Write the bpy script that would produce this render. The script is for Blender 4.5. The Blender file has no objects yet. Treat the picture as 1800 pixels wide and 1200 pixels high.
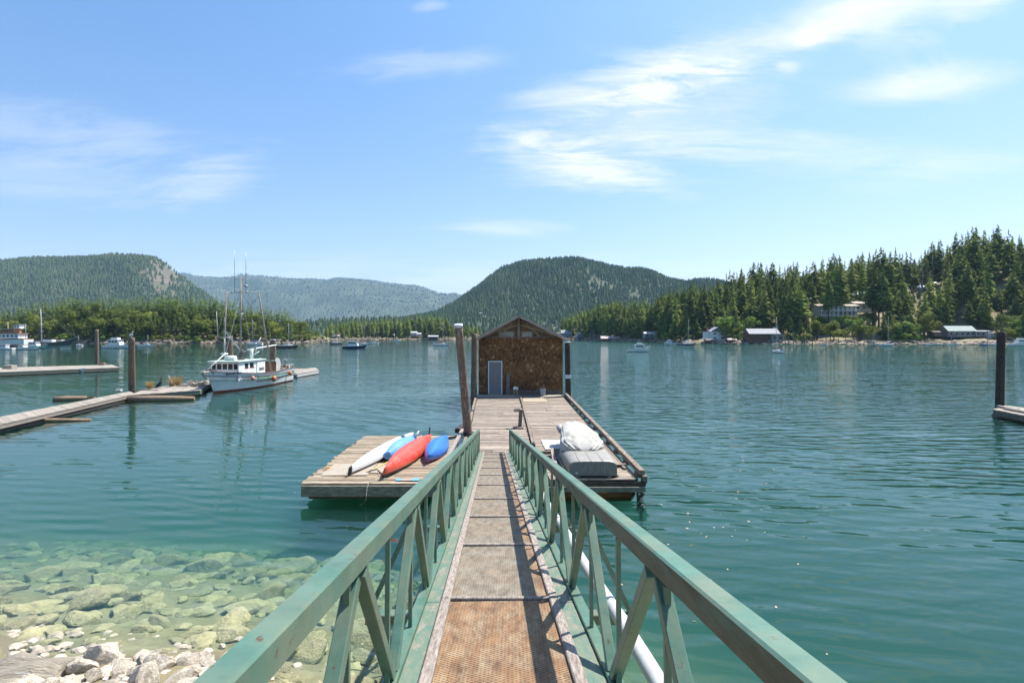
import bpy, bmesh, math, random
import numpy as np
from mathutils import Vector, Matrix, Euler, noise as mnoise

SC = bpy.context.scene
COL = SC.collection
rad = math.radians
random.seed(7)

# ------------------------------------------------------------------ camera, light, exposure
ZC = 4.65                      # eye height above the water
HY = 590                       # row of the horizon in the 1800 x 1200 photograph
cam_d = bpy.data.cameras.new('camera')
cam = bpy.data.objects.new('camera', cam_d)
COL.objects.link(cam)
cam.location = (0, 0, ZC)
cam.rotation_euler = (rad(90), 0, 0)
cam_d.sensor_width = 36
cam_d.lens = 20
cam_d.shift_y = -10 / 1800
cam_d.clip_start = 0.05
cam_d.clip_end = 40000
SC.camera = cam

SUN_EL, SUN_AZ = 60.0, 50.0    # azimuth clockwise from straight ahead
sd = Vector((math.sin(rad(SUN_AZ)) * math.cos(rad(SUN_EL)), math.cos(rad(SUN_AZ)) * math.cos(rad(SUN_EL)), math.sin(rad(SUN_EL))))
sun_d = bpy.data.lights.new('sun', 'SUN')
sun_d.energy = 5.0
sun_d.angle = rad(0.53)
sun_d.color = (1.0, 0.955, 0.88)
sun = bpy.data.objects.new('sun', sun_d)
COL.objects.link(sun)
sun.rotation_euler = sd.to_track_quat('Z', 'Y').to_euler()

world = bpy.data.worlds.new('World')
SC.world = world
world.use_nodes = True
def build_world():
    nt = world.node_tree
    N, Lk = nt.nodes, nt.links
    N.clear()
    out = N.new('ShaderNodeOutputWorld')
    bg = N.new('ShaderNodeBackground')
    sky = N.new('ShaderNodeTexSky')
    sky.sky_type = 'NISHITA'
    sky.sun_disc = False
    sky.sun_elevation = rad(SUN_EL)
    sky.sun_rotation = rad(SUN_AZ)
    sky.air_density = 1.0
    sky.dust_density = 1.2
    sky.ozone_density = 0.7
    geo = N.new('ShaderNodeTexCoord')
    sep = N.new('ShaderNodeSeparateXYZ')
    Lk.new(geo.outputs['Generated'], sep.inputs[0])
    def math_(op, a, b=None, clamp=False):
        m = N.new('ShaderNodeMath'); m.operation = op; m.use_clamp = clamp
        for i, v in enumerate((a, b)):
            if v is None: continue
            if isinstance(v, (int, float)): m.inputs[i].default_value = v
            else: Lk.new(v, m.inputs[i])
        return m.outputs[0]
    zz = math_('ADD', math_('MAXIMUM', sep.outputs[2], 0.0), 0.12)
    u = math_('DIVIDE', sep.outputs[0], zz)
    v = math_('DIVIDE', sep.outputs[1], zz)
    cmb = N.new('ShaderNodeCombineXYZ')
    Lk.new(u, cmb.inputs[0]); Lk.new(v, cmb.inputs[1])
    def nz(scale, rot, sc, det, rough, dist, lo, hi, off=(0, 0, 0)):
        mp = N.new('ShaderNodeMapping'); mp.inputs['Rotation'].default_value = (0, 0, rad(rot)); mp.inputs['Scale'].default_value = sc
        mp.inputs['Location'].default_value = off
        Lk.new(cmb.outputs[0], mp.inputs[0])
        t = N.new('ShaderNodeTexNoise'); t.inputs['Scale'].default_value = scale; t.inputs['Detail'].default_value = det
        t.inputs['Roughness'].default_value = rough; t.inputs['Distortion'].default_value = dist
        Lk.new(mp.outputs[0], t.inputs['Vector'])
        r = N.new('ShaderNodeMapRange'); r.inputs[1].default_value = lo; r.inputs[2].default_value = hi
        Lk.new(t.outputs[0], r.inputs[0])
        return r.outputs[0]
    fine = nz(2.3, 24, (0.6, 1.6, 1), 10, 0.66, 1.3, 0.0, 1.0, (3.1, 1.7, 0))
    fine2 = nz(8.5, 30, (0.55, 1.5, 1), 6, 0.7, 0.8, 0.0, 1.0, (5.1, 2.7, 0))
    fine = math_('ADD', math_('MULTIPLY', fine, 0.62), math_('MULTIPLY', fine2, 0.38))
    soft = nz(1.3, -12, (0.7, 1.5, 1), 9, 0.62, 0.8, 0.0, 1.0, (7.3, 2.2, 0))
    puff = nz(2.6, 30, (0.7, 1.3, 1), 10, 0.6, 0.5, 0.0, 1.0, (1.3, 5.2, 0))
    def mask(px, py, sx, sy, tilt=0):
        # a patch of sky round one direction, wide sx and high sy (in tangents)
        yy = math_('MAXIMUM', sep.outputs[1], 0.05)
        a = math_('SUBTRACT', math_('DIVIDE', sep.outputs[0], yy), (px - 900) / 1000)
        b = math_('SUBTRACT', math_('DIVIDE', sep.outputs[2], yy), (HY - py) / 1000)
        c, s = math.cos(rad(tilt)), math.sin(rad(tilt))
        a2 = math_('ADD', math_('MULTIPLY', a, c), math_('MULTIPLY', b, s))
        b2 = math_('SUBTRACT', math_('MULTIPLY', b, c), math_('MULTIPLY', a, s))
        a2 = math_('DIVIDE', a2, sx); b2 = math_('DIVIDE', b2, sy)
        d = math_('ADD', math_('MULTIPLY', a2, a2), math_('MULTIPLY', b2, b2))
        return math_('MULTIPLY', math_('EXPONENT', math_('MULTIPLY', d, -1.0)), math_('GREATER_THAN', sep.outputs[1], 0.06))
    tot = None
    for (px, py, sx, sy, tilt, w, n) in (
            (1150, 200, 0.26, 0.12, 8, 0.46, fine), (985, 172, 0.13, 0.022, 2, 0.5, soft), (1080, 300, .14, .03, -14, .6, fine), (1180, 155, .16, .03, 14, .6, fine2),
            (1230, 100, 0.20, 0.04, 10, 0.8, fine), (1340, 262, 0.36, 0.04, -3, 0.5, fine),
            (990, 285, 0.14, 0.05, -14, 0.6, fine), (1620, 5, 0.24, 0.075, 6, 1.1, puff), (1650, 140, 0.17, 0.038, 11, 0.75, puff), (1420, 70, .08, .03, 10, .8, puff),
            (1420, 70, 0.035, 0.02, 20, 0.8, puff), (1385, 118, 0.03, 0.016, 0, 0.6, puff),
            (740, 112, 0.18, 0.028, 5, 0.32, fine), (760, 10, 0.05, 0.015, 5, 0.5, puff), (100, 225, 0.34, 0.05, -8, 0.30, fine), (60, 310, 0.30, 0.05, -4, 0.26, fine),
            (360, 320, 0.12, 0.05, 20, 0.35, fine), (900, 400, 0.12, 0.018, 0, 0.4, soft), (1660, 300, 0.2, 0.03, 10, 0.25, fine),
            (900, 560, 2.2, 0.10, 0, 0.45, soft)):
        mk = mask(px, py, sx, sy, tilt)
        e = math_('ADD', n, math_('MULTIPLY', mk, 0.32))
        e = math_('MULTIPLY', math_('SUBTRACT', e, 0.565), 2.9, True)
        m = math_('MULTIPLY', math_('MULTIPLY', math_('MINIMUM', math_('MULTIPLY', mk, 1.4), 1.0), e), w)
        tot = m if tot is None else math_('ADD', tot, m)
    tot = math_('MINIMUM', tot, 0.85)
    mix = N.new('ShaderNodeMix'); mix.data_type = 'RGBA'
    hs = N.new('ShaderNodeHueSaturation'); hs.inputs['Saturation'].default_value = SKY_SAT; hs.inputs['Value'].default_value = 1.0
    Lk.new(sky.outputs[0], hs.inputs['Color'])
    tn = N.new('ShaderNodeMix'); tn.data_type = 'RGBA'; tn.blend_type = 'MULTIPLY'; tn.inputs[0].default_value = 1.0
    tm = N.new('ShaderNodeMapRange'); tm.inputs[1].default_value = 0.0; tm.inputs[2].default_value = 0.55; Lk.new(sep.outputs[2], tm.inputs[0])
    tg = N.new('ShaderNodeMix'); tg.data_type = 'RGBA'; tg.inputs[6].default_value = SKY_LOW; tg.inputs[7].default_value = SKY_HIGH; Lk.new(tm.outputs[0], tg.inputs[0])
    Lk.new(hs.outputs[0], tn.inputs[6]); Lk.new(tg.outputs[2], tn.inputs[7])
    Lk.new(tot, mix.inputs[0]); Lk.new(tn.outputs[2], mix.inputs[6]); mix.inputs[7].default_value = CLOUD
    Lk.new(mix.outputs[2], bg.inputs[0])
    bg.inputs[1].default_value = SKY_STRENGTH
    Lk.new(bg.outputs[0], out.inputs[0])
SKY_STRENGTH, SKY_SAT, SKY_LOW, SKY_HIGH = 0.112, 1.12, (0.95, 0.885, 0.97, 1), (0.80, 1.04, 1.16, 1)
CLOUD = (6.1, 6.2, 6.3, 1)
build_world()

vs = SC.view_settings
vs.view_transform = 'Standard'
vs.look = 'None'
vs.exposure = 0.74
vs.gamma = 1
vs.use_curve_mapping = False
cy = SC.cycles
cy.use_denoising = True
cy.max_bounces = 8
cy.diffuse_bounces = 2
cy.glossy_bounces = 3
cy.transmission_bounces = 4
cy.transparent_max_bounces = 10
cy.volume_bounces = 1
cy.caustics_reflective = False
cy.caustics_refractive = False
cy.sample_clamp_indirect = 4
cy.use_light_tree = False
HAZE, HAZE_COL = 0.00005, (0.42, 0.68, 1.0, 1)

# ------------------------------------------------------------------ helpers
def px(x, y, z=0.0):
    """point at height z seen at pixel (x, y) of the photograph"""
    Y = 1000 * (ZC - z) / (y - HY)
    return Vector(((x - 900) / 1000 * Y, Y, z))
def pd(x, y, Y):
    """point at depth Y seen at pixel (x, y)"""
    return Vector(((x - 900) / 1000 * Y, Y, ZC - (y - HY) / 1000 * Y))

def tag(o, label=None, cat=None, group=None, kind=None):
    if label: o['label'] = label
    if cat: o['category'] = cat
    if group: o['group'] = group
    if kind: o['kind'] = kind
    return o
def empty(name, loc=(0, 0, 0), rz=0, label=None, cat=None, group=None):
    o = bpy.data.objects.new(name, None)
    o.empty_display_size = 0.3
    COL.objects.link(o)
    o.location = loc
    o.rotation_euler = (0, 0, rz)
    return tag(o, label, cat, group)
KIDS = {}
def link(name, me, parent=None, loc=None):
    o = bpy.data.objects.new(name, me)
    COL.objects.link(o)
    if parent is not None:
        o.parent = parent
        KIDS.setdefault(parent.name, []).append(o)
    if loc is not None: o.location = loc
    return o
def dup(root, loc=None, rz=None, label=None, parent=None):
    r = root.copy(); COL.objects.link(r)
    if parent is not None: r.parent = parent
    if loc is not None: r.location = loc
    if rz is not None: r.rotation_euler = (0, 0, rz)
    if label: r['label'] = label
    for ch in list(KIDS.get(root.name, [])):
        c = dup(ch, parent=r)
        KIDS.setdefault(r.name, []).append(c)
    return r

class MB:
    """collects boxes, beams, tubes and lofts and links them as ONE mesh object"""
    def __init__(s): s.v = []; s.f = []; s.m = []; s.sm = []
    def add(s, vs_, fs, m=0, smooth=False):
        b = len(s.v)
        s.v.extend([tuple(p) for p in vs_])
        for f in fs:
            s.f.append([b + i for i in f]); s.m.append(m); s.sm.append(smooth)
        return s
    def box(s, c, d, m=0, rz=0.0, mat=None):
        x, y, z = d[0] / 2, d[1] / 2, d[2] / 2
        P = [Vector((i * x, j * y, k * z)) for i in (-1, 1) for j in (-1, 1) for k in (-1, 1)]
        R = mat if mat is not None else Matrix.Rotation(rz, 3, 'Z')
        P = [R @ p + Vector(c) for p in P]
        return s.add(P, [(0, 1, 3, 2), (4, 6, 7, 5), (0, 4, 5, 1), (2, 3, 7, 6), (0, 2, 6, 4), (1, 5, 7, 3)], m)
    def beam(s, a, b, w, h, m=0, up=(0, 0, 1)):
        a, b = Vector(a), Vector(b)
        d = (b - a); L = d.length
        if L < 1e-6: return s
        d = d / L
        up = Vector(up)
        if abs(d.dot(up)) > 0.98: up = Vector((1, 0, 0)) if abs(d.x) < 0.9 else Vector((0, 1, 0))
        sx = d.cross(up).normalized(); uz = sx.cross(d).normalized()
        R = Matrix((sx, d, uz)).transposed()
        return s.box((a + b) / 2, (w, L, h), m, mat=R)
    def tube(s, a, b, r0, r1=None, n=8, m=0, cap=True, smooth=True):
        a, b = Vector(a), Vector(b)
        r1 = r0 if r1 is None else r1
        d = (b - a).normalized()
        up = Vector((0, 0, 1)) if abs(d.z) < 0.9 else Vector((1, 0, 0))
        sx = d.cross(up).normalized(); uz = sx.cross(d).normalized()
        P = []
        for (c, r) in ((a, r0), (b, r1)):
            for i in range(n):
                t = 2 * math.pi * i / n
                P.append(c + sx * math.cos(t) * r + uz * math.sin(t) * r)
        s.add(P, [(i, n + i, n + (i + 1) % n, (i + 1) % n) for i in range(n)], m, smooth)
        if cap:
            b0 = len(s.v) - 2 * n
            s.f.append([b0 + i for i in range(n)]); s.m.append(m); s.sm.append(False)
            s.f.append([b0 + 2 * n - 1 - i for i in range(n)]); s.m.append(m); s.sm.append(False)
        return s
    def path(s, pts, r, n=6, m=0):
        """a bent tube through pts; r a number or a list"""
        pts = [Vector(p) for p in pts]
        rr = r if isinstance(r, (list, tuple)) else [r] * len(pts)
        rings = []
        for i, p in enumerate(pts):
            d = (pts[min(i + 1, len(pts) - 1)] - pts[max(i - 1, 0)]).normalized()
            up = Vector((0, 0, 1)) if abs(d.z) < 0.92 else Vector((1, 0, 0))
            sx = d.cross(up).normalized(); uz = sx.cross(d).normalized()
            rings.append([p + sx * math.cos(2 * math.pi * k / n) * rr[i] + uz * math.sin(2 * math.pi * k / n) * rr[i] for k in range(n)])
        return s.loft(rings, m, True, True, True)
    def loft(s, rings, m=0, closed=True, caps=False, smooth=False):
        n = len(rings[0]); P = [p for r in rings for p in r]
        F = []
        for i in range(len(rings) - 1):
            for k in range(n if closed else n - 1):
                a = i * n + k; b = i * n + (k + 1) % n
                F.append((a, b, b + n, a + n))
        s.add(P, F, m, smooth)
        if caps:
            b0 = len(s.v) - len(P)
            s.f.append([b0 + n - 1 - k for k in range(n)]); s.m.append(m); s.sm.append(False)
            s.f.append([b0 + (len(rings) - 1) * n + k for k in range(n)]); s.m.append(m); s.sm.append(False)
        return s
    def mesh(s, name, mats):
        me = bpy.data.meshes.new(name)
        me.from_pydata(s.v, [], s.f)
        if not isinstance(mats, (list, tuple)): mats = [mats]
        for mt in mats: me.materials.append(mt)
        me.polygons.foreach_set('material_index', s.m)
        me.polygons.foreach_set('use_smooth', s.sm)
        me.update()
        bm = bmesh.new(); bm.from_mesh(me)
        bmesh.ops.recalc_face_normals(bm, faces=bm.faces)
        bm.to_mesh(me); bm.free()
        return me
    def build(s, name, mats, parent=None, bevel=0):
        me = s.mesh(name, mats)
        o = link(name, me, parent)
        if bevel:
            b = o.modifiers.new('bevel', 'BEVEL'); b.width = bevel; b.segments = 1; b.limit_method = 'ANGLE'
        return o

def fast_mesh(name, V, F, mat, smooth=False):
    """V (n,3), F (m,3) numpy"""
    me = bpy.data.meshes.new(name)
    me.vertices.add(len(V)); me.vertices.foreach_set('co', np.asarray(V, dtype=np.float32).ravel())
    m = len(F)
    me.loops.add(m * 3); me.loops.foreach_set('vertex_index', np.asarray(F, dtype=np.int32).ravel())
    me.polygons.add(m)
    me.polygons.foreach_set('loop_start', np.arange(0, m * 3, 3, dtype=np.int32))
    me.polygons.foreach_set('loop_total', np.full(m, 3, dtype=np.int32))
    me.polygons.foreach_set('use_smooth', np.full(m, smooth, dtype=bool))
    me.materials.append(mat)
    me.update(calc_edges=True)
    me.validate()
    return me

# ------------------------------------------------------------------ materials
MATS = {}
def mat(name, c1, c2=None, scale=5.0, rough=0.7, stretch=(1, 1, 1), detail=6, bump=0.0, bscale=None, metal=0.0, rnd=0.0,
        c3=None, s3=1.5, lo3=0.55, hi3=0.7, c4=None, s4=9.0, lo4=0.62, hi4=0.66, st4=(1, 1, 1), coat=0.0, lo=0.35, hi=0.65, spec=0.5, bdist=0.02, transl=0.0):
    """Principled with a two colour noise, an optional third colour in patches, relief, and a per-object tone"""
    if name in MATS: return MATS[name]
    m = bpy.data.materials.new(name); m.use_nodes = True
    nt = m.node_tree; N, Lk = nt.nodes, nt.links
    p = N['Principled BSDF']
    p.inputs['Roughness'].default_value = rough
    p.inputs['Metallic'].default_value = metal
    p.inputs['Specular IOR Level'].default_value = spec
    p.inputs['Coat Weight'].default_value = coat
    tc = N.new('ShaderNodeTexCoord')
    mp = N.new('ShaderNodeMapping'); mp.inputs['Scale'].default_value = stretch
    Lk.new(tc.outputs['Object'], mp.inputs[0])
    oi = N.new('ShaderNodeObjectInfo')
    vec = mp.outputs[0]
    if rnd:
        ad = N.new('ShaderNodeVectorMath'); ad.operation = 'ADD'
        sc_ = N.new('ShaderNodeMath'); sc_.operation = 'MULTIPLY'; sc_.inputs[1].default_value = 57.0
        Lk.new(oi.outputs['Random'], sc_.inputs[0])
        Lk.new(mp.outputs[0], ad.inputs[0]); Lk.new(sc_.outputs[0], ad.inputs[1])
        vec = ad.outputs[0]
    col = None
    if c2 is not None:
        t = N.new('ShaderNodeTexNoise'); t.inputs['Scale'].default_value = scale; t.inputs['Detail'].default_value = detail; t.inputs['Roughness'].default_value = 0.65
        Lk.new(vec, t.inputs['Vector'])
        r = N.new('ShaderNodeMapRange'); r.inputs[1].default_value = lo; r.inputs[2].default_value = hi
        Lk.new(t.outputs[0], r.inputs[0])
        mx = N.new('ShaderNodeMix'); mx.data_type = 'RGBA'
        mx.inputs[6].default_value = (*c1, 1); mx.inputs[7].default_value = (*c2, 1)
        Lk.new(r.outputs[0], mx.inputs[0]); col = mx.outputs[2]
    if c3 is not None:
        t = N.new('ShaderNodeTexNoise'); t.inputs['Scale'].default_value = s3; t.inputs['Detail'].default_value = 8; t.inputs['Roughness'].default_value = 0.7
        Lk.new(vec, t.inputs['Vector'])
        r = N.new('ShaderNodeMapRange'); r.inputs[1].default_value = lo3; r.inputs[2].default_value = hi3
        Lk.new(t.outputs[0], r.inputs[0])
        mx = N.new('ShaderNodeMix'); mx.data_type = 'RGBA'
        if col is None: mx.inputs[6].default_value = (*c1, 1)
        else: Lk.new(col, mx.inputs[6])
        mx.inputs[7].default_value = (*c3, 1)
        Lk.new(r.outputs[0], mx.inputs[0]); col = mx.outputs[2]
    if c4 is not None:
        m4 = N.new('ShaderNodeMapping'); m4.inputs['Scale'].default_value = st4; Lk.new(tc.outputs['Object'], m4.inputs[0])
        t = N.new('ShaderNodeTexNoise'); t.inputs['Scale'].default_value = s4; t.inputs['Detail'].default_value = 10; t.inputs['Roughness'].default_value = 0.75
        Lk.new(m4.outputs[0], t.inputs['Vector'])
        r = N.new('ShaderNodeMapRange'); r.inputs[1].default_value = lo4; r.inputs[2].default_value = hi4
        Lk.new(t.outputs[0], r.inputs[0])
        mx = N.new('ShaderNodeMix'); mx.data_type = 'RGBA'
        Lk.new(col, mx.inputs[6]); mx.inputs[7].default_value = (*c4, 1)
        Lk.new(r.outputs[0], mx.inputs[0]); col = mx.outputs[2]
    if rnd:
        mr = N.new('ShaderNodeMapRange'); mr.inputs[3].default_value = 1 - rnd; mr.inputs[4].default_value = 1 + rnd
        Lk.new(oi.outputs['Random'], mr.inputs[0])
        mx = N.new('ShaderNodeMix'); mx.data_type = 'RGBA'; mx.blend_type = 'MULTIPLY'; mx.inputs[0].default_value = 1
        if col is None: mx.inputs[6].default_value = (*c1, 1)
        else: Lk.new(col, mx.inputs[6])
        Lk.new(mr.outputs[0], mx.inputs[7]); col = mx.outputs[2]
    if col is None: p.inputs['Base Color'].default_value = (*c1, 1)
    else: Lk.new(col, p.inputs['Base Color'])
    if bump:
        t = N.new('ShaderNodeTexNoise'); t.inputs['Scale'].default_value = bscale or scale * 2; t.inputs['Detail'].default_value = 8; t.inputs['Roughness'].default_value = 0.65
        Lk.new(vec, t.inputs['Vector'])
        b = N.new('ShaderNodeBump'); b.inputs['Strength'].default_value = bump; b.inputs['Distance'].default_value = bdist
        Lk.new(t.outputs[0], b.inputs['Height']); Lk.new(b.outputs[0], p.inputs['Normal'])
    if transl:
        # thin leaves let some light through
        tr = N.new('ShaderNodeBsdfTranslucent'); ms = N.new('ShaderNodeMixShader'); ms.inputs[0].default_value = transl
        if col is not None: Lk.new(col, tr.inputs[0])
        Lk.new(p.outputs[0], ms.inputs[1]); Lk.new(tr.outputs[0], ms.inputs[2])
        Lk.new(ms.outputs[0], N['Material Output'].inputs[0])
    MATS[name] = m
    return m

deckwood = mat('weathered_planks', (0.13, 0.092, 0.066), (0.35, 0.285, 0.225), 3.0, 0.88, (1.2, 14, 6), bump=0.6, bscale=5, rnd=0.36, c3=(0.50, 0.44, 0.37), s3=1.3, lo3=0.52, hi3=0.72)
deckwood_f = mat('brown_planks', (0.13, 0.088, 0.052), (0.35, 0.275, 0.19), 3.0, 0.88, (1.2, 14, 6), bump=0.6, bscale=5, rnd=0.28, c3=(0.50, 0.43, 0.33), s3=1.2, lo3=0.5, hi3=0.72)
beamwood = mat('beam_wood', (0.09, 0.065, 0.048), (0.28, 0.22, 0.17), 4.0, 0.9, (6, 1.2, 6), bump=0.6, rnd=0.15, c3=(0.42, 0.38, 0.33), s3=1.2)
greybeam = mat('grey_green_beam', (0.12, 0.12, 0.09), (0.27, 0.26, 0.20), 3.0, 0.9, (1.5, 6, 6), bump=0.5, rnd=0.15)
wetwood = mat('wet_tarred_wood', (0.015, 0.012, 0.01), (0.06, 0.045, 0.03), 5, 0.5, bump=0.5)
rustwood = mat('orange_log', (0.13, 0.05, 0.018), (0.24, 0.10, 0.035), 4, 0.7, (0.6, 6, 6), bump=0.4)
pilewood = mat('piling_wood', (0.07, 0.045, 0.03), (0.25, 0.18, 0.13), 5.0, 0.9, (7, 7, 0.8), bump=0.8, bscale=7, rnd=0.15, c3=(0.36, 0.31, 0.27), s3=1.8, lo3=0.55, hi3=0.7)
darkpile = mat('dark_piling_wood', (0.018, 0.013, 0.011), (0.10, 0.07, 0.05), 7.0, 0.9, (6, 6, 0.9), bump=0.8, bscale=8, c3=(0.19, 0.16, 0.13), s3=3, lo3=0.6, hi3=0.68)
palecap = mat('pale_cap', (0.5, 0.52, 0.54), (0.7, 0.72, 0.75), 8, 0.6)
green = mat('green_paint', (0.062, 0.140, 0.098), (0.10, 0.205, 0.150), 6, 0.42, c3=(0.17, 0.195, 0.13), s3=3.5, lo3=0.42, hi3=0.70, c4=(0.12, 0.06, 0.03), s4=11, lo4=0.61, hi4=0.65, st4=(1.6, 0.7, 1.6), bump=0.18, bscale=40, bdist=0.004, rnd=0.10)
greenworn = mat('worn_green_paint', (0.08, 0.17, 0.125), (0.19, 0.20, 0.14), 7, 0.6, (3, 1, 3), c3=(0.25, 0.22, 0.175), s3=5.0, lo3=0.53, hi3=0.62, bump=0.5, bscale=25, bdist=0.006)
curb = mat('grey_curb_wood', (0.16, 0.125, 0.105), (0.38, 0.325, 0.28), 9, 0.9, (8, 1.2, 4), bump=0.4, bscale=10, bdist=0.01, rnd=0.1)
steel = mat('galvanised_steel', (0.45, 0.47, 0.48), (0.6, 0.62, 0.63), 6, 0.45, metal=0.3)
white = mat('white_paint', (0.78, 0.79, 0.78), (0.70, 0.71, 0.69), 3, 0.4)
whitepvc = mat('white_pipe', (0.58, 0.57, 0.57), (0.50, 0.48, 0.47), 7, 0.4, c3=(0.5, 0.46, 0.42), s3=6, lo3=0.6, hi3=0.75)
offwhite = mat('off_white_gelcoat', (0.80, 0.80, 0.78), (0.70, 0.70, 0.68), 2, 0.35)
cream = mat('cream_paint', (0.62, 0.57, 0.46), (0.55, 0.50, 0.40), 2, 0.5)
navy = mat('navy_paint', (0.012, 0.022, 0.06), (0.02, 0.03, 0.08), 2, 0.3)
black = mat('black_rubber', (0.012, 0.012, 0.013), (0.03, 0.03, 0.03), 6, 0.6)
darkgrey = mat('dark_grey', (0.06, 0.06, 0.065), (0.09, 0.09, 0.09), 4, 0.6)
grey = mat('grey_metal', (0.3, 0.31, 0.32), (0.38, 0.39, 0.4), 4, 0.5)
glassd = mat('dark_window_glass', (0.015, 0.02, 0.022), (0.03, 0.035, 0.04), 2, 0.06)
teal = mat('teal_stripe', (0.05, 0.36, 0.30), (0.06, 0.40, 0.33), 3, 0.4)
redoxide = mat('oxide_red_stripe', (0.22, 0.035, 0.03), (0.28, 0.06, 0.04), 3, 0.5)
boatroof = mat('pale_green_roof', (0.42, 0.55, 0.49), (0.50, 0.60, 0.54), 3, 0.6)
orange = mat('orange_buoy', (0.72, 0.20, 0.07), (0.66, 0.16, 0.06), 4, 0.4)
pink = mat('faded_pink_buoy', (0.75, 0.22, 0.20), (0.8, 0.32, 0.28), 4, 0.5)
brownpanel = mat('rusty_brown_panel', (0.10, 0.055, 0.03), (0.24, 0.14, 0.08), 8, 0.8, bump=0.4)
rustred = mat('rust_orange_paint', (0.30, 0.13, 0.07), (0.42, 0.24, 0.15), 2, 0.7)
seagreen = mat('sea_green_paint', (0.25, 0.40, 0.33), (0.35, 0.47, 0.40), 3, 0.5)
redcover = mat('red_sail_cover', (0.5, 0.05, 0.04), (0.42, 0.05, 0.04), 3, 0.7)
bluecover = mat('blue_sail_cover', (0.03, 0.09, 0.32), (0.04, 0.11, 0.36), 3, 0.7)
tealcover = mat('pale_teal_cover', (0.25, 0.5, 0.45), (0.3, 0.55, 0.5), 3, 0.7)
bluek = mat('blue_kayak_plastic', (0.025, 0.15, 0.52), (0.035, 0.19, 0.60), 4, 0.35, c3=(0.10, 0.28, 0.62), s3=2.5, lo3=0.55, hi3=0.8, bump=0.05, bscale=20)
blueo = mat('faded_blue_plastic', (0.12, 0.30, 0.62), (0.18, 0.38, 0.70), 3, 0.4, bump=0.05, bscale=20)
purple = mat('purple_plastic', (0.14, 0.06, 0.30), (0.18, 0.08, 0.34), 3, 0.5)
redk = mat('red_kayak_plastic', (0.72, 0.06, 0.035), (0.78, 0.10, 0.06), 4, 0.38, c3=(0.80, 0.19, 0.12), s3=3, lo3=0.5, hi3=0.75, bump=0.06, bscale=20)
whitek = mat('white_kayak_gelcoat', (0.74, 0.76, 0.76), (0.66, 0.67, 0.66), 3, 0.3, c3=(0.50, 0.48, 0.44), s3=6, lo3=0.66, hi3=0.78)
canvas = mat('cream_canvas', (0.40, 0.375, 0.33), (0.50, 0.475, 0.43), 3, 0.95, bump=0.4, bscale=9, c3=(0.42, 0.37, 0.30), s3=2.5, lo3=0.55, hi3=0.8, bdist=0.02)
alum = mat('dull_aluminium', (0.24, 0.225, 0.20), (0.33, 0.31, 0.28), 5, 0.55, metal=0.25, c3=(0.28, 0.25, 0.22), s3=2.5, lo3=0.52, hi3=0.75, bump=0.15, bscale=20)
alumd = mat('scuffed_aluminium', (0.17, 0.16, 0.145), (0.26, 0.245, 0.225), 5, 0.6, metal=0.2, stretch=(5, 5, 1), bump=0.15)
doorgrey = mat('grey_door_paint', (0.19, 0.19, 0.20), (0.24, 0.24, 0.25), 8, 0.6, (6, 1, 1))
rope = mat('pale_rope', (0.40, 0.35, 0.27), (0.5, 0.45, 0.36), 30, 0.9)
yrope = mat('yellow_rope', (0.65, 0.55, 0.1), None, rough=0.8)
bluetape = mat('blue_plastic_sheet', (0.08, 0.38, 0.72), (0.12, 0.45, 0.78), 9, 0.5)
sheetpale = mat('pale_sheet', (0.42, 0.42, 0.41), (0.54, 0.53, 0.52), 4, 0.6)
plyw = mat('weathered_plywood', (0.30, 0.25, 0.20), (0.40, 0.345, 0.28), 6, 0.9, (1, 3, 1), bump=0.3)
plyw2 = mat('tan_plywood', (0.32, 0.25, 0.17), (0.40, 0.33, 0.24), 6, 0.9, (1, 3, 1), bump=0.3)
roofgrey = mat('grey_metal_roof', (0.22, 0.23, 0.25), (0.33, 0.34, 0.36), 1.2, 0.75, (4, 0.6, 1))
roofwhite = mat('white_metal_roof', (0.50, 0.49, 0.48), (0.42, 0.41, 0.40), 0.8, 0.5)
roofpink = mat('faded_pink_roof', (0.46, 0.36, 0.35), (0.38, 0.30, 0.29), 0.8, 0.6)
roofbrown = mat('brown_shingle_roof', (0.14, 0.11, 0.09), (0.24, 0.19, 0.16), 2, 0.9)
rooftan = mat('tan_shingle_roof', (0.40, 0.34, 0.28), (0.48, 0.41, 0.34), 2, 0.9)
roofgreen = mat('mossy_green_roof', (0.30, 0.36, 0.32), (0.40, 0.44, 0.40), 2, 0.8)
barnred = mat('barn_red_boards', (0.10, 0.055, 0.04), (0.17, 0.085, 0.06), 3, 0.9, (5, 5, 0.6))
greyboards = mat('grey_boards', (0.17, 0.17, 0.17), (0.27, 0.27, 0.26), 3, 0.9, (5, 5, 0.6))
bluewall = mat('blue_grey_boards', (0.16, 0.20, 0.26), (0.2, 0.25, 0.32), 3, 0.8)
stucco = mat('beige_stucco', (0.46, 0.43, 0.37), (0.52, 0.49, 0.43), 2, 0.9)
greenhouse = mat('sage_wall', (0.20, 0.26, 0.22), (0.24, 0.30, 0.26), 2, 0.8)
drygrass = mat('dry_straw_grass', (0.42, 0.29, 0.12), (0.58, 0.43, 0.20), 8, 0.9, transl=0.3)
driftwood = mat('driftwood', (0.22, 0.185, 0.15), (0.42, 0.37, 0.31), 4, 0.9, (2, 6, 6), bump=0.5, rnd=0.1)
floatlog = mat('brown_floating_log', (0.16, 0.095, 0.055), (0.38, 0.27, 0.18), 4, 0.85, (0.8, 6, 6), bump=0.8)
rockdry = mat('barnacled_pale_rock', (0.33, 0.27, 0.20), (0.58, 0.50, 0.40), 3.2, 0.95, bump=1.0, bscale=11, rnd=0.14, c3=(0.74, 0.69, 0.61), s3=7, lo3=0.52, hi3=0.64, bdist=0.025)
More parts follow.
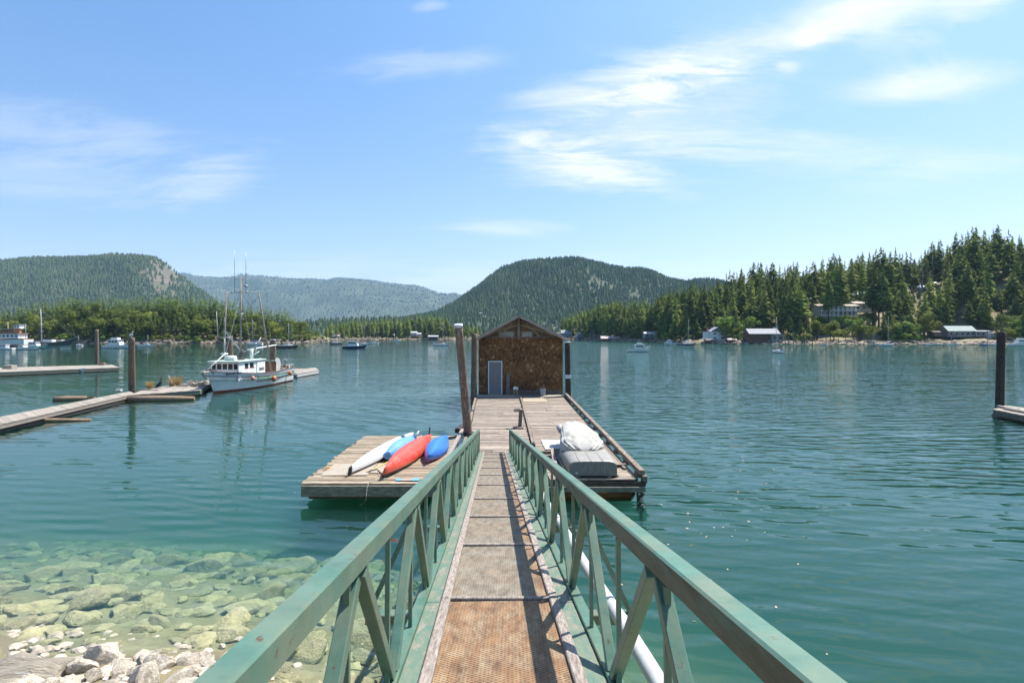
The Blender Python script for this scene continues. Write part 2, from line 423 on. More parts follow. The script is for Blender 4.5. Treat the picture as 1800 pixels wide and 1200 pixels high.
rockwet = mat('submerged_rock', (0.33, 0.31, 0.16), (0.50, 0.46, 0.26), 3.0, 0.9, bump=0.9, bscale=9, rnd=0.22, c3=(0.20, 0.18, 0.13), s3=2.5, lo3=0.55, hi3=0.75, bdist=0.05)
ledge = mat('grey_ledge_rock', (0.26, 0.22, 0.17), (0.40, 0.345, 0.275), 3.0, 0.9, (1, 2.2, 1), bump=1.0, bscale=5, c3=(0.66, 0.62, 0.57), s3=3.5, lo3=0.60, hi3=0.68, bdist=0.08)
farrock = mat('shore_rock', (0.14, 0.11, 0.08), (0.36, 0.29, 0.22), 0.25, 0.95, rnd=0.2)
bark = mat('bark', (0.10, 0.075, 0.055), (0.19, 0.145, 0.11), 2, 0.95, (1, 1, 0.3), rnd=0.2)
deadbark = mat('dead_grey_wood', (0.26, 0.22, 0.18), (0.36, 0.31, 0.26), 2, 0.95)
fir = mat('dark_fir_needles', (0.115, 0.165, 0.040), (0.29, 0.33, 0.075), 0.22, 0.85, rnd=0.40, transl=0.40, spec=0.2)
firlit = mat('light_fir_needles', (0.17, 0.215, 0.048), (0.36, 0.385, 0.10), 0.22, 0.85, rnd=0.3, transl=0.40, spec=0.2)
pine = mat('olive_pine_needles', (0.085, 0.140, 0.024), (0.21, 0.26, 0.05), 0.20, 0.85, rnd=0.34, transl=0.40, spec=0.2)
madr = mat('olive_broad_leaves', (0.105, 0.150, 0.024), (0.26, 0.285, 0.05), 0.25, 0.8, rnd=0.3, transl=0.40, spec=0.3)
lime = mat('lime_green_leaves', (0.16, 0.25, 0.04), (0.28, 0.36, 0.08), 0.3, 0.8, rnd=0.2, transl=0.25, spec=0.3)
strawbush = mat('straw_green_leaves', (0.24, 0.23, 0.08), (0.38, 0.34, 0.15), 0.3, 0.85, rnd=0.25, transl=0.2, spec=0.2)
hillfir = mat('hill_forest_green', (0.055, 0.090, 0.032), (0.12, 0.155, 0.055), 0.012, 0.9, c3=(0.16, 0.17, 0.065), s3=0.05, lo3=0.55, hi3=0.75, spec=0.15)
# ------------------------------------------------------------------ ground: shores, sea floor, low land
def lerp(tab, x):
    if x <= tab[0][0]: return tab[0][1]
    for (a, va), (b, vb) in zip(tab, tab[1:]):
        if x <= b: return va + (vb - va) * (x - a) / (b - a)
    return tab[-1][1]
SHORE = [(-3000, 45), (-1500, 80), (-300, 230), (0, 352), (300, 340), (480, 362), (562, 372), (576, 470), (590, 600), (700, 640), (850, 655), (985, 560),
         (1060, 480), (1130, 425), (1200, 358), (1300, 322), (1400, 312), (1600, 310), (1800, 298), (2100, 270), (3300, 120), (4800, 60)]
RIDGE = [(-3000, 12), (-300, 7), (0, 6), (300, 9), (480, 7), (560, 3), (590, 3), (850, 4), (985, 8), (1040, 16), (1130, 15), (1200, 18), (1250, 21),
         (1300, 24), (1350, 24), (1400, 28), (1450, 33), (1500, 35), (1560, 38), (1620, 40), (1650, 44), (1700, 50), (1760, 52), (1850, 50), (2100, 50), (3300, 30)]
def sst(x): x = min(max(x, 0), 1); return x * x * (3 - 2 * x)
def near_shore(x):
    return lerp([(-60, 25), (-30, 13), (-14, 9.2), (-8, 8.35), (-4, 7.9), (-1.5, 5.8), (0, 4.8), (1.5, 3.0), (4, 0.5), (8, -3), (20, -9), (60, -25)], x)
def ground_h(x, y):
    # land and sea floor under the near shore
    d0 = y - near_shore(x)
    n1 = mnoise.noise(Vector((x * 0.35, y * 0.35, 1.3))) * 0.12
    if d0 < 0: near = -d0 * 0.16 + n1
    else: near = -d0 * 0.175 - max(0, d0 - 6) * 0.10 + n1
    near = max(near, -6.5)
    if y < 20: return min(near, 6)
    t = 900 + 1000 * x / max(y, 1e-3)
    s = lerp(SHORE, t)
    d = y - s
    R = lerp(RIDGE, t)
    nn = mnoise.noise(Vector((x * 0.02, y * 0.02, 4.0))) * 2.0
    if d < 0:
        far = max(-6.5, d * 0.25)
    else:
        w = 115.0 if t > 1180 else 60.0
        far = 1.2 * sst(d / 4) + (R - 1.2) * sst(d / w) + nn * sst(d / 25)
        far += mnoise.noise(Vector((x * 0.15, y * 0.15, 7.0))) * 0.7 * sst(d / 3)
    return max(near, far)

groundm = mat('ground_earth', (0.12, 0.11, 0.055), (0.24, 0.20, 0.115), 0.35, 0.95, c3=(0.36, 0.30, 0.18), s3=0.12, lo3=0.5, hi3=0.7, bump=0.5, bscale=2.0, bdist=0.1)
seafloor = mat('pale_sea_floor', (0.20, 0.185, 0.095), (0.31, 0.285, 0.16), 1.5, 0.95, c3=(0.14, 0.135, 0.07), s3=4, lo3=0.5, hi3=0.7, bump=0.5, bscale=6, bdist=0.05)
def build_ground():
    # polar sheet round the camera out to the horizon, plus a fine patch by the near shore
    rs = [0.0] + list(np.geomspace(2.0, 280, 60)) + list(np.geomspace(285, 700, 70)) + list(np.geomspace(720, 9500, 14))
    angs = []
    a = -180.0
    while a < 180:
        angs.append(a); a += 0.9 if abs(a) < 48 else 3.0
    V = []; F = []
    na = len(angs)
    for r in rs:
        for a in angs:
            x, y = r * math.sin(rad(a)), r * math.cos(rad(a))
            if r > 720: h = 2.0
            else: h = ground_h(x, y) if y > 0 or r < 100 else min(2 + r * 0.02, 14)
            if -13 < x < 3.5 and 1.5 < y < 27: h -= 0.35          # the fine patch lies over this
            V.append((x, y, h))
    for i in range(len(rs) - 1):
        for k in range(na):
            a0 = i * na + k; b0 = i * na + (k + 1) % na
            F.append((a0, b0, b0 + na)); F.append((a0, b0 + na, a0 + na))
    b = len(V)
    nx, ny = 130, 190
    for j in range(ny + 1):
        for i in range(nx + 1):
            x = -14 + 18.5 * i / nx; y = 1.0 + 27 * j / ny
            e = sst(min(i, nx - i, j, ny - j) / 6)
            h = ground_h(x, y) - 0.5 * (1 - e)
            h += mnoise.fractal(Vector((x * 1.3, y * 1.9, 0.4)), 0.9, 2.1, 4) * 0.07
            V.append((x, y, h))
    for j in range(ny):
        for i in range(nx):
            a0 = b + j * (nx + 1) + i
            F.append((a0, a0 + 1, a0 + nx + 2)); F.append((a0, a0 + nx + 2, a0 + nx + 1))
    V = np.array(V); F = np.array(F)
    F = F[:, ::-1] if False else F
    me = fast_mesh('ground', V, F, groundm, True)
    me.materials.append(seafloor)
    mi = np.zeros(len(F), dtype=np.int32); c = V[F].mean(axis=1)
    mi[(c[:, 2] < -.06) & (np.arange(len(F)) >= len(F) - 2 * nx * ny)] = 1
    me.polygons.foreach_set('material_index', mi)
    o = link('ground', me)
    tag(o, kind='structure')
build_ground()

# ------------------------------------------------------------------ water
def build_water():
    m = bpy.data.materials.new('sea_water'); m.use_nodes = True
    nt = m.node_tree; N, Lk = nt.nodes, nt.links
    N.clear()
    out = N.new('ShaderNodeOutputMaterial')
    geo = N.new('ShaderNodeNewGeometry')
    gl = N.new('ShaderNodeBsdfGlossy'); gl.inputs['Roughness'].default_value = 0.03
    tr = N.new('ShaderNodeBsdfTransparent')
    fr = N.new('ShaderNodeFresnel'); fr.inputs['IOR'].default_value = 1.345
    mx = N.new('ShaderNodeMixShader')
    Lk.new(tr.outputs[0], mx.inputs[1]); Lk.new(gl.outputs[0], mx.inputs[2])
    Lk.new(mx.outputs[0], out.inputs[0])
    vol = N.new('ShaderNodeVolumePrincipled')
    vol.inputs['Color'].default_value = WATER_ALBEDO
    vol.inputs['Absorption Color'].default_value = (0, 0.10, 0.012, 1)
    vol.inputs['Density'].default_value = WATER_DENS
    vol.inputs['Anisotropy'].default_value = 0.0
    Lk.new(vol.outputs[0], out.inputs['Volume'])
    # ripples: several trains of small waves
    def nz(scale, st, rot, det, dist, rough=0.5):
        mp = N.new('ShaderNodeMapping'); mp.inputs['Scale'].default_value = st; mp.inputs['Rotation'].default_value = (0, 0, rad(rot))
        Lk.new(geo.outputs['Position'], mp.inputs[0])
        t = N.new('ShaderNodeTexNoise'); t.inputs['Scale'].default_value = scale; t.inputs['Detail'].default_value = det
        t.inputs['Roughness'].default_value = rough; t.inputs['Distortion'].default_value = dist
        Lk.new(mp.outputs[0], t.inputs['Vector'])
        return t.outputs[0]
    def mul(a, b):
        n = N.new('ShaderNodeMath'); n.operation = 'MULTIPLY'
        for i, v in enumerate((a, b)):
            if isinstance(v, (int, float)): n.inputs[i].default_value = v
            else: Lk.new(v, n.inputs[i])
        return n.outputs[0]
    def add(a, b):
        n = N.new('ShaderNodeMath'); n.operation = 'ADD'; Lk.new(a, n.inputs[0]); Lk.new(b, n.inputs[1]); return n.outputs[0]
    def rng(v, a, b, c=0.0, d=1.0):
        n = N.new('ShaderNodeMapRange'); n.interpolation_type = 'SMOOTHSTEP'
        n.inputs[1].default_value = a; n.inputs[2].default_value = b; n.inputs[3].default_value = c; n.inputs[4].default_value = d
        Lk.new(v, n.inputs[0]); return n.outputs[0]
    sep = N.new('ShaderNodeSeparateXYZ'); Lk.new(geo.outputs['Position'], sep.inputs[0])
    chop = rng(sep.outputs[1], 12, 50, 0.45, 1.0)                        # calmer in the lee of the shore
    gust = rng(nz(0.035, (1, 2.2, 1), 10, 3, 0.3), 0.38, 0.62, 0.35, 1.25) # cat's paws
    swell = mul(nz(0.60, (0.55, 1.45, 1), -14, 2, 0.9), W_SWELL)
    mid = mul(nz(1.3, (0.8, 1.4, 1), 9, 1, 0.9), W_MID)
    fine = mul(nz(4.5, (0.7, 1.5, 1), -6, 3, 0.4), W_FINE)
    far = mul(mul(nz(0.22, (0.8, 1.2, 1), 20, 4, 0.4, 0.6), rng(sep.outputs[1], 50, 200, 0.0, 1.0)), W_FAR)
    def train(lam, ang, dist, amp, dsc=1.2):
        mp = N.new('ShaderNodeMapping'); mp.inputs['Rotation'].default_value = (0, 0, rad(ang)); Lk.new(geo.outputs['Position'], mp.inputs[0])
        w = N.new('ShaderNodeTexWave'); w.wave_type = 'BANDS'; w.bands_direction = 'Y'; w.wave_profile = 'SIN'
        w.inputs['Scale'].default_value = 0.314 / lam; w.inputs['Distortion'].default_value = dist; w.inputs['Detail'].default_value = 2
        w.inputs['Detail Scale'].default_value = dsc; w.inputs['Detail Roughness'].default_value = .5
        Lk.new(mp.outputs[0], w.inputs['Vector']); return mul(w.outputs['Fac'], amp)
    patch = rng(nz(0.11, (0.7, 1.6, 1), 0, 2, 0.5), 0.36, 0.62, 0.35, 1.3)
    trains = mul(add(add(train(0.62, 11, 5.0, 0.0115, .55), train(0.95, -7, 6.0, 0.015, .35)), train(0.36, 24, 4.0, 0.0030, .8)), patch)
    roll = mul(mul(nz(0.42, (0.7, 1.25, 1), 12, 2, 0.8), rng(sep.outputs[1], 22, 60, 0.0, 1.0)), 0.10)
    h = add(add(mul(add(swell, roll), rng(sep.outputs[0], -16, 12, 0.30, 1.35)), far), mul(mul(add(mid, fine), chop), mul(gust, rng(sep.outputs[0], -20, 14, 0.28, 1.45))))
    h = add(h, mul(trains, rng(sep.outputs[0], -14, 8, 0.42, 1.30)))
    b = N.new('ShaderNodeBump'); b.inputs['Strength'].default_value = 1.0; b.inputs['Distance'].default_value = 1.0
    Lk.new(h, b.inputs['Height'])
    Lk.new(b.outputs[0], gl.inputs['Normal']); Lk.new(b.outputs[0], fr.inputs['Normal'])
    Lk.new(fr.outputs[0], mx.inputs[0])
    mb = MB().box((0, 2400, -15), (26000, 17000, 30))
    o = mb.build('water', m)
    tag(o, kind='structure')
WATER_ALBEDO, WATER_DENS = (0.052, 0.190, 0.190, 1), 0.32
W_SWELL, W_MID, W_FINE, W_FAR = 0.040, 0.030, 0.002, 0.13
build_water()

# ------------------------------------------------------------------ hills with forest
def unit_fir_lo(n=5, tiers=2, seed=0):
    r_ = random.Random(seed)
    V = []; F = []
    for t in range(tiers):
        z0 = 0.1 + 0.40 * t; z1 = z0 + 0.60 - 0.05 * t; rr = 0.24 * (1 - 0.42 * t)
        b = len(V)
        for i in range(n):
            a = 2 * math.pi * (i + 0.4 * t) / n; q = rr * r_.uniform(0.65, 1.25)
            V.append((q * math.cos(a), q * math.sin(a), z0 + r_.uniform(-.05, .05)))
        V.append((0, 0, min(z1, 1.0)))
        for i in range(n): F.append((b + i, b + (i + 1) % n, b + n))
    return np.array(V), np.array(F)
def scatter_mesh(name, protos, pts, hs, mat_, widths=None, seed=1):
    """many small trees joined into one mesh"""
    rg = np.random.default_rng(seed)
    Vs = []; Fs = []; off = 0
    pick = rg.integers(0, len(protos), len(pts))
    for k, (V, F) in enumerate(protos):
        idx = np.nonzero(pick == k)[0]
        if not len(idx): continue
        a = rg.uniform(0, 2 * np.pi, len(idx)); c, s = np.cos(a), np.sin(a)
        h = np.asarray(hs)[idx]; w = h * (1.0 if widths is None else np.asarray(widths)[idx])
        P = np.asarray(pts)[idx]
        X = (V[None, :, 0] * c[:, None] - V[None, :, 1] * s[:, None]) * w[:, None] + P[:, 0:1]
        Y = (V[None, :, 0] * s[:, None] + V[None, :, 1] * c[:, None]) * w[:, None] + P[:, 1:2]
        Z = V[None, :, 2] * h[:, None] + P[:, 2:3]
        VV = np.stack([X, Y, Z], -1).reshape(-1, 3)
        FF = (F[None] + (np.arange(len(idx)) * len(V))[:, None, None] + off).reshape(-1, 3)
        off += len(VV); Vs.append(VV); Fs.append(FF)
    return fast_mesh(name, np.concatenate(Vs), np.concatenate(Fs), mat_)

def hill(name, sky, Y0, w_front, w_back, treeh, spacing, x0, x1, label_forest, gm, base=2.0, rough=1.0, bare=None, seed=3, fm=None, rockm=None):
    """a ridge whose crest, seen from the camera, follows the skyline; slopes down to the front and back"""
    tx0, tx1 = x0, x1
    def H(t):
        y = lerp(sky, t)
        return max((HY - y) / 1000 * Y0 + ZC - treeh * 0.8, 0.0)
    def h(t, Y):
        q = (Y - Y0) / (w_front if Y < Y0 else w_back)
        if abs(q) >= 1: return base - 6
        Hc = H(t)
        p = 0.5 * (1 + math.cos(math.pi * q))
        p = p ** 0.8
        n = mnoise.fractal(Vector((t * 0.012, Y * 0.0022, seed)), 1.0, 2.0, 4) * 0.22 * min(1, abs(q) * 3) * rough
        return base - 6 + (Hc + 6 - base) * max(0, p * (1 + n * (1 - p * 0.5)))
    nt_, ny = 120, 46
    V = []; F = []
    for j in range(ny + 1):
        Y = Y0 - w_front + (w_front + w_back) * j / ny
        for i in range(nt_ + 1):
            t = tx0 + (tx1 - tx0) * i / nt_
            V.append(((t - 900) / 1000 * Y0 * (0.25 + 0.75 * Y / Y0), Y, h(t, Y)))
    for j in range(ny):
        for i in range(nt_):
            a0 = j * (nt_ + 1) + i
            F.append((a0, a0 + 1, a0 + nt_ + 2)); F.append((a0, a0 + nt_ + 2, a0 + nt_ + 1))
    me = fast_mesh(name, np.array(V), np.array(F), gm, True)
    if rockm is not None:      # the treeless end of the hill is bare rock
        me.materials.append(rockm)
        for j in range(ny):
            for i in range(nt_):
                t = tx0 + (tx1 - tx0) * (i + .5) / nt_; q = V[j * (nt_ + 1) + i][2] / max(H(t), 1)
                if math.exp(-((t - 306) / 32) ** 2) * sst((q - .42) / .3) > .32:
                    k = 2 * (j * nt_ + i); me.polygons[k].material_index = 1; me.polygons[k + 1].material_index = 1
    o = link(name, me); tag(o, kind='structure')
    rg = random.Random(seed)
    pts = []; hs = []
    tstep = spacing / Y0 * 1000
    Y = Y0 - w_front * 0.97
    while Y < Y0 + w_back * 0.12:
        t = tx0
        while t < tx1:
            tt = t + rg.uniform(-.6, .6) * tstep; YY = Y + rg.uniform(-.6, .6) * spacing
            t += tstep
            g = h(tt, YY)
            if g < base: continue
            if bare and bare(tt, g / max(H(tt), 1), rg): continue
            pts.append(((tt - 900) / 1000 * Y0 * (0.25 + 0.75 * YY / Y0), YY, g - 1)); hs.append(treeh * rg.uniform(0.6, 1.15))
        Y += spacing * 1.25
    pr = [unit_fir_lo(5, 2, s) for s in range(5)]
    me = scatter_mesh(name + '_forest', pr, pts, hs, fm or hillfir, seed=seed, widths=[1.35] * len(pts))
    o = link('hill_forest', me); tag(o, label_forest, 'forest', kind='stuff')
    return h
hillground = mat('hill_ground', (0.035, 0.05, 0.022), (0.075, 0.085, 0.04), 0.01, 0.95)
hillrock = mat('hill_rock_face', (0.04, 0.055, 0.025), (0.085, 0.09, 0.045), 0.012, 0.95)
barerock = mat('bare_rock_face', (0.08, 0.08, 0.04), (0.13, 0.11, 0.07), 0.012, 0.95, c3=(0.15, 0.11, 0.085), s3=0.012, lo3=0.47, hi3=0.56)
farhill = mat('distant_mountain_forest', (0.035, 0.055, 0.03), (0.075, 0.09, 0.05), 0.004, 0.95)

SKY_MID = [(560, 585), (690, 560), (740, 552), (770, 545), (800, 530), (850, 495), (880, 472), (920, 460), (960, 457), (1000, 454.5), (1030, 457), (1080, 468), (1130, 474),
           (1170, 489), (1200, 495), (1240, 492), (1290, 500), (1350, 520), (1500, 560)]
SKY_LEFT = [(-700, 500), (-300, 480), (-100, 466), (0, 458), (40, 454), (100, 452), (180, 451), (210, 448), (240, 447), (272, 450), (290, 458), (310, 473), (330, 490), (345, 503),
            (365, 515), (400, 545), (450, 585)]
SKY_FAR = [(-300, 520), (0, 500), (200, 480), (330, 483), (345, 485), (400, 488), (450, 490), (520, 490), (580, 493), (592, 489), (610, 488.5), (640, 489.5), (665, 494), (690, 499), (730, 501.5), (745, 505),
           (775, 515), (800, 518), (850, 530), (900, 545), (1100, 560)]
def bare_left(t, q, rg):
    c = math.exp(-((t - 306) / 32) ** 2) * sst((q - 0.42) / 0.3)
    return rg.random() < c * 0.93
def bare_mid(t, q, rg):
    c = math.exp(-((t - 1050) / 24) ** 2 - ((q - 0.62) / 0.09) ** 2) + math.exp(-((t - 1100) / 12) ** 2 - ((q - 0.5) / 0.06) ** 2)
    return rg.random() < c * 0.9
MID_H = hill('middle_hill', SKY_MID, 2300, 900, 600, 20, 10.5, 560, 1500, 'dense dark fir forest covering the rounded middle hill behind the boat shed', hillrock, bare=bare_mid, seed=5)
hill('left_hill', SKY_LEFT, 2700, 900, 600, 22, 12, -160, 450, 'dense fir forest on the long flat-topped hill at the left with a bare rock end', hillrock, bare=bare_left, rockm=barerock, seed=9)
hill('far_mountain', SKY_FAR, 7200, 2800, 1500, 22, 42, 150, 1100, 'hazy blue forest on the farthest low mountain ridge', farhill, rough=1.5, seed=12, fm=farhill)
hill('low_far_shore', [(480, 575), (520, 564), (560, 560), (600, 557), (660, 556), (760, 556), (850, 556), (950, 552), (1060, 550), (1250, 560)], 1500, 260, 260, 20, 15, 470, 1250,
     'band of hazy trees on the low land at the foot of the middle hill', hillground, seed=15)

# ------------------------------------------------------------------ tree meshes (unit height)
def crown_fir(seed, whorls=24, base=0.12, rmax=0.20, droop=0.30, per=7, shape=0.9):
    r_ = random.Random(seed); V = []; F = []
    lean = r_.uniform(-0.02, 0.02)
    for k in range(whorls):
        q = k / (whorls - 1)
        z = base + (0.97 - base) * q ** 0.95
        rr = rmax * ((1 - q) ** shape) * min(1, 0.55 + q * 3.5) + 0.005
        for j in range(per if q < 0.7 else 5):
            if r_.random() < 0.10: continue
            a = r_.uniform(0, 2 * math.pi); L = rr * r_.choice((0.55, 0.8, 1.0, 1.0, 1.25)) * r_.uniform(0.85, 1.1)
            zz = z + r_.uniform(-0.014, 0.014)
            ca, sa = math.cos(a), math.sin(a)
            dr = droop * L * r_.uniform(0.3, 1.4); w = L * r_.uniform(0.22, 0.36) + 0.005 * (1.1 - q)
            b = len(V)
            c0 = (lean * z, 0, zz)
            V += [(c0[0], 0, zz), (c0[0] + ca * L * .55 - sa * w, sa * L * .55 + ca * w, zz - dr * .45 - 0.006),
                  (c0[0] + ca * L, sa * L, zz - dr), (c0[0] + ca * L * .55 + sa * w, sa * L * .55 - ca * w, zz - dr * .45 - 0.006),
                  (c0[0] + ca * L * .6, sa * L * .6, zz - dr * .35 + 0.012)]
            F += [(b, b + 1, b + 4), (b + 1, b + 2, b + 4), (b, b + 4, b + 3), (b + 4, b + 2, b + 3)]
            for _ in range(2):
                f = r_.uniform(.35, 1.0); o_ = r_.uniform(-1, 1) * w * 0.9
                bx, by, bz = c0[0] + ca * L * f - sa * o_, sa * L * f + ca * o_, zz - dr * f
                s = r_.uniform(.012, .026) * (1.05 - .78 * q); t2 = r_.uniform(0, 6.28)
                b = len(V)
                V += [(bx + math.cos(t2) * s, by + math.sin(t2) * s, bz + s * .5), (bx - math.cos(t2) * s, by - math.sin(t2) * s, bz + s * .3), (bx + r_.uniform(-s, s), by + r_.uniform(-s, s), bz - s * 1.5)]
                F += [(b, b + 1, b + 2)]
    b = len(V)
    V += [(0.005, 0, .92), (-0.004, .005, .92), (-0.003, -.005, .92), (lean, 0, 1.0)]
    F += [(b, b + 1, b + 3), (b + 1, b + 2, b + 3), (b + 2, b, b + 3)]
    return np.array(V), np.array(F)
def crown_broad(seed, n=900, clumps=9, spread=0.42, zlo=0.35, leaf=0.030, flat=1.0):
    r_ = random.Random(seed); V = []; F = []
    C = []
    for i in range(clumps):
        a = r_.uniform(0, 6.28); q = r_.random() ** 0.6
        z = r_.uniform(zlo, 0.86)
        rr = spread * q * math.sqrt(max(0.05, 1 - ((z - 0.55) / 0.5) ** 2))
        C.append((rr * math.cos(a), rr * math.sin(a), z, r_.uniform(0.10, 0.20)))
    C.append((0, 0, 0.78, 0.2)); C.append((0, 0, 0.6, 0.22))
    for i in range(n):
        cx, cy_, cz, cr = r_.choice(C)
        d = Vector((r_.gauss(0, 1), r_.gauss(0, 1), r_.gauss(0, 1))).normalized() * cr * r_.uniform(0.65, 1.08)
        p = Vector((cx, cy_, cz)) + Vector((d.x, d.y, d.z * 0.72 * flat))
        nrm = (d.normalized() + Vector((r_.uniform(-.6, .6), r_.uniform(-.6, .6), r_.uniform(-.2, .8)))).normalized()
        u = nrm.orthogonal().normalized(); v = nrm.cross(u); s = leaf * r_.uniform(.6, 1.4); t = r_.uniform(0, 6.28)
        e1 = (u * math.cos(t) + v * math.sin(t)) * s; e2 = (v * math.cos(t) - u * math.sin(t)) * s
        b = len(V)
        V += [tuple(p - e1), tuple(p + e2 * .8), tuple(p + e1), tuple(p - e2 * .8)]
        F += [(b, b + 1, b + 2), (b, b + 2, b + 3)]
    return np.array(V), np.array(F)
def trunk_mesh(name, r0=0.016, top=0.9, limbs=0, seed=0, m=None, zl=0.3):
    r_ = random.Random(seed); mb = MB()
    pts = [(0, 0, -0.04)] + [(r_.uniform(-.008, .008), r_.uniform(-.008, .008), top * k / 4) for k in range(1, 5)]
    mb.path(pts, [r0 * 1.15, r0 * .95, r0 * .75, r0 * .5, r0 * .15], 6)
    for i in range(limbs):
        a = r_.uniform(0, 6.28); z = r_.uniform(zl, 0.62); L = r_.uniform(.15, .34)
        mb.path([(0, 0, z), (L * .5 * math.cos(a), L * .5 * math.sin(a), z + L * .35), (L * math.cos(a), L * math.sin(a), z + L * .75)], [r0 * .5, r0 * .35, r0 * .1], 5)
    return mb.mesh(name, m or bark)
FIRS_G = [crown_fir(s, whorls=26, base=b_, rmax=r_, shape=sh_, per=8) for s, b_, r_, sh_ in ((1, .08, .21, .95), (2, .18, .185, .8), (3, .28, .20, .75), (4, .12, .23, 1.0), (5, .42, .175, .7), (6, .22, .165, .9))]
PINES_G = [crown_fir(s, whorls=15, base=b_, rmax=r_, droop=-0.05, per=8, shape=0.72) for s, b_, r_ in ((11, .12, .24), (12, .18, .27), (13, .10, .22), (14, .22, .25))]
BROAD_G = [crown_broad(s, 1100, 10) for s in (21, 22, 23, 24)]
BUSH_G = [crown_broad(s, 520, 8, 0.55, 0.12, 0.05, 0.8) for s in (31, 32, 33)]
fir_me = [fast_mesh('fir_crown', V, F, fir) for V, F in FIRS_G]
firl_me = [fast_mesh('light_fir_crown', V, F, firlit) for V, F in FIRS_G[:3]]
pine_me = [fast_mesh('pine_crown', V, F, pine) for V, F in PINES_G]
madr_me = [fast_mesh('broadleaf_crown', V, F, madr) for V, F in BROAD_G]
lime_me = [fast_mesh('lime_crown', V, F, lime) for V, F in BROAD_G[:2]]
bush_me = [fast_mesh('bush_leaves', V, F, m_) for m_ in (madr, lime, strawbush) for V, F in BUSH_G[:2]]
firtrunk = trunk_mesh('fir_trunk', 0.013, 0.95)
broadtrunk = [trunk_mesh('broadleaf_trunk', 0.020, 0.72, 7, s) for s in (1, 2)]
deadtrunk = trunk_mesh('dead_trunk', 0.014, 0.98, 14, 5, deadbark, 0.2)
NTREE = {}
def tree(name, x, y, h, crown, trunk, label, group, cat='tree', w=1.0, z=None, stem='trunk', leafname='crown'):
    g = ground_h(x, y) if z is None else z
    r = empty(name, (x, y, g - 0.2), random.uniform(0, 6.28), label, cat, group)
    r.scale = (h * w, h * w, h)
    if crown is not None: link(leafname, crown, r)
    if trunk is not None: link(stem, trunk, r)
    NTREE[name] = NTREE.get(name, 0) + 1
    return r
def at(t, Y): return ((t - 900) / 1000 * Y, Y)

rt = random.Random(42)
# ---- wooded hillside on the right
TOPR = [(1100, 512), (1150, 520), (1180, 502), (1200, 494), (1216, 489), (1240, 498), (1262, 488), (1285, 470), (1310, 458), (1335, 455), (1360, 458), (1380, 466), (1395, 455), (1415, 462), (1445, 452),
        (1470, 438), (1490, 455), (1510, 443), (1540, 426), (1560, 432), (1590, 432), (1610, 440), (1640, 415), (1660, 412), (1675, 403), (1700, 396), (1710, 393), (1730, 392), (1755, 390), (1775, 400), (1800, 412), (1900, 410), (2100, 420)]
spots = []
def clear_of_houses(t, d):
    for (a, b, dd) in ((1232, 1284, 17), (1300, 1374, 20), (1424, 1538, 50), (1620, 1752, 17)):
        if a < t < b and d < dd: return False
    return True
def right_rows():
    # rows from the shore to the crest; height set so that the crest row meets the skyline
    rows = [(12, 17, 15), (26, 24, 15), (42, 30, 15), (58, 32, 15), (76, 34, 15), (94, 35, 15), (114, 36, 13), (138, 36, 12)]
    for (d, hh, st) in rows:
        t = 1150 + rt.uniform(0, st)
        while t < 1850:
            s = lerp(SHORE, t)
            Y = s + d + rt.uniform(-6, 6)
            x, y = at(t, Y)
            g = ground_h(x, y)
            h = hh * rt.uniform(0.66, 1.18)
            cap = (HY - lerp(TOPR, t)) / 1000 * Y + ZC - g - rt.uniform(0, 1.5)
            if cap < 12: cap = rt.uniform(11, 14)
            if d > 100: h = cap * rt.uniform(0.76, 1.0) if cap < 50 else rt.uniform(34, 46)
            h = min(h, cap)
            for (tc, yc) in ((1636, 500), (1615, 509), (1757, 496)):
                if abs(t - tc) < 13 and d < 92: h = min(h, max(ZC - (yc + 4 - HY) / 1000 * Y - g, 7))
            if clear_of_houses(t, d) and not (1420 < t < 1560 and d < 60 and rt.random() < 0.75) and not (1600 < t < 1800 and d < 34 and rt.random() < .45):
                spots.append((t, Y, h, d))
            t += st * rt.uniform(0.75, 1.35) * (320 / s)
right_rows()
# tall front trees seen against the rest
for (t, Y, h) in ((1390, 332, 32), (1398, 340, 35), (1405, 333, 33), (1408, 345, 36), (1378, 336, 31), (1414, 336, 30), (1470, 352, 44), (1478, 350, 40), (1456, 345, 36), (1538, 338, 37), (1545, 343, 42), (1552, 336, 40),
                  (1535, 348, 44), (1625, 330, 24), (1634, 345, 34), (1668, 352, 34), (1735, 345, 38), (1700, 350, 36), (1215, 372, 36), (1345, 345, 35), (1320, 350, 33), (1238, 375, 35), (1288, 352, 33)):
    spots.append((t, Y, h, 5))
spots.sort(key=lambda s: s[1])
vis = spots[:]
rt.shuffle(vis)
vis.sort(key=lambda s: 0 if s[3] in (5, 114, 138) or s[3] <= 24 else 1)
nind = 205
def zone(t):
    if t < 1295: return 'dark fir tree standing among the others behind the small white house', 'firs behind the white house'
    if t < 1425: return 'dark fir tree on the slope above the long boathouse with grey roof', 'firs above the long boathouse'
    if t < 1600: return 'dark fir tree around the beige terraced house on the slope', 'firs around the terraced house'
    return 'dark fir tree on the high slope above the grey stilt house', 'firs above the stilt house'
for i, (t, Y, h, d) in enumerate(vis[:nind]):
    x, y = at(t, Y)
    lab, gr = zone(t)
    lit = rt.random() < (0.36 if t < 1600 else 0.6)
    k = rt.randrange(6)
    if d == 5 and 1370 < t < 1560: k = rt.choice((4, 2)) ; lit = False
    if d > 100: lit = False
    if lit: lab = lab.replace('dark', 'lighter green'); gr = 'lighter ' + gr
    tree('fir_tree', x, y, h, (firl_me[k % 3] if lit else fir_me[k]), firtrunk, lab, gr, w=rt.uniform(0.75, 1.15) * min(1.5, (26 / h) ** 0.35))
pts = []; hs = []; ws = []
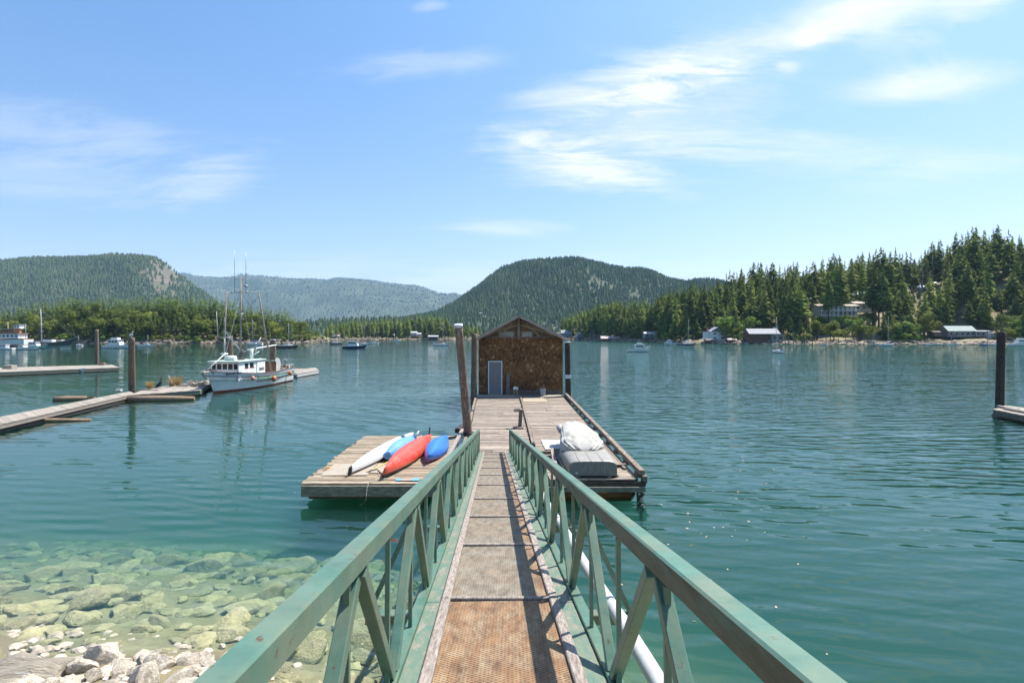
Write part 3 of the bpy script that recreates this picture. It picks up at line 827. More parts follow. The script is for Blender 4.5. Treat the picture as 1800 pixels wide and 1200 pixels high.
for (t, Y, h, d) in vis[nind:]:
    x, y = at(t, Y); pts.append((x, y, ground_h(x, y) - .2)); hs.append(h); ws.append(rt.uniform(.95, 1.25))
if pts:
    def with_trunk(G):
        V, F = G; b = len(V)
        T = np.array([(0.012, 0, 0), (-0.006, 0.011, 0), (-0.006, -0.011, 0), (0, 0, 0.8)])
        return np.vstack([V, T]), np.vstack([F, [[b, b + 1, b + 3], [b + 1, b + 2, b + 3], [b + 2, b, b + 3]]])
    FIR_T = [with_trunk(g) for g in FIRS_G]
    o = link('hillside_forest', scatter_mesh('hillside_forest', FIR_T, pts, hs, fir, ws))
    tag(o, 'mass of fir trees filling in behind the front trees on the right hillside', 'forest', kind='stuff')
# broadleaf trees and bushes along the right shore
for (t, Y, h, kind, lab) in (
        (1276, 340, 15, 'lime', 'bright green broadleaf tree just right of the white house'), (1318, 338, 14, 'lime', 'round yellow-green tree behind the long boathouse'),
        (1210, 366, 9, 'lime', 'small lime green tree left of the white house at the shore'), (1196, 380, 12, 'madr', 'olive round tree left of the lime green shore tree'),
        (1170, 395, 7, 'lime', 'low lime green tree behind the navy sailboat'), (1098, 470, 10, 'madr', 'round green tree between the two low boathouses'),
        (1030, 575, 12, 'madr', 'round olive tree beside the blue grey boathouse'), (1005, 585, 12, 'madr', 'olive tree above the grey shore house'),
        (1630, 322, 16, 'madr', 'olive broadleaf tree left of the grey stilt house'), (1600, 326, 14, 'lime', 'yellow-green tree on the bank left of the stilt house'),
        (1588, 322, 9, 'lime', 'small yellow-green tree low on the bank by the dinghy float'), (1500, 322, 13, 'lime', 'lime green tree below the beige terraced house'),
        (1460, 324, 11, 'madr', 'rounded green tree low on the shore below the terrace'), (1515, 322, 10, 'madr', 'rounded green tree right of the lime one on the shore'),
        (1437, 328, 10, 'madr', 'bushy tree at the foot of the leaning bank'), (1760, 315, 14, 'madr', 'dark green rounded tree right of the stilt house'),
        (1790, 310, 12, 'lime', 'pale yellow-green tree at the right end of the shore'), (1720, 335, 12, 'madr', 'green broadleaf tree behind the stilt house wing')):
    x, y = at(t, Y)
    tree('broadleaf_tree', x, y, h, random.choice(lime_me if kind == 'lime' else madr_me), random.choice(broadtrunk), lab, 'broadleaf trees along the right shore', w=rt.uniform(.85, 1.1))
for i in range(46):
    t = rt.choice((rt.uniform(1428, 1535), rt.uniform(1428, 1535), rt.uniform(1565, 1628), rt.uniform(1690, 1830), rt.uniform(1150, 1235), rt.uniform(1284, 1300)))
    d = rt.uniform(5, 38) if 1424 < t < 1538 else rt.uniform(5, 22)
    if not clear_of_houses(t, d) and not (1424 < t < 1538): continue
    s = lerp(SHORE, t); x, y = at(t, s + d)
    k = rt.random()
    tree('broadleaf_tree', x, y, rt.uniform(7, 12.5), rt.choice(lime_me if k < .4 else madr_me), rt.choice(broadtrunk),
         ('lime green' if k < .4 else 'olive green') + ' broadleaf tree on the bank of the right shore', ('lime' if k < .4 else 'olive') + ' broadleaf trees on the right bank', w=rt.uniform(.8, 1.1))
for i in range(90):
    t = rt.choice((rt.uniform(1425, 1535), rt.uniform(1150, 1240), rt.uniform(1570, 1625), rt.uniform(1280, 1300), rt.uniform(1690, 1830), rt.uniform(1375, 1425), rt.uniform(1430, 1530)))
    s = lerp(SHORE, t); d = rt.uniform(4, 40) if 1420 < t < 1540 else rt.uniform(3, 14)
    if not clear_of_houses(t, d): continue
    x, y = at(t, s + d)
    k = rt.randrange(6) if not (1430 < t < 1530) else rt.choice((2, 3, 4, 5, 4, 5))
    tree('shrub', x, y, rt.uniform(3.0, 6.5), bush_me[k], None, 'low leafy shrub on the bank of the right shore', 'shrubs along the right shore', cat='shrub', leafname='foliage', w=1.25)
for (t, Y, h, lab) in ((1640, 400, 27, 'bare brown dead fir with thin branches among green ones on the high slope'), (1622, 395, 24, 'slimmer bare dead fir next to the taller dead one')):
    x, y = at(t, Y)
    tree('dead_fir', x, y, h, None, deadtrunk, lab, None)

# ---- left island wood
TOPL = [(-60, 545), (0, 542), (20, 540), (45, 532), (75, 524), (110, 520), (150, 516), (200, 518), (240, 519), (290, 511), (310, 514), (350, 518), (400, 521), (430, 526), (470, 535), (500, 539), (530, 556), (550, 572), (562, 584), (572, 598)]
npine = nfirl = 0
rest = []
for (d, st) in ((7, 9.5), (17, 9.5), (30, 9), (46, 8.5), (62, 8)):
    t = -40 + rt.uniform(0, 8)
    while t < 568:
        s = lerp(SHORE, t); Y = s + d + rt.uniform(-4, 4)
        x, y = at(t, Y); g = ground_h(x, y)
        cap = (HY - lerp(TOPL, t)) / 1000 * Y + ZC - g
        if cap > 3:
            h = max(cap * (0.99 if d > 40 else {7: .55, 17: .74, 30: .9}[d]) * rt.uniform(0.80, 1.05), 3)
            if npine < 225 :
                if rt.random() < (0.30 if d < 20 else 0.08):
                    tree('madrona_tree', x, y, h * .95, rt.choice(madr_me), rt.choice(broadtrunk), 'rounded olive green broadleaf tree among the wood on the left island', 'broadleaf trees on the left island', w=rt.uniform(.8, 1.05) * min(1, 14 / h + .25))
                else:
                    tree('pine_tree', x, y, h, rt.choice(pine_me), firtrunk, 'olive green evergreen tree among the wood on the left island', 'evergreen trees on the left island', w=rt.uniform(.8, 1.1))
                npine += 1
            else: rest.append((x, y, g, h))
        t += st * rt.uniform(0.7, 1.3)
if rest:
    o = link('island_forest', scatter_mesh('island_forest', PINES_G, [(a, b, c - .2) for a, b, c, _ in rest], [r[3] for r in rest], pine, [1.0] * len(rest)))
    tag(o, 'back rows of evergreens in the wood on the left island', 'forest', kind='stuff')
for i in range(64):
    t = -20 + 590 * (i + rt.random()) / 64; s_ = lerp(SHORE, t)
    x, y = at(t, s_ + rt.uniform(2.5, 6))
    tree('shrub', x, y, rt.uniform(3.0, 6.0), bush_me[rt.choice((0, 1, 0, 1, 2))], None, 'leafy undergrowth shrub at the foot of the wood on the left island', 'shrubs on the left island', cat='shrub', leafname='foliage', w=1.3)
x, y = at(393.5, 352); tree('broadleaf_tree', x, y, 8.5, lime_me[0], broadtrunk[0], 'small bright lime tree at the water edge behind the fishing boat bow', None, w=.9)
x, y = at(346, 346); tree('shrub', x, y, 5.0, bush_me[2], None, 'wide low lime green shrub at the water edge of the left island', None, cat='shrub', leafname='foliage', w=1.9)

# ---- far shore in the middle
TOPC = [(572, 570), (580, 563), (600, 558), (640, 556), (700, 550), (740, 548), (770, 547), (800, 556), (850, 560), (980, 558), (1000, 548), (1030, 536), (1060, 524), (1090, 518), (1130, 524), (1160, 512), (1190, 500), (1215, 492)]
nc = 0; rest = []
for (d, st) in ((10, 8), (24, 7), (42, 6.5), (60, 6.5)):
    t = 574
    while t < 1190:
        s = lerp(SHORE, t); Y = s + d + rt.uniform(-4, 4)
        x, y = at(t, Y); g = ground_h(x, y)
        cap = (HY - lerp(TOPC, t)) / 1000 * Y + ZC - g
        h = max(cap * rt.uniform(0.72, 1.0) * (0.8 if d < 20 else 1), 5)
        if 790 < t < 985: h *= .75
        hidden = 845 < t < 988
        if not hidden and not (d < 20 and (720 < t < 745 or 985 < t < 1025 or 1130 < t < 1160)):
            if nc < 88 and d in (10, 24, 42) and rt.random() < .75:
                light = rt.random() < .2
                tree('fir_tree', x, y, h, rt.choice(firl_me if light else fir_me), firtrunk,
                     ('lighter green' if light else 'dark') + (' fir tree on the far shore left of the boat shed' if t < 850 else ' fir tree on the far shore just right of the boat shed'),
                     ('light ' if light else 'dark ') + ('firs on the far shore left of the shed' if t < 850 else 'firs on the far shore right of the shed'), w=rt.uniform(.9, 1.3))
                nc += 1
            else: rest.append((x, y, g, h))
        t += st * rt.uniform(.7, 1.3)
o = link('far_shore_forest', scatter_mesh('far_shore_forest', FIR_T, [(a, b, c - .2) for a, b, c, _ in rest], [r[3] for r in rest], fir, [1.15] * len(rest)))
tag(o, 'mass of dark firs filling the far shore in the middle distance', 'forest', kind='stuff')

# ---- rocks along the far shores
def rock_g(seed, flat=0.6, n=2, ang=0.35):
    bm = bmesh.new(); bmesh.ops.create_icosphere(bm, subdivisions=n, radius=1)
    r_ = random.Random(seed)
    planes = []
    for _ in range(11):
        nrm = Vector((r_.gauss(0, 1), r_.gauss(0, 1), r_.gauss(0, 1))).normalized(); planes.append((nrm, r_.uniform(0.5, 0.82)))
    for v in bm.verts:
        p = v.co.copy()
        for nrm, dd in planes:
            e = p.dot(nrm) - dd
            if e > 0: p -= nrm * e * 0.97
        p *= 1 + mnoise.noise(p * 2.3 + Vector((seed, 0, 0))) * ang * 0.4
        v.co = Vector((p.x, p.y * 0.8, p.z * flat))
    bmesh.ops.triangulate(bm, faces=bm.faces)
    V = np.array([v.co[:] for v in bm.verts]); bm.verts.index_update()
    F = np.array([[v.index for v in f.verts] for f in bm.faces]); bm.free()
    return V, F
RK = [rock_g(s, 0.6, 1) for s in range(4)]
for (name, a, b, n, lab, sz) in (('shore_rubble', -60, 572, 520, 'pale brown rocks and ledges along the waterline of the left island', (0.6, 2.6)),
                             ('shore_rubble', 575, 1190, 420, 'pale rocks along the waterline of the far middle shore', (0.7, 2.8)),
                             ('shore_rubble', 1190, 1850, 560, 'brown and grey rocks along the waterline of the right shore', (0.5, 2.1))):
    P = []; H = []
    for i in range(n):
        t = rt.uniform(a, b); s = lerp(SHORE, t); Y = s + rt.uniform(-1.5, 5.5)
        x, y = at(t, Y); P.append((x, y, max(ground_h(x, y), -.1) )); H.append(rt.uniform(*sz))
    o = link(name, scatter_mesh(name, RK, P, H, farrock, [1.3] * n)); tag(o, lab, 'rocks', kind='stuff')
# ================================================================== the gangway
def gx(Y): return 0.0117 - 0.0333 * (Y - 1.06)
def gz(Y): return ZC - (1.3085 + 0.1401 * Y) + 0.03
def G(rel, Y, h=0.0): return Vector((gx(Y) + rel, Y, gz(Y) + h))
def mesh_mat():
    """rusty expanded metal over boards: diamond strands over gaps, rust brown near, grey farther down"""
    m = bpy.data.materials.new('rusty_metal_mesh'); m.use_nodes = True
    nt = m.node_tree; N, Lk = nt.nodes, nt.links; p = N['Principled BSDF']
    p.inputs['Roughness'].default_value = 0.75
    tc = N.new('ShaderNodeNewGeometry')
    mp = N.new('ShaderNodeMapping'); mp.inputs['Scale'].default_value = (1, 1, 1)
    Lk.new(tc.outputs['Position'], mp.inputs[0])
    waves = []
    for ang in (32, -32):
        m2 = N.new('ShaderNodeMapping'); m2.inputs['Rotation'].default_value = (0, 0, rad(ang))
        Lk.new(tc.outputs['Position'], m2.inputs[0])
        w = N.new('ShaderNodeTexWave'); w.wave_type = 'BANDS'; w.bands_direction = 'Y'; w.inputs['Scale'].default_value = 15; w.inputs['Distortion'].default_value = 0.3
        Lk.new(m2.outputs[0], w.inputs['Vector']); waves.append(w.outputs['Fac'])
    mxm = N.new('ShaderNodeMath'); mxm.operation = 'MAXIMUM'; Lk.new(waves[0], mxm.inputs[0]); Lk.new(waves[1], mxm.inputs[1])
    st = N.new('ShaderNodeMapRange'); st.inputs[1].default_value = 0.55; st.inputs[2].default_value = 0.9; Lk.new(mxm.outputs[0], st.inputs[0])
    def noise(s, lo, hi, stx=(1, 1, 1)):
        mm = N.new('ShaderNodeMapping'); mm.inputs['Scale'].default_value = stx; Lk.new(tc.outputs['Position'], mm.inputs[0])
        t = N.new('ShaderNodeTexNoise'); t.inputs['Scale'].default_value = s; t.inputs['Detail'].default_value = 8; t.inputs['Roughness'].default_value = .7; Lk.new(mm.outputs[0], t.inputs['Vector'])
        r = N.new('ShaderNodeMapRange'); r.inputs[1].default_value = lo; r.inputs[2].default_value = hi; Lk.new(t.outputs[0], r.inputs[0]); return r.outputs[0]
    def mix(a, b, f, bt='MIX'):
        x = N.new('ShaderNodeMix'); x.data_type = 'RGBA'; x.blend_type = bt
        for i, v in ((6, a), (7, b)):
            if isinstance(v, tuple): x.inputs[i].default_value = (*v, 1)
            else: Lk.new(v, x.inputs[i])
        if isinstance(f, float): x.inputs[0].default_value = f
        else: Lk.new(f, x.inputs[0])
        return x.outputs[2]
    rust = mix((0.13, 0.065, 0.030), (0.36, 0.20, 0.09), noise(6, .35, .65, (2.2, .7, 1)))
    rust = mix(rust, (0.42, 0.31, 0.19), noise(9, .45, .7, (1.5, .5, 1)))
    greyc = mix((0.15, 0.12, 0.085), (0.34, 0.295, 0.23), noise(5, .35, .65, (3, 1, 1)))
    sep = N.new('ShaderNodeSeparateXYZ'); Lk.new(tc.outputs['Position'], sep.inputs[0])
    # the first panel is all rust; beyond it the rust stays along the right edge only
    r1 = N.new('ShaderNodeMapRange'); r1.inputs[1].default_value = 3.9; r1.inputs[2].default_value = 4.0; Lk.new(sep.outputs[1], r1.inputs[0])
    cx = N.new('ShaderNodeMath'); cx.operation = 'MULTIPLY_ADD'; cx.inputs[1].default_value = 0.0333; Lk.new(sep.outputs[1], cx.inputs[0]); Lk.new(sep.outputs[0], cx.inputs[2])
    r2 = N.new('ShaderNodeMapRange'); r2.inputs[1].default_value = 0.36; r2.inputs[2].default_value = 0.20; Lk.new(cx.outputs[0], r2.inputs[0])
    nn = noise(2.5, .38, .58)
    q = N.new('ShaderNodeMath'); q.operation = 'MULTIPLY'; Lk.new(r1.outputs[0], q.inputs[0]); Lk.new(r2.outputs[0], q.inputs[1])
    q2 = N.new('ShaderNodeMath'); q2.operation = 'MULTIPLY'; Lk.new(q.outputs[0], q2.inputs[0])
    q3 = N.new('ShaderNodeMath'); q3.operation = 'MULTIPLY_ADD'; q3.inputs[1].default_value = 0.45; q3.inputs[2].default_value = 0.62; Lk.new(nn, q3.inputs[0]); Lk.new(q3.outputs[0], q2.inputs[1])
    base = mix(rust, greyc, q2.outputs[0])
    dark = mix(base, (0.22, 0.18, 0.15), 0.72, 'MULTIPLY')
    fin = mix(dark, base, st.outputs[0])
    Lk.new(fin, p.inputs['Base Color'])
    b = N.new('ShaderNodeBump'); b.inputs['Strength'].default_value = 0.6; b.inputs['Distance'].default_value = 0.004
    Lk.new(st.outputs[0], b.inputs['Height']); Lk.new(b.outputs[0], p.inputs['Normal'])
    return m
brown_green = mat('brown_green_paint', (0.055, 0.060, 0.035), (0.13, 0.115, 0.075), 5, 0.6, (4, 0.8, 4), c3=(0.085, 0.14, 0.10), s3=2.2, lo3=0.5, hi3=0.62, bump=0.3, bscale=30, bdist=0.004)
def build_gangway():
    root = empty('gangway', (0, 10, 0), 0, 'green railed metal gangway sloping down to the floating dock', 'gangway')
    def P(mb, name, mt, bevel=0):
        o = mb.build(name, mt, root, bevel); o.location = (0, -10, 0); return o
    Ya, Yb = -0.6, 19.9
    for s in (-1, 1):
        # top rail: a square tube, in lengths welded together
        mb = MB().beam(G(s * .545, Ya, .81 - .042), G(s * .545, Yb, .81 - .042), 0.074, 0.084)
        if s > 0: mb.m[0] = 1; mb.m[4] = 1  # right rail: inner side and underside in a darker brown-green
        o = P(mb, 'top_rail', [green, brown_green], 0.007)
        mb = MB().beam(G(s * .545, Ya, -.055), G(s * .545, Yb, -.055), 0.07, 0.13)
        P(mb, 'bottom_rail', green, 0.004)
        mb = MB().beam(G(s * .60, Ya, -.17), G(s * .60, Yb, -.17), 0.045, 0.05)
        P(mb, 'lower_flange', greenworn)
        # boards beside the walking surface
        ys = [Ya, 3.93, 7.15, 10.4, 13.7, 17.0, Yb]
        for a, b in zip(ys, ys[1:]):
            P(MB().beam(G(s * .457, a + .006, -.012 - .05), G(s * .457, b - .006, -.012 - .05), 0.105, 0.10), 'side_board', greenworn, 0.004)
            P(MB().beam(G(s * .372, a + .006, .020 - .03), G(s * .372, b - .006, .020 - .03), 0.062, 0.062), 'edge_strip', curb, 0.006)
        # zig-zag web of flat posts and thin upright rods
        t = 0.55; k = 0
        while t < Yb - 0.5:
            top = t
            for sg in (-1, 1):
                bot = top + sg * 0.72
                if bot > Yb: continue
                P(MB().beam(G(s * .540, top + sg * .05, .705), G(s * .545, bot, 0.0), 0.05, 0.05, up=(1, 0, 0)), 'diagonal_post', green, 0.003)
            t += 1.5
        t = 0.32 + 0.1
        while t < Yb:
            P(MB().beam(G(s * .540, t, .705), G(s * .545, t, 0.0), 0.022, 0.022, up=(0, 1, 0)), 'upright_rod', green)
            t += 0.75
        P(MB().beam(G(s * .540, Yb - .03, .75), G(s * .545, Yb - .03, -0.05), 0.06, 0.05, up=(0, 1, 0)), 'end_post', green, 0.003)
    # walking surface: metal mesh panels between battens
    ys = [-.6, .75, 2.35, 3.97, 5.62, 7.19, 8.73, 10.5, 12.2, 13.9, 15.8, 17.2, 18.7, 19.85]
    mm = mesh_mat()
    for a, b in zip(ys, ys[1:]):
        P(MB().beam(G(0, a + .03, -.02), G(0, b - .03, -.02), 0.68, 0.03), 'mesh_panel', mm)
    for y in ys[1:]:
        P(MB().beam(G(-.365, y, -.004), G(.365, y, -.004), 0.038, 0.040), 'batten', curb, 0.006)
    # cross beams with outriggers and braces
    for y in (.9, 4.15, 7.4, 10.65, 13.9, 17.1):
        P(MB().beam(G(-.97, y, -.19), G(.97, y, -.19), 0.10, 0.07), 'cross_beam', green, 0.004)
        for s in (-1, 1):
            P(MB().beam(G(s * .95, y, -.15), G(s * .56, y, .70), 0.035, 0.035, up=(0, 1, 0)), 'brace', green)
    # landing wheels at the foot
    for s in (-1, 1):
        P(MB().tube(G(s * .40 - .04, Yb - .05, -.10), G(s * .40 + .04, Yb - .05, -.10), 0.055, n=14), 'wheel', black)
    return root
build_gangway()
mb = MB().path([G(.80, Y, -.085 + .012 * math.sin(Y * 2.1)) for Y in np.linspace(-.5, 17.3, 30)] + [Vector((.42, 18.0, .62)), Vector((.50, 19.0, .60))], 0.048, 12)
tag(mb.build('water_pipe', whitepvc), 'long white plastic pipe lying on the right outriggers of the gangway', 'pipe')

# ================================================================== floats
PLANKME = {}
def plank_me(L, w, th, m, key):
    k = (round(L, 2), round(w, 3), key)
    if k not in PLANKME:
        mb = MB(); mb.box((0, 0, 0), (L, w, th))
        PLANKME[k] = mb.mesh('plank', m)
    return PLANKME[k]
rp = random.Random(5)
def planks(root, y0, y1, pitch, xl, xr, z, m, key, split=None, jit=0.05, skip=None, name='plank'):
    y = y0 + pitch / 2; n = 0
    while y < y1:
        a, b = xl(y), xr(y)
        segs = [(a, b)]
        if split and rp.random() < split:
            c = a + (b - a) * rp.uniform(.35, .65); segs = [(a, c - .004), (c + .004, b)]
        for (p, q) in segs:
            if skip and skip((p + q) / 2, y): continue
            L = q - p + rp.uniform(-jit, jit)
            Lq = round(L / 0.1) * 0.1
            me = plank_me(Lq, pitch - rp.choice((.010, .014, .022)), .045, m, key)
            o = link(name, me, root)
            o.location = ((p + q) / 2 - root.location.x, y - root.location.y, z - root.location.z - .0225 + rp.uniform(-.006, .006))
            o.rotation_euler = (rp.uniform(-.02, .02), rp.uniform(-.002, .002), rp.uniform(-.004, .004))
            n += 1
        y += pitch
    return n
ZD = 0.55
def build_floats():
    # left half of the main float, where the gangway lands
    r = empty('landing_float', (-.8, 29, 0), 0, 'left half of the weathered plank float where the gangway lands, running to the boat shed', 'float')
    def P(mb, name, mt, bevel=0):
        o = mb.build(name, mt, r, bevel); o.location = -r.location; return o
    xl = lambda y: lerp([(17, -1.55), (24, -1.78), (39.6, -2.38)], y)
    xr = lambda y: lerp([(17, .74), (21, .70), (39.6, .42)], y)
    n = planks(r, 18.3, 41.0, 0.182, xl, xr, ZD, deckwood, 'a', split=.45)
    for s in (0, 1):
        f = xl if s == 0 else xr
        pts = [(f(y) + (.07 if s == 0 else -.07), y, ZD - .20) for y in (18.3, 24, 32, 41)]
        mb = MB()
        for a, b in zip(pts, pts[1:]): mb.beam(a, b, .14, .28)
        P(mb, 'side_stringer', beamwood)
    P(MB().beam((xl(18.3), 18.28, ZD - .18), (xr(18.3), 18.28, ZD - .18), .10, .26), 'end_beam', greybeam)
    for k in range(5):
        x = -1.5 + k * .5
        P(MB().tube((x, 18.6, .02), (x - .3, 41, .02), .26, n=9), 'float_log', wetwood)
    # timber edging with gaps along the left side
    mb = MB()
    for a, b in ((19.0, 22.7), (24.0, 30.4), (31.0, 38.5)):
        mb.beam((xl(a) - .10, a, ZD + .02), (xl(b) - .10, b, ZD + .02), .13, .12)
    P(mb, 'edge_timber', beamwood, .01)
    # right half
    r2 = empty('outer_float', (2.3, 28, 0), 0, 'right half of the weathered plank float with a timber edge rail and dark underside', 'float')
    r = r2
    def P2(mb, name, mt, bevel=0):
        o = mb.build(name, mt, r2, bevel); o.location = -r2.location; return o
    xl2 = lambda y: lerp([(16.2, .98), (21, .86), (39.6, .60)], y)
    xr2 = lambda y: lerp([(16.2, 3.52), (39.6, 3.42)], y)
    hole = lambda x, y: (18.9 < y < 20.3 and x < 1.6)
    planks(r2, 16.25, 41.0, 0.178, xl2, xr2, ZD, deckwood, 'b', split=.5)
    for x in (1.0, 2.2, 3.45): P2(MB().beam((x, 16.4, ZD - .12), (x * .93, 41, ZD - .12), .12, .14), 'joist', wetwood)
    P2(MB().beam((.95, 16.27, ZD - .125), (3.82, 16.27, ZD - .125), .10, .12), 'end_beam', wetwood)
    P2(MB().beam((.95, 16.20, ZD - .265), (3.80, 16.20, ZD - .265), .12, .15), 'lower_beam', greybeam, .01)
    P2(MB().tube((1.1, 16.62, .055), (3.45, 16.62, .055), .22, n=14), 'cross_log', rustwood)
    for x in (1.3, 2.6, 3.4): P2(MB().tube((x, 16.9, .0), (x * .93, 41, .0), .27, n=9), 'float_log', wetwood)
    # stacked timber rail along the right edge, raised on blocks
    mb = MB(); yy = 16.3
    segs = [(16.35, 22.0), (22.1, 29.0), (29.1, 38.8)]
    for a, b in segs:
        o = P2(MB().beam((3.74 - .005 * (a - 16), a, ZD + .17), (3.74 - .005 * (b - 16), b, ZD + .17), .17, .15), 'edge_rail', beamwood, .012)
    for k in range(14): P2(MB().box((3.72 - .008 * k, 16.7 + k * 1.65, ZD + .045), (.20, .35, .10)), 'rail_block', beamwood)
    P2(MB().beam((3.56, 16.3, ZD - .10), (3.46, 40, ZD - .10), .10, .22), 'side_stringer', wetwood)
    P2(MB().beam((3.80, 16.22, ZD + .0), (3.80, 16.5, ZD + .0), .12, .20), 'corner_post', beamwood)
    # mussel-grown iron work hanging at the near right corner
    mb = MB()
    for k in range(60):
        a = rp.uniform(0, 6.28); z = rp.uniform(-.45, .38)
        mb.box((3.68 + .07 * math.cos(a), 16.30 + .07 * math.sin(a), z), (rp.uniform(.03, .09),) * 3, rp.choice((0, 0, 1)), mat=Euler((rp.random() * 3, rp.random() * 3, 0)).to_matrix())
    mb.tube((3.70, 16.3, .42), (3.70, 16.3, -1.2), .045, n=8)
    P2(mb, 'mussel_grown_post', [wetwood, offwhite])
    # ladder-like loose frame and gap boards between the halves
    mb = MB().beam((.78, 21.3, ZD + .055), (.56, 39.4, ZD + .035), .10, .10); tag(mb.build('joint_timber', beamwood, None, .01), 'long dark timber lying over the joint between the two float halves', 'timber')
    mb = MB().beam((1.35, 17.6, ZD + .06), (1.42, 20.3, ZD + .06), .12, .08); tag(mb.build('loose_board', curb, None, .005), 'loose pale board lying on the right float beside the covered boat', 'board')
    t = empty('cross_block_frame', (1.16, 19.4, ZD), 0, 'short timber blocks set in a gap of the right float beside the railing', 'frame')
    for k, yy in enumerate((18.5, 19.15, 19.8)):
        o = MB().box((0, 0, .05), (.30, .16, .10)).build('block', beamwood, t, .008); o.location = (0, yy - 19.4, 0)
    for k, (x0, x1, y0, y1, L) in enumerate(((3.30, 3.20, 17.9, 22.6, 0), (3.46, 3.34, 17.4, 24.2, 0))):
        tag(MB().beam((x0, y0, ZD + .035), (x1, y1, ZD + .035), .22 if k == 0 else .10, .05).build('long_board', curb if k == 0 else beamwood, None, .004),
            ('wide grey board lying lengthwise right of the covered boat', 'narrow dark timber lying lengthwise beside the edge rail')[k], 'board')
    tag(MB().beam((2.9, 17.75, ZD + .065), (3.62, 17.9, ZD + .065), .18, .035).build('short_board', beamwood, None, .004), 'short board lying crosswise at the near right corner of the float', 'board')
    o = MB().add([(0.95, 20.4, ZD + .03), (1.72, 20.6, ZD + .02), (1.70, 22.2, ZD + .04), (0.88, 22.4, ZD + .02), (0.95, 20.4, ZD + .036), (1.72, 20.6, ZD + .026), (1.70, 22.2, ZD + .046), (0.88, 22.4, ZD + .026)],
                 [(3, 2, 1, 0), (4, 5, 6, 7), (0, 1, 5, 4), (1, 2, 6, 5), (2, 3, 7, 6), (3, 0, 4, 7)]).build('pale_sheet', sheetpale)
    o.location = (.25, 0, 0)
    tag(o, 'pale flat sheet lying on the planks left of the canvas covered heap', 'sheet')
    tag(MB().box((1.45, 36.4, ZD + .012), (1.5, 2.4, .018)).build('plywood_sheet', plyw2), 'tan plywood sheet lying on the deck in front of the boat shed', 'plywood')
    tag(MB().box((-.9, 38.9, ZD + .014), (3.0, 1.1, .02)).build('grey_plywood', plyw), 'grey board flat on the deck along the foot of the shed door', 'plywood')
    tag(MB().box((2.75, 38.5, ZD + .03), (1.3, .9, .05), rz=.2).build('pale_board', plyw), 'pale board on the deck near the right corner of the shed', 'board')
    # kayak float
    r3 = empty('kayak_float', (-4.1, 19.6, 0), 0, 'square weathered plank float on the left carrying the upturned kayaks', 'float')
    def P3(mb, name, mt, bevel=0):
        o = mb.build(name, mt, r3, bevel); o.location = -r3.location; return o
    xl3 = lambda y: lerp([(15.75, -5.86), (23.4, -6.05)], y)
    xr3 = lambda y: lerp([(15.75, -2.15), (23.4, -2.2)], y)
    planks(r3, 15.8, 23.45, 0.205, xl3, xr3, ZD, deckwood_f, 'c', split=.5, jit=.10)
    P3(MB().beam((-5.84, 15.78, ZD - .20), (-2.15, 15.78, ZD - .20), .10, .30), 'end_beam', greybeam, .012)
    P3(MB().beam((-5.84, 23.4, ZD - .20), (-2.2, 23.4, ZD - .20), .10, .30), 'end_beam', greybeam)
    P3(MB().beam((-5.80, 15.9, ZD - .20), (-5.98, 23.3, ZD - .20), .10, .30), 'side_beam', greybeam)
    P3(MB().beam((-2.25, 15.9, ZD - .20), (-2.25, 23.3, ZD - .20), .10, .30), 'side_beam', beamwood)
    for x in (-5.4, -4.1, -2.8): P3(MB().tube((x, 17.6, -.14), (x, 23.2, -.14), .20, n=9), 'float_log', wetwood)
    P3(MB().box((-4.0, 16.35, ZD - .36), (3.5, .5, .30)), 'front_baulk', wetwood)
    tag(MB().beam((-2.12, 16.6, ZD + .08), (-2.12, 24.4, ZD + .08), .14, .10).build('joint_board', curb, None, .01), 'long pale board bridging the kayak float and the main float', 'board')
    for (c, d, m, lab, nm, rz) in (((-4.95, 17.4), (1.35, 1.5), plyw, 'thin grey plywood sheet lying left of the white kayak', 'plywood_sheet', .04), ((-3.9, 17.5), (.75, 1.1), plyw, 'small pale plywood sheet between the white and red kayaks', 'plywood_sheet', -.1)):
        tag(MB().box((c[0], c[1], ZD + .018), (d[0], d[1], .015), rz=rz).build(nm, m), lab, 'plywood')
    mb = MB().box((-2.95, 16.15, ZD + .02), (.62, .20, .015))
    o = mb.build('foam_board', plyw); tag(o, 'pale foam board wrapped in blue plastic at the front edge of the kayak float', 'board')
    for dx in (-.27, .22): MB().box((-2.95 + dx, 16.15, ZD + .022), (.16 + dx * .1, .22, .017), rz=.02).build('blue_wrap', bluetape, o)
    # orange shredded lumber bits on left edge
    mb = MB()
    for k in range(14): mb.box((-5.6 + rp.uniform(-.14, .14), 17.6 + rp.uniform(-.35, .35), ZD + .02), (rp.uniform(.05, .18), .03, .02), rz=rp.uniform(0, 3))
    tag(mb.build('wood_scraps', mat('orange_wood', (.5, .25, .1), (.65, .42, .22), 5)), 'little heap of orange brown wood scraps at the left edge of the kayak float', 'scraps')
    # rope hanging over the front edge
    tag(MB().path([(-3.55, 16.3, ZD + .02), (-3.85, 16.1, ZD + .02), (-3.98, 15.80, ZD + .03), (-4.0, 15.68, ZD - .10), (-4.03, 15.68, .1), (-4.2, 15.68, -.02)], .012, 6).build('rope', rope), 'thin frayed rope hanging over the front edge of the kayak float', 'rope')
    tag(MB().path([(-4.35, 17.0, ZD + .03), (-4.1, 17.3, ZD + .05), (-3.85, 16.8, ZD + .03), (-3.72, 16.35, ZD + .03)], .014, 6).build('dark_rope', black), 'dark rope running from the white kayak to the tip of the red one', 'rope')
build_floats()

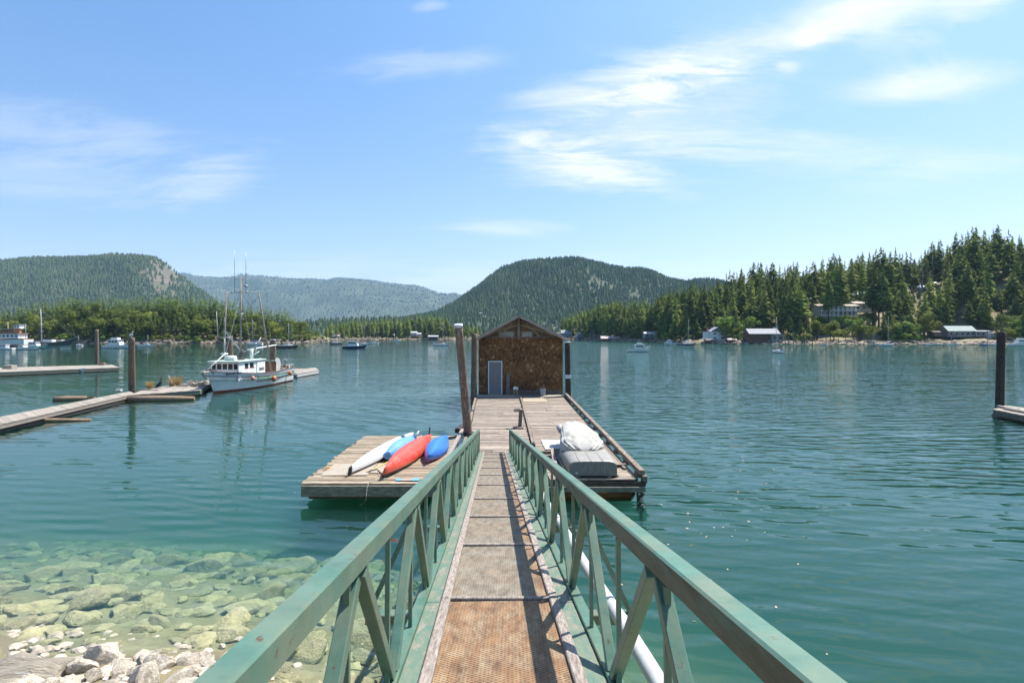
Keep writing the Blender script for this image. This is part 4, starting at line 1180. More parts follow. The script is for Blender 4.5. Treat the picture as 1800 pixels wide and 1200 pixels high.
# ================================================================== pilings
def piling(base, top, r, lab, m, cap=None, band=None, name='piling'):
    b = Vector(base); t = Vector(top)
    d = (t - b)
    o = empty(name, b, 0, lab, 'piling', None)
    mb = MB(); n = 14; rings = []
    for k in range(15):
        q = -0.7 + 1.7 * k / 14 if False else k / 14
        c = d * q
        rings.append([(c.x + math.cos(2 * math.pi * i / n) * r * (1.06 - .1 * q) * (1 + .05 * mnoise.noise(Vector((i * .9, k * .7, b.x)))),
                       c.y + math.sin(2 * math.pi * i / n) * r * (1.06 - .1 * q) * (1 + .05 * mnoise.noise(Vector((i * .9, k * .7, b.x + 3)))), c.z) for i in range(n)])
    # below water / deck
    lo = d.normalized() * -4.5
    rings.insert(0, [(lo.x + math.cos(2 * math.pi * i / n) * r * 1.1, lo.y + math.sin(2 * math.pi * i / n) * r * 1.1, lo.z) for i in range(n)])
    mb.loft(rings, 0, True, True, True)
    mb.build('shaft', m, o)
    if cap: MB().tube(d * .985, d * 1.012, r * 1.04, n=14).build('cap', cap, o)
    if band is not None: MB().tube(d * band, d * (band + .07), r * 1.05, n=14, cap=False).build('pale_band', palecap, o)
    return o
lp = pd(823, 765, 23.4)
piling((-1.80, 23.4, ZD), pd(806, 572, 22.6), .165, 'leaning brown piling with pale cap at the left edge of the float', pilewood, palecap)
MB_ = None
piling((-2.50, 37.4, ZD), pd(834, 586, 37.4), .19, 'upright brown piling close to the left corner of the boat shed', pilewood)
piling((3.82, 38.6, ZD), pd(997.5, 601, 38.6), .185, 'black piling with a pale band right of the boat shed', darkpile, palecap, .33)
piling((-2.72, 39.2, ZD - .3), (-2.72, 39.2, 2.0), .12, 'short dark pile stub behind the brown piling by the shed', darkpile)
piling(px(170.5, 640, .4), pd(170, 579, 85), .26, 'slim brown piling on the far floating dock at the left', pilewood)
piling(px(232, 688, .3), pd(231, 593, 43.2), .23, 'brown piling with a gull on it, rising from the debris covered float', pilewood)
piling((-25.7, 52, .4), pd(404, 590, 52), .26, 'dark brown piling behind the wheelhouse of the fishing boat', pilewood)
piling((-26.0, 62, .4), pd(480, 597, 62), .30, 'thick brown piling behind the stern of the fishing boat', pilewood, palecap)
piling((30.0, 35.0, .4), pd(1760, 583, 35), .22, 'tall blackened piling at the right standing on a small float', darkpile)

def ring_at(name, c, r, lab):
    mb = MB(); P = []
    for k in range(25): a = 2 * math.pi * k / 24; P.append((c[0] + r * math.cos(a), c[1] + r * math.sin(a), c[2] + .02 * math.sin(3 * a)))
    mb.path(P, .022, 6); tag(mb.build(name, black), lab, 'rope')
ring_at('rope_collar', (-1.80, 23.4, ZD + .12), .21, 'black rope looped round the foot of the leaning piling')
tag(MB().path([(-1.95, 23.3, ZD + .06), (-2.3, 22.9, ZD + .05), (-2.7, 22.5, ZD + .04), (-3.1, 22.5, ZD + .03)], .025, 6).build('dark_line', black), 'dark line running from the leaning piling onto the kayak float', 'rope')
tag(MB().beam((-2.35, 24.4, .58), (-2.05, 26.6, .62), .22, .22).build('fender_timber', wetwood, None, .03), 'black timber fender standing off the left edge beside the leaning piling', 'fender')

# ================================================================== boat shed
brownwood = mat('brown_gable_wood', (0.13, 0.08, 0.045), (0.27, 0.18, 0.105), 3, 0.9, (5, 5, 1), bump=0.4)
def build_shed():
    x0, x1, y0, y1 = -2.31, 3.52, 39.8, 49.5
    zb = ZD; zt = pd(0, 594, y0).z
    r = empty('boat_shed', ((x0 + x1) / 2, y0, zb), 0, 'brown shingled boat shed with gable roof standing at the end of the float', 'shed')
    def P(mb, name, mt, bevel=0):
        o = mb.build(name, mt, r, bevel); o.location = -r.location; return o
    dx0, dx1, dz = pd(858, 0, y0).x, pd(883, 0, y0).x, pd(0, 636, y0).z
    # boarded walls behind the shingles, with the doorway left open
    mb = MB()
    for (a, b, c, d) in ((x0, dx0, zb, zt), (dx1, x1, zb, zt), (dx0, dx1, dz, zt)):
        mb.box(((a + b) / 2, y0 + .06, (c + d) / 2), (b - a, .12, d - c))
    mb.box((x0 + .06, (y0 + y1) / 2 + .06, (zb + zt) / 2), (.12, y1 - y0 - .12, zt - zb)); mb.box((x1 - .06, (y0 + y1) / 2 + .06, (zb + zt) / 2), (.12, y1 - y0 - .12, zt - zb))
    mb.box(((x0 + x1) / 2, y1, (zb + zt) / 2), (x1 - x0 - .3, .12, zt - zb))
    P(mb, 'wall', wetwood)
    # cedar shingles: one small board each, in courses, too small in the picture to pick apart
    shm = bpy.data.materials.new('cedar_shingles'); shm.use_nodes = True
    nt = shm.node_tree; N, Lk = nt.nodes, nt.links; p = N['Principled BSDF']; p.inputs['Roughness'].default_value = .9
    vc = N.new('ShaderNodeAttribute'); vc.attribute_name = 'tone'
    cr = N.new('ShaderNodeValToRGB'); e = cr.color_ramp.elements
    e[0].position = 0; e[0].color = (.05, .022, .010, 1); e[1].position = 1; e[1].color = (.50, .32, .15, 1)
    for pos, c in ((.35, (.11, .05, .02, 1)), (.62, (.20, .092, .036, 1)), (.85, (.30, .16, .065, 1))):
        q = e.new(pos); q.color = c
    tn = N.new('ShaderNodeTexNoise'); tn.inputs['Scale'].default_value = 1.1; tn.inputs['Detail'].default_value = 5
    tc = N.new('ShaderNodeTexCoord'); Lk.new(tc.outputs['Object'], tn.inputs['Vector'])
    md = N.new('ShaderNodeMath'); md.operation = 'MULTIPLY_ADD'; md.inputs[1].default_value = 0.9; md.inputs[2].default_value = -.45
    Lk.new(tn.outputs[0], md.inputs[0])
    ad = N.new('ShaderNodeMath'); ad.operation = 'ADD'; Lk.new(vc.outputs['Fac'], ad.inputs[0]); Lk.new(md.outputs[0], ad.inputs[1])
    Lk.new(ad.outputs[0], cr.inputs[0]); Lk.new(cr.outputs[0], p.inputs['Base Color'])
    V = []; F = []; tones = []
    rs = random.Random(3)
    def shingles(o, u, nrm, L, z0, z1, skip):
        z = z0; row = 0
        while z < z1 - .02:
            ch = .135; a = -rs.uniform(0, .1)
            while a < L:
                w = rs.uniform(.07, .17); b_ = min(a + w, L); a_ = max(a, 0)
                lo = z - rs.uniform(0, .03); hi = min(z + ch + .03, z1)
                if b_ - a_ > .01 and not skip((a_ + b_) / 2, z):
                    th = rs.uniform(.022, .04)
                    b0 = len(V); q0 = o + u * (a_ + .004); q1 = o + u * (b_ - .004)
                    for (q, zz, off) in ((q0, lo, th), (q1, lo, th), (q1, hi, .006), (q0, hi, .006), (q0, lo, 0), (q1, lo, 0)):
                        V.append((q.x + nrm.x * off, q.y + nrm.y * off, zz))
                    F.extend([(b0, b0 + 1, b0 + 2), (b0, b0 + 2, b0 + 3), (b0 + 4, b0 + 5, b0 + 1), (b0 + 4, b0 + 1, b0), (b0 + 4, b0, b0 + 3), (b0 + 1, b0 + 5, b0 + 2)])
                    tones.extend([min(1, max(0, rs.gauss(.58, .12) + (.22 if rs.random() < .06 else 0)))] * 6)
                a += w
            z += ch; row += 1
    dskip = lambda a, z: dx0 - x0 - .06 < a < dx1 - x0 + .06 and z < dz + .05
    shingles(Vector((x0 - .03, y0 - .002, 0)), Vector((1, 0, 0)), Vector((0, -1, 0)), x1 - x0 + .06, zb + .12, zt, dskip)
    shingles(Vector((x0 - .002, y0, 0)), Vector((0, 1, 0)), Vector((-1, 0, 0)), y1 - y0, zb + .12, zt, lambda a, z: False)
    shingles(Vector((x1 + .002, y0, 0)), Vector((0, 1, 0)), Vector((1, 0, 0)), y1 - y0, zb + .12, zt, lambda a, z: False)
    me = fast_mesh('shingle_cladding', np.array(V), np.array(F), shm)
    at_ = me.attributes.new('tone', 'FLOAT', 'POINT'); at_.data.foreach_set('value', tones)
    o = link('shingle_cladding', me, r); o.location = -r.location; o['kind'] = 'stuff'
    # door
    mb = MB(); fw = .07
    mb.box((dx0 + fw / 2, y0 - .03, (zb + dz) / 2), (fw, .10, dz - zb)); mb.box((dx1 - fw / 2, y0 - .03, (zb + dz) / 2), (fw, .10, dz - zb))
    mb.box(((dx0 + dx1) / 2, y0 - .03, dz + .035), (dx1 - dx0, .10, .07))
    P(mb, 'door_frame', white)
    dw = (dx1 - dx0 - 2 * fw)
    door = P(MB().box(((dx0 + dx1) / 2, y0 + .02, (zb + .04 + dz) / 2), (dw - .012, .05, dz - zb - .05)), 'door', doorgrey)
    for k in range(5):
        o = MB().box((dx0 + fw + dw * (k + .5) / 5, y0 - .012, (zb + .04 + dz) / 2), (dw / 5 - .012, .014, dz - zb - .06)).build('door_board', doorgrey, door)
    for zz in (.45, .56): MB().tube(((dx0 + dx1) / 2 + .02, y0 - .05, zb + (dz - zb) * zz), ((dx0 + dx1) / 2 + .02, y0 - .02, zb + (dz - zb) * zz), .022, n=8).build('door_knob', steel, door)
    P(MB().box(((dx0 + dx1) / 2, y0 - .10, zb + .03), (dx1 - dx0, .22, .06)), 'door_sill', plyw2)
    # base boards along the foot
    P(MB().box(((dx1 + x1) / 2 + .1, y0 - .045, zb + .16), (x1 - dx1 - .3, .05, .28)), 'foot_board', beamwood)
    # roof
    xe0, xe1, xm = pd(838.5, 0, 39.0).x, pd(993.5, 0, 39.0).x, pd(912, 0, 39).x
    ze, zr = pd(0, 594, 39.0).z, pd(0, 554, 39.0).z
    yf, yb = 38.9, y1 + .5
    for (xa, xb_) in ((xe0, xm), (xm, xe1)):
        za, zb_ = (ze, zr) if xa == xe0 else (zr, ze)
        mb = MB(); t = .06
        mb.add([(xa, yf, za), (xb_, yf, zb_), (xb_, yb, zb_), (xa, yb, za), (xa, yf, za + t), (xb_, yf, zb_ + t), (xb_, yb, zb_ + t), (xa, yb, za + t)],
               [(0, 1, 2, 3), (7, 6, 5, 4), (0, 4, 5, 1), (1, 5, 6, 2), (2, 6, 7, 3), (3, 7, 4, 0)])
        P(mb, 'roof_panel', roofbrown)
        P(MB().beam((xa, yf - .03, za - .05), (xb_, yf - .03, zb_ - .05), .05, .20), 'barge_board', plyw)
        for k in range(12):
            y = yf + .4 + k * .88
            P(MB().beam((xa * .97 + xm * .03, y, za + (zb_ - za) * .0 - .07), (xb_, y, zb_ - .07), .06, .11), 'rafter', beamwood)
    P(MB().add([(xe0 + .3, y1, zt - .1), (xe1 - .3, y1, zt - .1), (xm, y1, zr - .1), (xe0 + .3, y1 + .1, zt - .1), (xe1 - .3, y1 + .1, zt - .1), (xm, y1 + .1, zr - .1)], [(0, 1, 2), (5, 4, 3), (0, 3, 4, 1), (1, 4, 5, 2), (2, 5, 3, 0)]), 'rear_gable', wetwood)
    P(MB().box(((x0 + x1) / 2, y0 + .05, zt + .055), (x1 - x0 + .1, .16, .10)), 'tie_beam', beamwood)
    # open gable: king post, struts and webs of old boards
    H = zr - zt - .12
    P(MB().beam((xm, y0, zt + .1), (xm, y0, zr - .1), .14, .12, up=(0, 1, 0)), 'king_post', plyw)
    P(MB().beam((xm - .28, y0 - .02, zt + .1), (xm - .28, y0 - .02, zr - .25), .09, .05, up=(0, 1, 0)), 'post', beamwood)
    for s in (-1, 1):
        E = xe0 if s < 0 else xe1
        for (q, zz) in ((.30, .0), (.62, .0)):
            P(MB().beam((xm + (E - xm) * (q + .16), y0 - .03, zt + .13), (xm + (E - xm) * (q * .25), y0 - .03, zt + H * (.95 - q * .35)), .09, .05, up=(0, 1, 0)), 'strut', plyw2)
        P(MB().beam((xm + (E - xm) * .88, y0 - .05, zt + .16), (xm + (E - xm) * .05, y0 - .05, zt + H * .62), .12, .04, up=(0, 1, 0)), 'collar_board', plyw2)
        P(MB().beam((xm + (E - xm) * .5, y0 - .02, zt + .1), (xm + (E - xm) * .5, y0 - .02, zt + H * .47), .10, .05, up=(0, 1, 0)), 'post', beamwood)
    for s, a, b in ((-1, .12, .50), (1, .07, .30)):
        E = xe0 if s < 0 else xe1
        xa, xb_ = xm + (E - xm) * a, xm + (E - xm) * b
        P(MB().box(((xa + xb_) / 2, y0 + .03, zt + .1 + H * .12), (abs(xb_ - xa), .02, H * .24)), 'gable_window', glassg)
    P(MB().add([(xe0 + .55, y0 + .09, zt + .1), (xe1 - .55, y0 + .09, zt + .1), (xm, y0 + .09, zr - .22), (xe0 + .55, y0 + .13, zt + .1), (xe1 - .55, y0 + .13, zt + .1), (xm, y0 + .13, zr - .22)], [(0, 1, 2), (5, 4, 3), (0, 3, 4, 1), (1, 4, 5, 2), (2, 5, 3, 0)]), 'gable_backing', brownwood)
    for k in range(5):
        q = .58 + k * .07
        P(MB().box((xm + (xe0 - xm) * q, y0 + .04, zt + .1 + H * (1 - q) * .42), (.19, .02, H * (1 - q) * .80)), 'gable_board', pilewood)
        q = .42 + k * .09
        P(MB().box((xm + (xe1 - xm) * q, y0 + .04, zt + .1 + H * (1 - q) * .42), (.22, .02, H * (1 - q) * .80)), 'gable_board', beamwood)
    P(MB().tube((xm, yf + .1, zr), (xm, yf + .1, zr + .42), .018, n=6), 'finial', black)
glassg = mat('hazy_gable_glass', (.22, .24, .23), (.32, .33, .31), 2, .15)
build_shed()
# things against and in front of the shed
tag(MB().box((pd(893, 0, 39.6).x, 39.62, ZD + 1.42 / 2), (.24, .05, 1.42), mat=Euler((-.06, 0, .0)).to_matrix()).build('leaning_board', greybeam), 'grey board leaning on the shingles right of the shed door', 'board')
t = empty('crate_stand', (pd(906.5, 0, 38.9).x, 38.9, ZD), 0, 'small wooden stand with a white box on top right of the shed door', 'stand')
for dx in (-.09, .09):
    for dy in (-.1, .1): o = MB().box((dx, dy, .22), (.07, .05, .44)).build('leg', plyw2, t)
MB().box((0, 0, .24), (.16, .16, .38)).build('body', pilewood, t); MB().box((0, 0, .51), (.36, .3, .14)).build('top', white, t, .01)
MB().box((-.03, -.02, .62), (.16, .1, .05)).build('lid', white, t)
t = empty('grey_bucket', (pd(954.5, 0, 38.9).x, 38.9, ZD), 0, 'square grey bucket standing at the foot of the shingled wall', 'bucket')
rr = [[(s * w_, q * w_, z) for s, q in ((-1, -1), (1, -1), (1, 1), (-1, 1))] for w_, z in ((.155, 0), (.19, .46), (.165, .46), (.14, .03))]
MB().loft(rr, 0, True, True).build('body', grey, t); MB().box((0, 0, .48), (.40, .40, .03)).build('rim', sheetpale, t)
# mooring bitt
t = empty('mooring_bitt', (.33, 25.4, ZD), 0, 'wooden mooring post with a cross board standing on the float joint', 'mooring post')
o = MB().beam((.02, 0, 0), (.06, .02, .74), .20, .16).build('post', beamwood, t, .01)
MB().box((-.04, 0, .78), (.42, .30, .10), rz=.05).build('cross_board', beamwood, t, .01)
MB().box((-.05, -.13, .03), (.46, .5, .05)).build('base', beamwood, t, .01)
MB().box((-.10, 0, .855), (.22, .12, .05)).build('cap', curb, t, .008)

# ================================================================== kayaks
def kayak(name, tip, far, B, D, mats, lab, roll=0.0, rocker=.10, n=30, chine=2.4, flatend=0.0, rudder=False, band=None, cockpit=True, z=ZD):
    a, b = Vector(tip), Vector(far); L = (b - a).length
    r = empty(name, ((a.x + b.x) / 2, (a.y + b.y) / 2, z), math.atan2(b.y - a.y, b.x - a.x), lab, 'kayak', None)
    # upturned: keel at the top
    secs = []; K = 18
    dk = []
    for i in range(n + 1):
        q = i / n; s = 2 * q - 1
        w = B / 2 * max(0.0, 1 - abs(s) ** 2.0) ** 0.95 + .008 + flatend * B / 2 * (1 - max(0, 1 - abs(s) ** 2.3) ** .5)
        kz = D * (1 - .35 * abs(s) ** 3.0)
        gz_ = rocker * abs(s) ** 2.2 * -.2 + .04
        ring = []
        for k in range(K):
            th = math.pi * k / (K - 1)
            c, sn = math.cos(th), math.sin(th)
            y = w * (abs(c) ** (2 / chine)) * (1 if c >= 0 else -1)
            zz = gz_ + (kz - gz_) * (abs(sn) ** (2 / 2.2)) + (.022 if abs(k - (K - 1) / 2) < 1 else 0)
            ring.append((s * L / 2, y, zz))
        for k in range(5):
            th = math.pi + math.pi * (k + 1) / 6
            ring.append((s * L / 2, w * math.cos(th), gz_ + .02 + .07 * math.sin(th)))
        secs.append(ring)
    R = Matrix.Rotation(roll, 4, 'X')
    mb = MB()
    lift = B / 2 * abs(math.sin(roll)) * .85
    secs = [[tuple((R @ Vector(p)) + Vector((0, 0, lift))) for p in ring] for ring in secs]
    mb.loft(secs, 0, True, True, True)
    # second colour: deck side faces
    ff = len(secs[0])
    cnt = 0
    for i in range(n):
        for k in range(ff):
            if k < 1 or k >= K - 2: mb.m[cnt] = 1
            if band and band[0] <= i < band[1]: mb.m[cnt] = 2
            if band and i < 1: mb.m[cnt] = 3
            cnt += 1
    o = mb.build('hull', mats, r)
    if cockpit:
        P = []
        for k in range(21):
            th = 2 * math.pi * k / 20
            P.append(tuple(R @ Vector((.40 * math.cos(th), B * .28 * math.sin(th), -.035)) + Vector((0, 0, lift))))
        MB().path(P, .016, 6).build('cockpit_rim', black, r)
    for s in (-1, 1):
        P = [tuple(R @ Vector((s * L * (.47 - .02 * k * 0), 0, .05)) + Vector((0, 0, lift))) for k in range(1)]
        c = R @ Vector((s * (L / 2 + .0), 0, .10)) + Vector((0, 0, lift))
        MB().path([c + Vector((0, -.04, 0)), c + Vector((s * .05, 0, -.02)), c + Vector((0, .04, 0))], .008, 6).build('carry_loop', black, r)
    # hull ribs / strakes
    for off in (-.33, .33):
        P = []
        for i in range(3, n - 2):
            q = i / n; s = 2 * q - 1
            w = B / 2 * (1 - abs(s) ** 2.0) ** 0.95; kz = D * (1 - .35 * abs(s) ** 3.0)
            c = off * 1.6; y = w * c * .9
            sn = math.sqrt(max(0, 1 - min(1, abs(c * .9) ** chine)) ** (2 / 2.0)) if False else (1 - (abs(c) * .9) ** chine) ** (1 / 2.2)
            P.append(tuple(R @ Vector((s * L / 2, y, .04 + (kz - .04) * sn + .002)) + Vector((0, 0, lift))))
        MB().path(P, .010, 5).build('keel_rib', mats[0], r)
    if rudder:
        c = Vector((L / 2, 0, D * .62 + lift))
        mb = MB().add([(L / 2 - .06, -.012, .15), (L / 2 + .05, -.012, .15), (L / 2 + .11, -.012, .62), (L / 2 + .0, -.012, .60), (L / 2 - .06, .012, .15), (L / 2 + .05, .012, .15), (L / 2 + .11, .012, .62), (L / 2 + .0, .012, .60)],
                      [(0, 1, 2, 3), (7, 6, 5, 4), (0, 4, 5, 1), (1, 5, 6, 2), (2, 6, 7, 3), (3, 7, 4, 0)])
        mb.box((L / 2 - .03, 0, .3), (.07, .06, .2))
        mb.build('rudder', black, r)
    return r
kayak('kayak', (-4.78, 16.5, 0), (-3.95, 22.6, 0), .52, .34, [whitek, darkgrey, navy, black], 'long white kayak with a blue band lying upside down on the left', roll=.18, band=(22, 24))
kayak('kayak', (-3.70, 16.1, 0), (-3.15, 21.7, 0), .68, .40, [redk, black], 'long red kayak upside down with its black rudder sticking up', roll=.32, rudder=True)
kayak('kayak', (-2.72, 18.0, 0), (-2.55, 21.6, 0), .70, .34, [bluek, purple], 'short bright blue kayak upside down at the right end of the row', roll=.42, n=24)
kayak('kayak', (-4.10, 18.5, 0), (-3.78, 21.6, 0), .58, .30, [blueo, navy], 'stubby pale blue kayak leaning between the white and red kayaks', roll=.55, n=22, flatend=.45)
tag(MB().path([(-4.25, 17.2, ZD + .03), (-3.98, 18.3, ZD + .05), (-3.8, 19.3, ZD + .05)], .016, 6).build('paddle_shaft', yrope), 'thin yellow pole lying on the planks under the pale blue kayak', 'pole')
t = empty('paddle_heap', (-3.72, 21.9, ZD), 0, 'small heap of white gear at the far tip of the white kayak', 'gear')
MB().path([(-.05, 0, .1), (.05, .05, .3), (.12, .1, .42)], [.05, .045, .02], 8).build('float_bag', whitek, t)
MB().path([(.1, -.2, .05), (.2, 0, .12), (.22, .1, .25)], [.03, .03, .02], 6).build('strap', rope, t)

# ================================================================== covered upturned boat
def build_skiff():
    r = empty('upturned_skiff', (2.35, 16.45, ZD), 0.0, 'dull aluminium skiff lying upside down with its flat transom facing the gangway', 'skiff')
    # hull: keel up; transom at y=0, bow at y=4.2
    W, Hh, Ln = 1.34, .47, 4.3
    rings = []; K = 22; n = 22
    for i in range(n + 1):
        q = i / n
        w = W / 2 * (1 - max(0, (q - .45) / .55) ** 2.2) + .02
        flare = 1.0 + .20 * min(1, q * 1.5)
        h = Hh * (1 - .25 * q ** 3)
        ring = []
        for k in range(K):
            th = math.pi * k / (K - 1); c, s_ = math.cos(th), math.sin(th)
            x = w * (abs(c) ** .34) * (1 if c > 0 else -1) * (1 + (flare - 1) * (1 - s_))
            z = .06 + (h - .06) * (s_ ** .34) * (1 + .07 * (1 - abs(c)) * q)
            ring.append((x, q * Ln, z))
        rings.append(ring)
    mb = MB().loft(rings, 0, False, False, True)
    o = mb.build('hull', alum, r)
    so = o.modifiers.new('shell', 'SOLIDIFY'); so.thickness = .012
    # transom plate with rounded corners
    ring = [(x * .995, -.012, z) for (x, y, z) in rings[0]]
    ring2 = [(x, .03, z) for (x, y, z) in rings[0]]
    b = MB().loft([ring, ring2], 0, True, True)
    b.build('transom', alumd, r)
    for k, xx in enumerate((-.40, -.06, .28)):
        P = [(xx * (1 - .3 * (i / 14) ** 2), .02 + i / 14 * 2.9, Hh * (1 - .25 * (i / 14 * .68) ** 3) + .004) for i in range(15)]
        mb = MB()
        for a, c in zip(P, P[1:]): mb.beam(a, c, .022, .014)
        mb.build('keel_strake', alumd, r)
    gun = [(-(W / 2 * (1 - max(0, (i / 20 - .45) / .55) ** 2.2) * (1 + .20 * min(1, i / 20 * 1.5)) + .045), i / 20 * Ln, .06) for i in range(21)]
    MB().path(gun, .028, 7).build('gunwale', alum, r); MB().path([(-p[0], p[1], p[2]) for p in gun], .028, 7).build('gunwale', alum, r)
    MB().box((-.48, -.02, .14), (.07, .012, .035)).build('name_plate', white, r)
    for sx in (-.45, .45): MB().box((sx, .35, .03), (.10, .9, .06)).build('block', beamwood, r)
build_skiff()
def build_canvas():
    r = empty('canvas_covered_heap', (2.28, 18.3, ZD + .46), 0.0, 'bulging cream canvas cover tied over gear on top of the upturned skiff', 'canvas cover')
    # lumpy shape over a hidden hull: sections along y
    n, K = 44, 48; rings = []
    for i in range(n + 1):
        q = i / n
        y = -.30 + q * 3.55
        w = .68 * (min(1, (q + .03) / .16) ** .35) * (1 - .42 * max(0, (q - .22) / .78) ** 1.1) + .01
        h = .52 * (min(1, (q + .012) / .30) ** .62) * (1 - .18 * max(0, (q - .55) / .45) ** 2)
        if q > .95: h *= (1 - (q - .95) * 10)
        ring = []
        for k in range(K):
            th = math.pi * (k / (K - 1)) * 1.04 - .02 * math.pi
            c, s_ = math.cos(th), math.sin(th)
            x = w * (abs(c) ** .50) * (1 if c > 0 else -1)
            z = h * (1 - .16 * abs(x / w) ** 1.5) * (abs(s_) ** .55) * (1 if s_ > 0 else -1)
            # folds radiating from the drawn-in near end and hanging at the sides
            side = 1 - max(0, s_)
            f = .030 * math.sin(k * 1.35 + 5 * mnoise.noise(Vector((q * 4, k * .12, 2)))) * (side * .9 + .25 * max(0, 1 - q * 4))
            f += .018 * mnoise.noise(Vector((x * 2.2, y * 2.0, z * 2 + 5)))
            ang_ = math.atan2(y + .15, x); rd = math.hypot(x, y + .15); f += .022 * math.sin(ang_ * 13 + 2 * mnoise.noise(Vector((ang_ * 2, 0, 7)))) * math.exp(-((rd - .7) / .45) ** 2)
            f -= .045 * math.exp(-((x - .05 * (1 - q) * 3 + .10) / .05) ** 2) * sst((q - .05) * 6)      # seam valley
            f += .018 * math.sin(abs(x) * 26 + y * 9) * max(0, 1 - abs(q - .17) * 6)
            ring.append((x * (1 + f), y + .04 * math.sin(k * .9) * max(0, 1 - q * 5), z * (1 + f * .5) + f * s_ * .8))
        rings.append(ring)
    mb = MB().loft(rings, 0, False, False, True)
    nn = len(mb.v); mb.v.append((0, -.30, .0)); 
    for k in range(K - 1): mb.f.append([nn, k + 1, k]); mb.m.append(0); mb.sm.append(True)
    nn = len(mb.v); mb.v.append((0, 3.25, .1)); b0 = n * K
    for k in range(K - 1): mb.f.append([nn, b0 + k, b0 + k + 1]); mb.m.append(0); mb.sm.append(True)
    o = mb.build('cover', canvas, r)
    P = [(-.10 + .05 * (1 - i / 12) * 3 * 0, -.05 + i * .26, .08 + .60 * min(1, ((i * .26 + .25) / 3.55 + .012) / .34) ** .75) for i in range(2, 11)]
    MB().path([(-.62, .15, .02), (-.3, -.28, .06), (0, -.36, .02), (.35, -.30, .05), (.62, .1, .04)], .012, 6).build('tie_cord', rope, r)
    # hull end of the gear showing at the far left of the cover
    MB().path([(-.50, 2.35, .18), (-.50, 2.9, .24), (-.46, 3.2, .20)], [.09, .13, .07], 10).build('gear_bundle', mat('faded_grey_bundle', (.30, .28, .25), (.42, .40, .36), 4, .8), r)
build_canvas()
# ================================================================== boats
def hull_mesh(L, B, zb, zm, zs, rows, mats, stern=.80, rake=.9, draft=.35, n=18, flare=.12, fine=2.2):
    """open hull, +x the bow. rows: list of (fraction from waterline to sheer, material index of the band below it)"""
    def zsheer(q): return zs + (zm - zs) * sst(q / .45) if q < .45 else zm + (zb - zm) * ((q - .45) / .55) ** 1.8
    def half(q): return B / 2 * (stern + (1 - stern) * sst(q / .4) if q < .4 else max(0.0, 1 - ((q - .4) / .6) ** fine))
    fr = [None, 0.0] + [r for r, m in rows]
    rings = []
    for i in range(n + 1):
        q = i / n; x0 = -L / 2 + q * L; hb = half(q); zt = zsheer(q); ring = []
        for f in fr:
            if f is None:
                ring.append((x0 - rake * q ** 4 * .9, hb * .35 * (1 - q) , -draft))
            else:
                w = hb * (1 - flare * (1 - f) * (1 + 1.6 * q)) + .015 if q < .999 else .02
                w = max(w, .02)
                xx = x0 - rake * (1 - f) * q ** 5
                ring.append((xx, w, f * zt))
        rings.append(ring)
    mb = MB()
    nr = len(fr)
    for s in (1, -1):
        P = [[(p[0], p[1] * s, p[2]) for p in ring] for ring in rings]
        flat = [p for ring in P for p in ring]; F = []; M_ = []
        b = len(mb.v); mb.v.extend(flat)
        for i in range(n):
            for k in range(nr - 1):
                a0 = b + i * nr + k
                mb.f.append([a0, a0 + 1, a0 + nr + 1, a0 + nr]); mb.sm.append(k > 0)
                mb.m.append(rows[0][1] if k == 0 else rows[k - 1][1])
    # transom
    R0 = rings[0]
    b = len(mb.v)
    for p in R0: mb.v.append((p[0], p[1], p[2])); mb.v.append((p[0], -p[1], p[2]))
    for k in range(nr - 1):
        mb.f.append([b + 2 * k, b + 2 * k + 1, b + 2 * k + 3, b + 2 * k + 2]); mb.m.append(rows[max(k - 1, 0)][1]); mb.sm.append(False)
    # bottom
    for i in range(n):
        b2 = i * nr; off = (n + 1) * nr
        mb.f.append([b2, b2 + nr, off + b2 + nr, off + b2]); mb.m.append(rows[0][1]); mb.sm.append(False)
    def deck(f, m_, parent, name='deck', q0=0, q1=1):
        d = MB(); pts = []
        for i in range(n + 1):
            if not q0 <= i / n <= q1: continue
            ring = rings[i]; zt = ring[-1][2]
            pts.append((ring[-1][0] - (.03 if i == n else 0), max(ring[-1][1] - .04, .01), zt * f))
        P = [[(p[0], p[1], p[2]), (p[0], 0, p[2] + .02), (p[0], -p[1], p[2])] for p in pts]
        d.loft(P, 0, False, False, False)
        return d.build(name, m_, parent)
    return mb, rings, deck, zsheer, half

def text_obj(body, size, m, parent, loc, rot, name='lettering', depth=.004, bold=False, sx=1.0):
    c = bpy.data.curves.new('lettering', 'FONT'); c.body = body; c.size = size; c.extrude = depth; c.align_x = 'CENTER'; c.align_y = 'CENTER'
    if bold: c.offset = size * .018
    t = bpy.data.objects.new('tmp_text', c); COL.objects.link(t)
    dg = bpy.context.evaluated_depsgraph_get()
    me = bpy.data.meshes.new_from_object(t.evaluated_get(dg))
    bpy.data.objects.remove(t); me.materials.clear(); me.materials.append(m)
    o = link(name, me, parent); o.location = loc; o.rotation_euler = rot; o.scale = (sx, 1, 1)
    return o

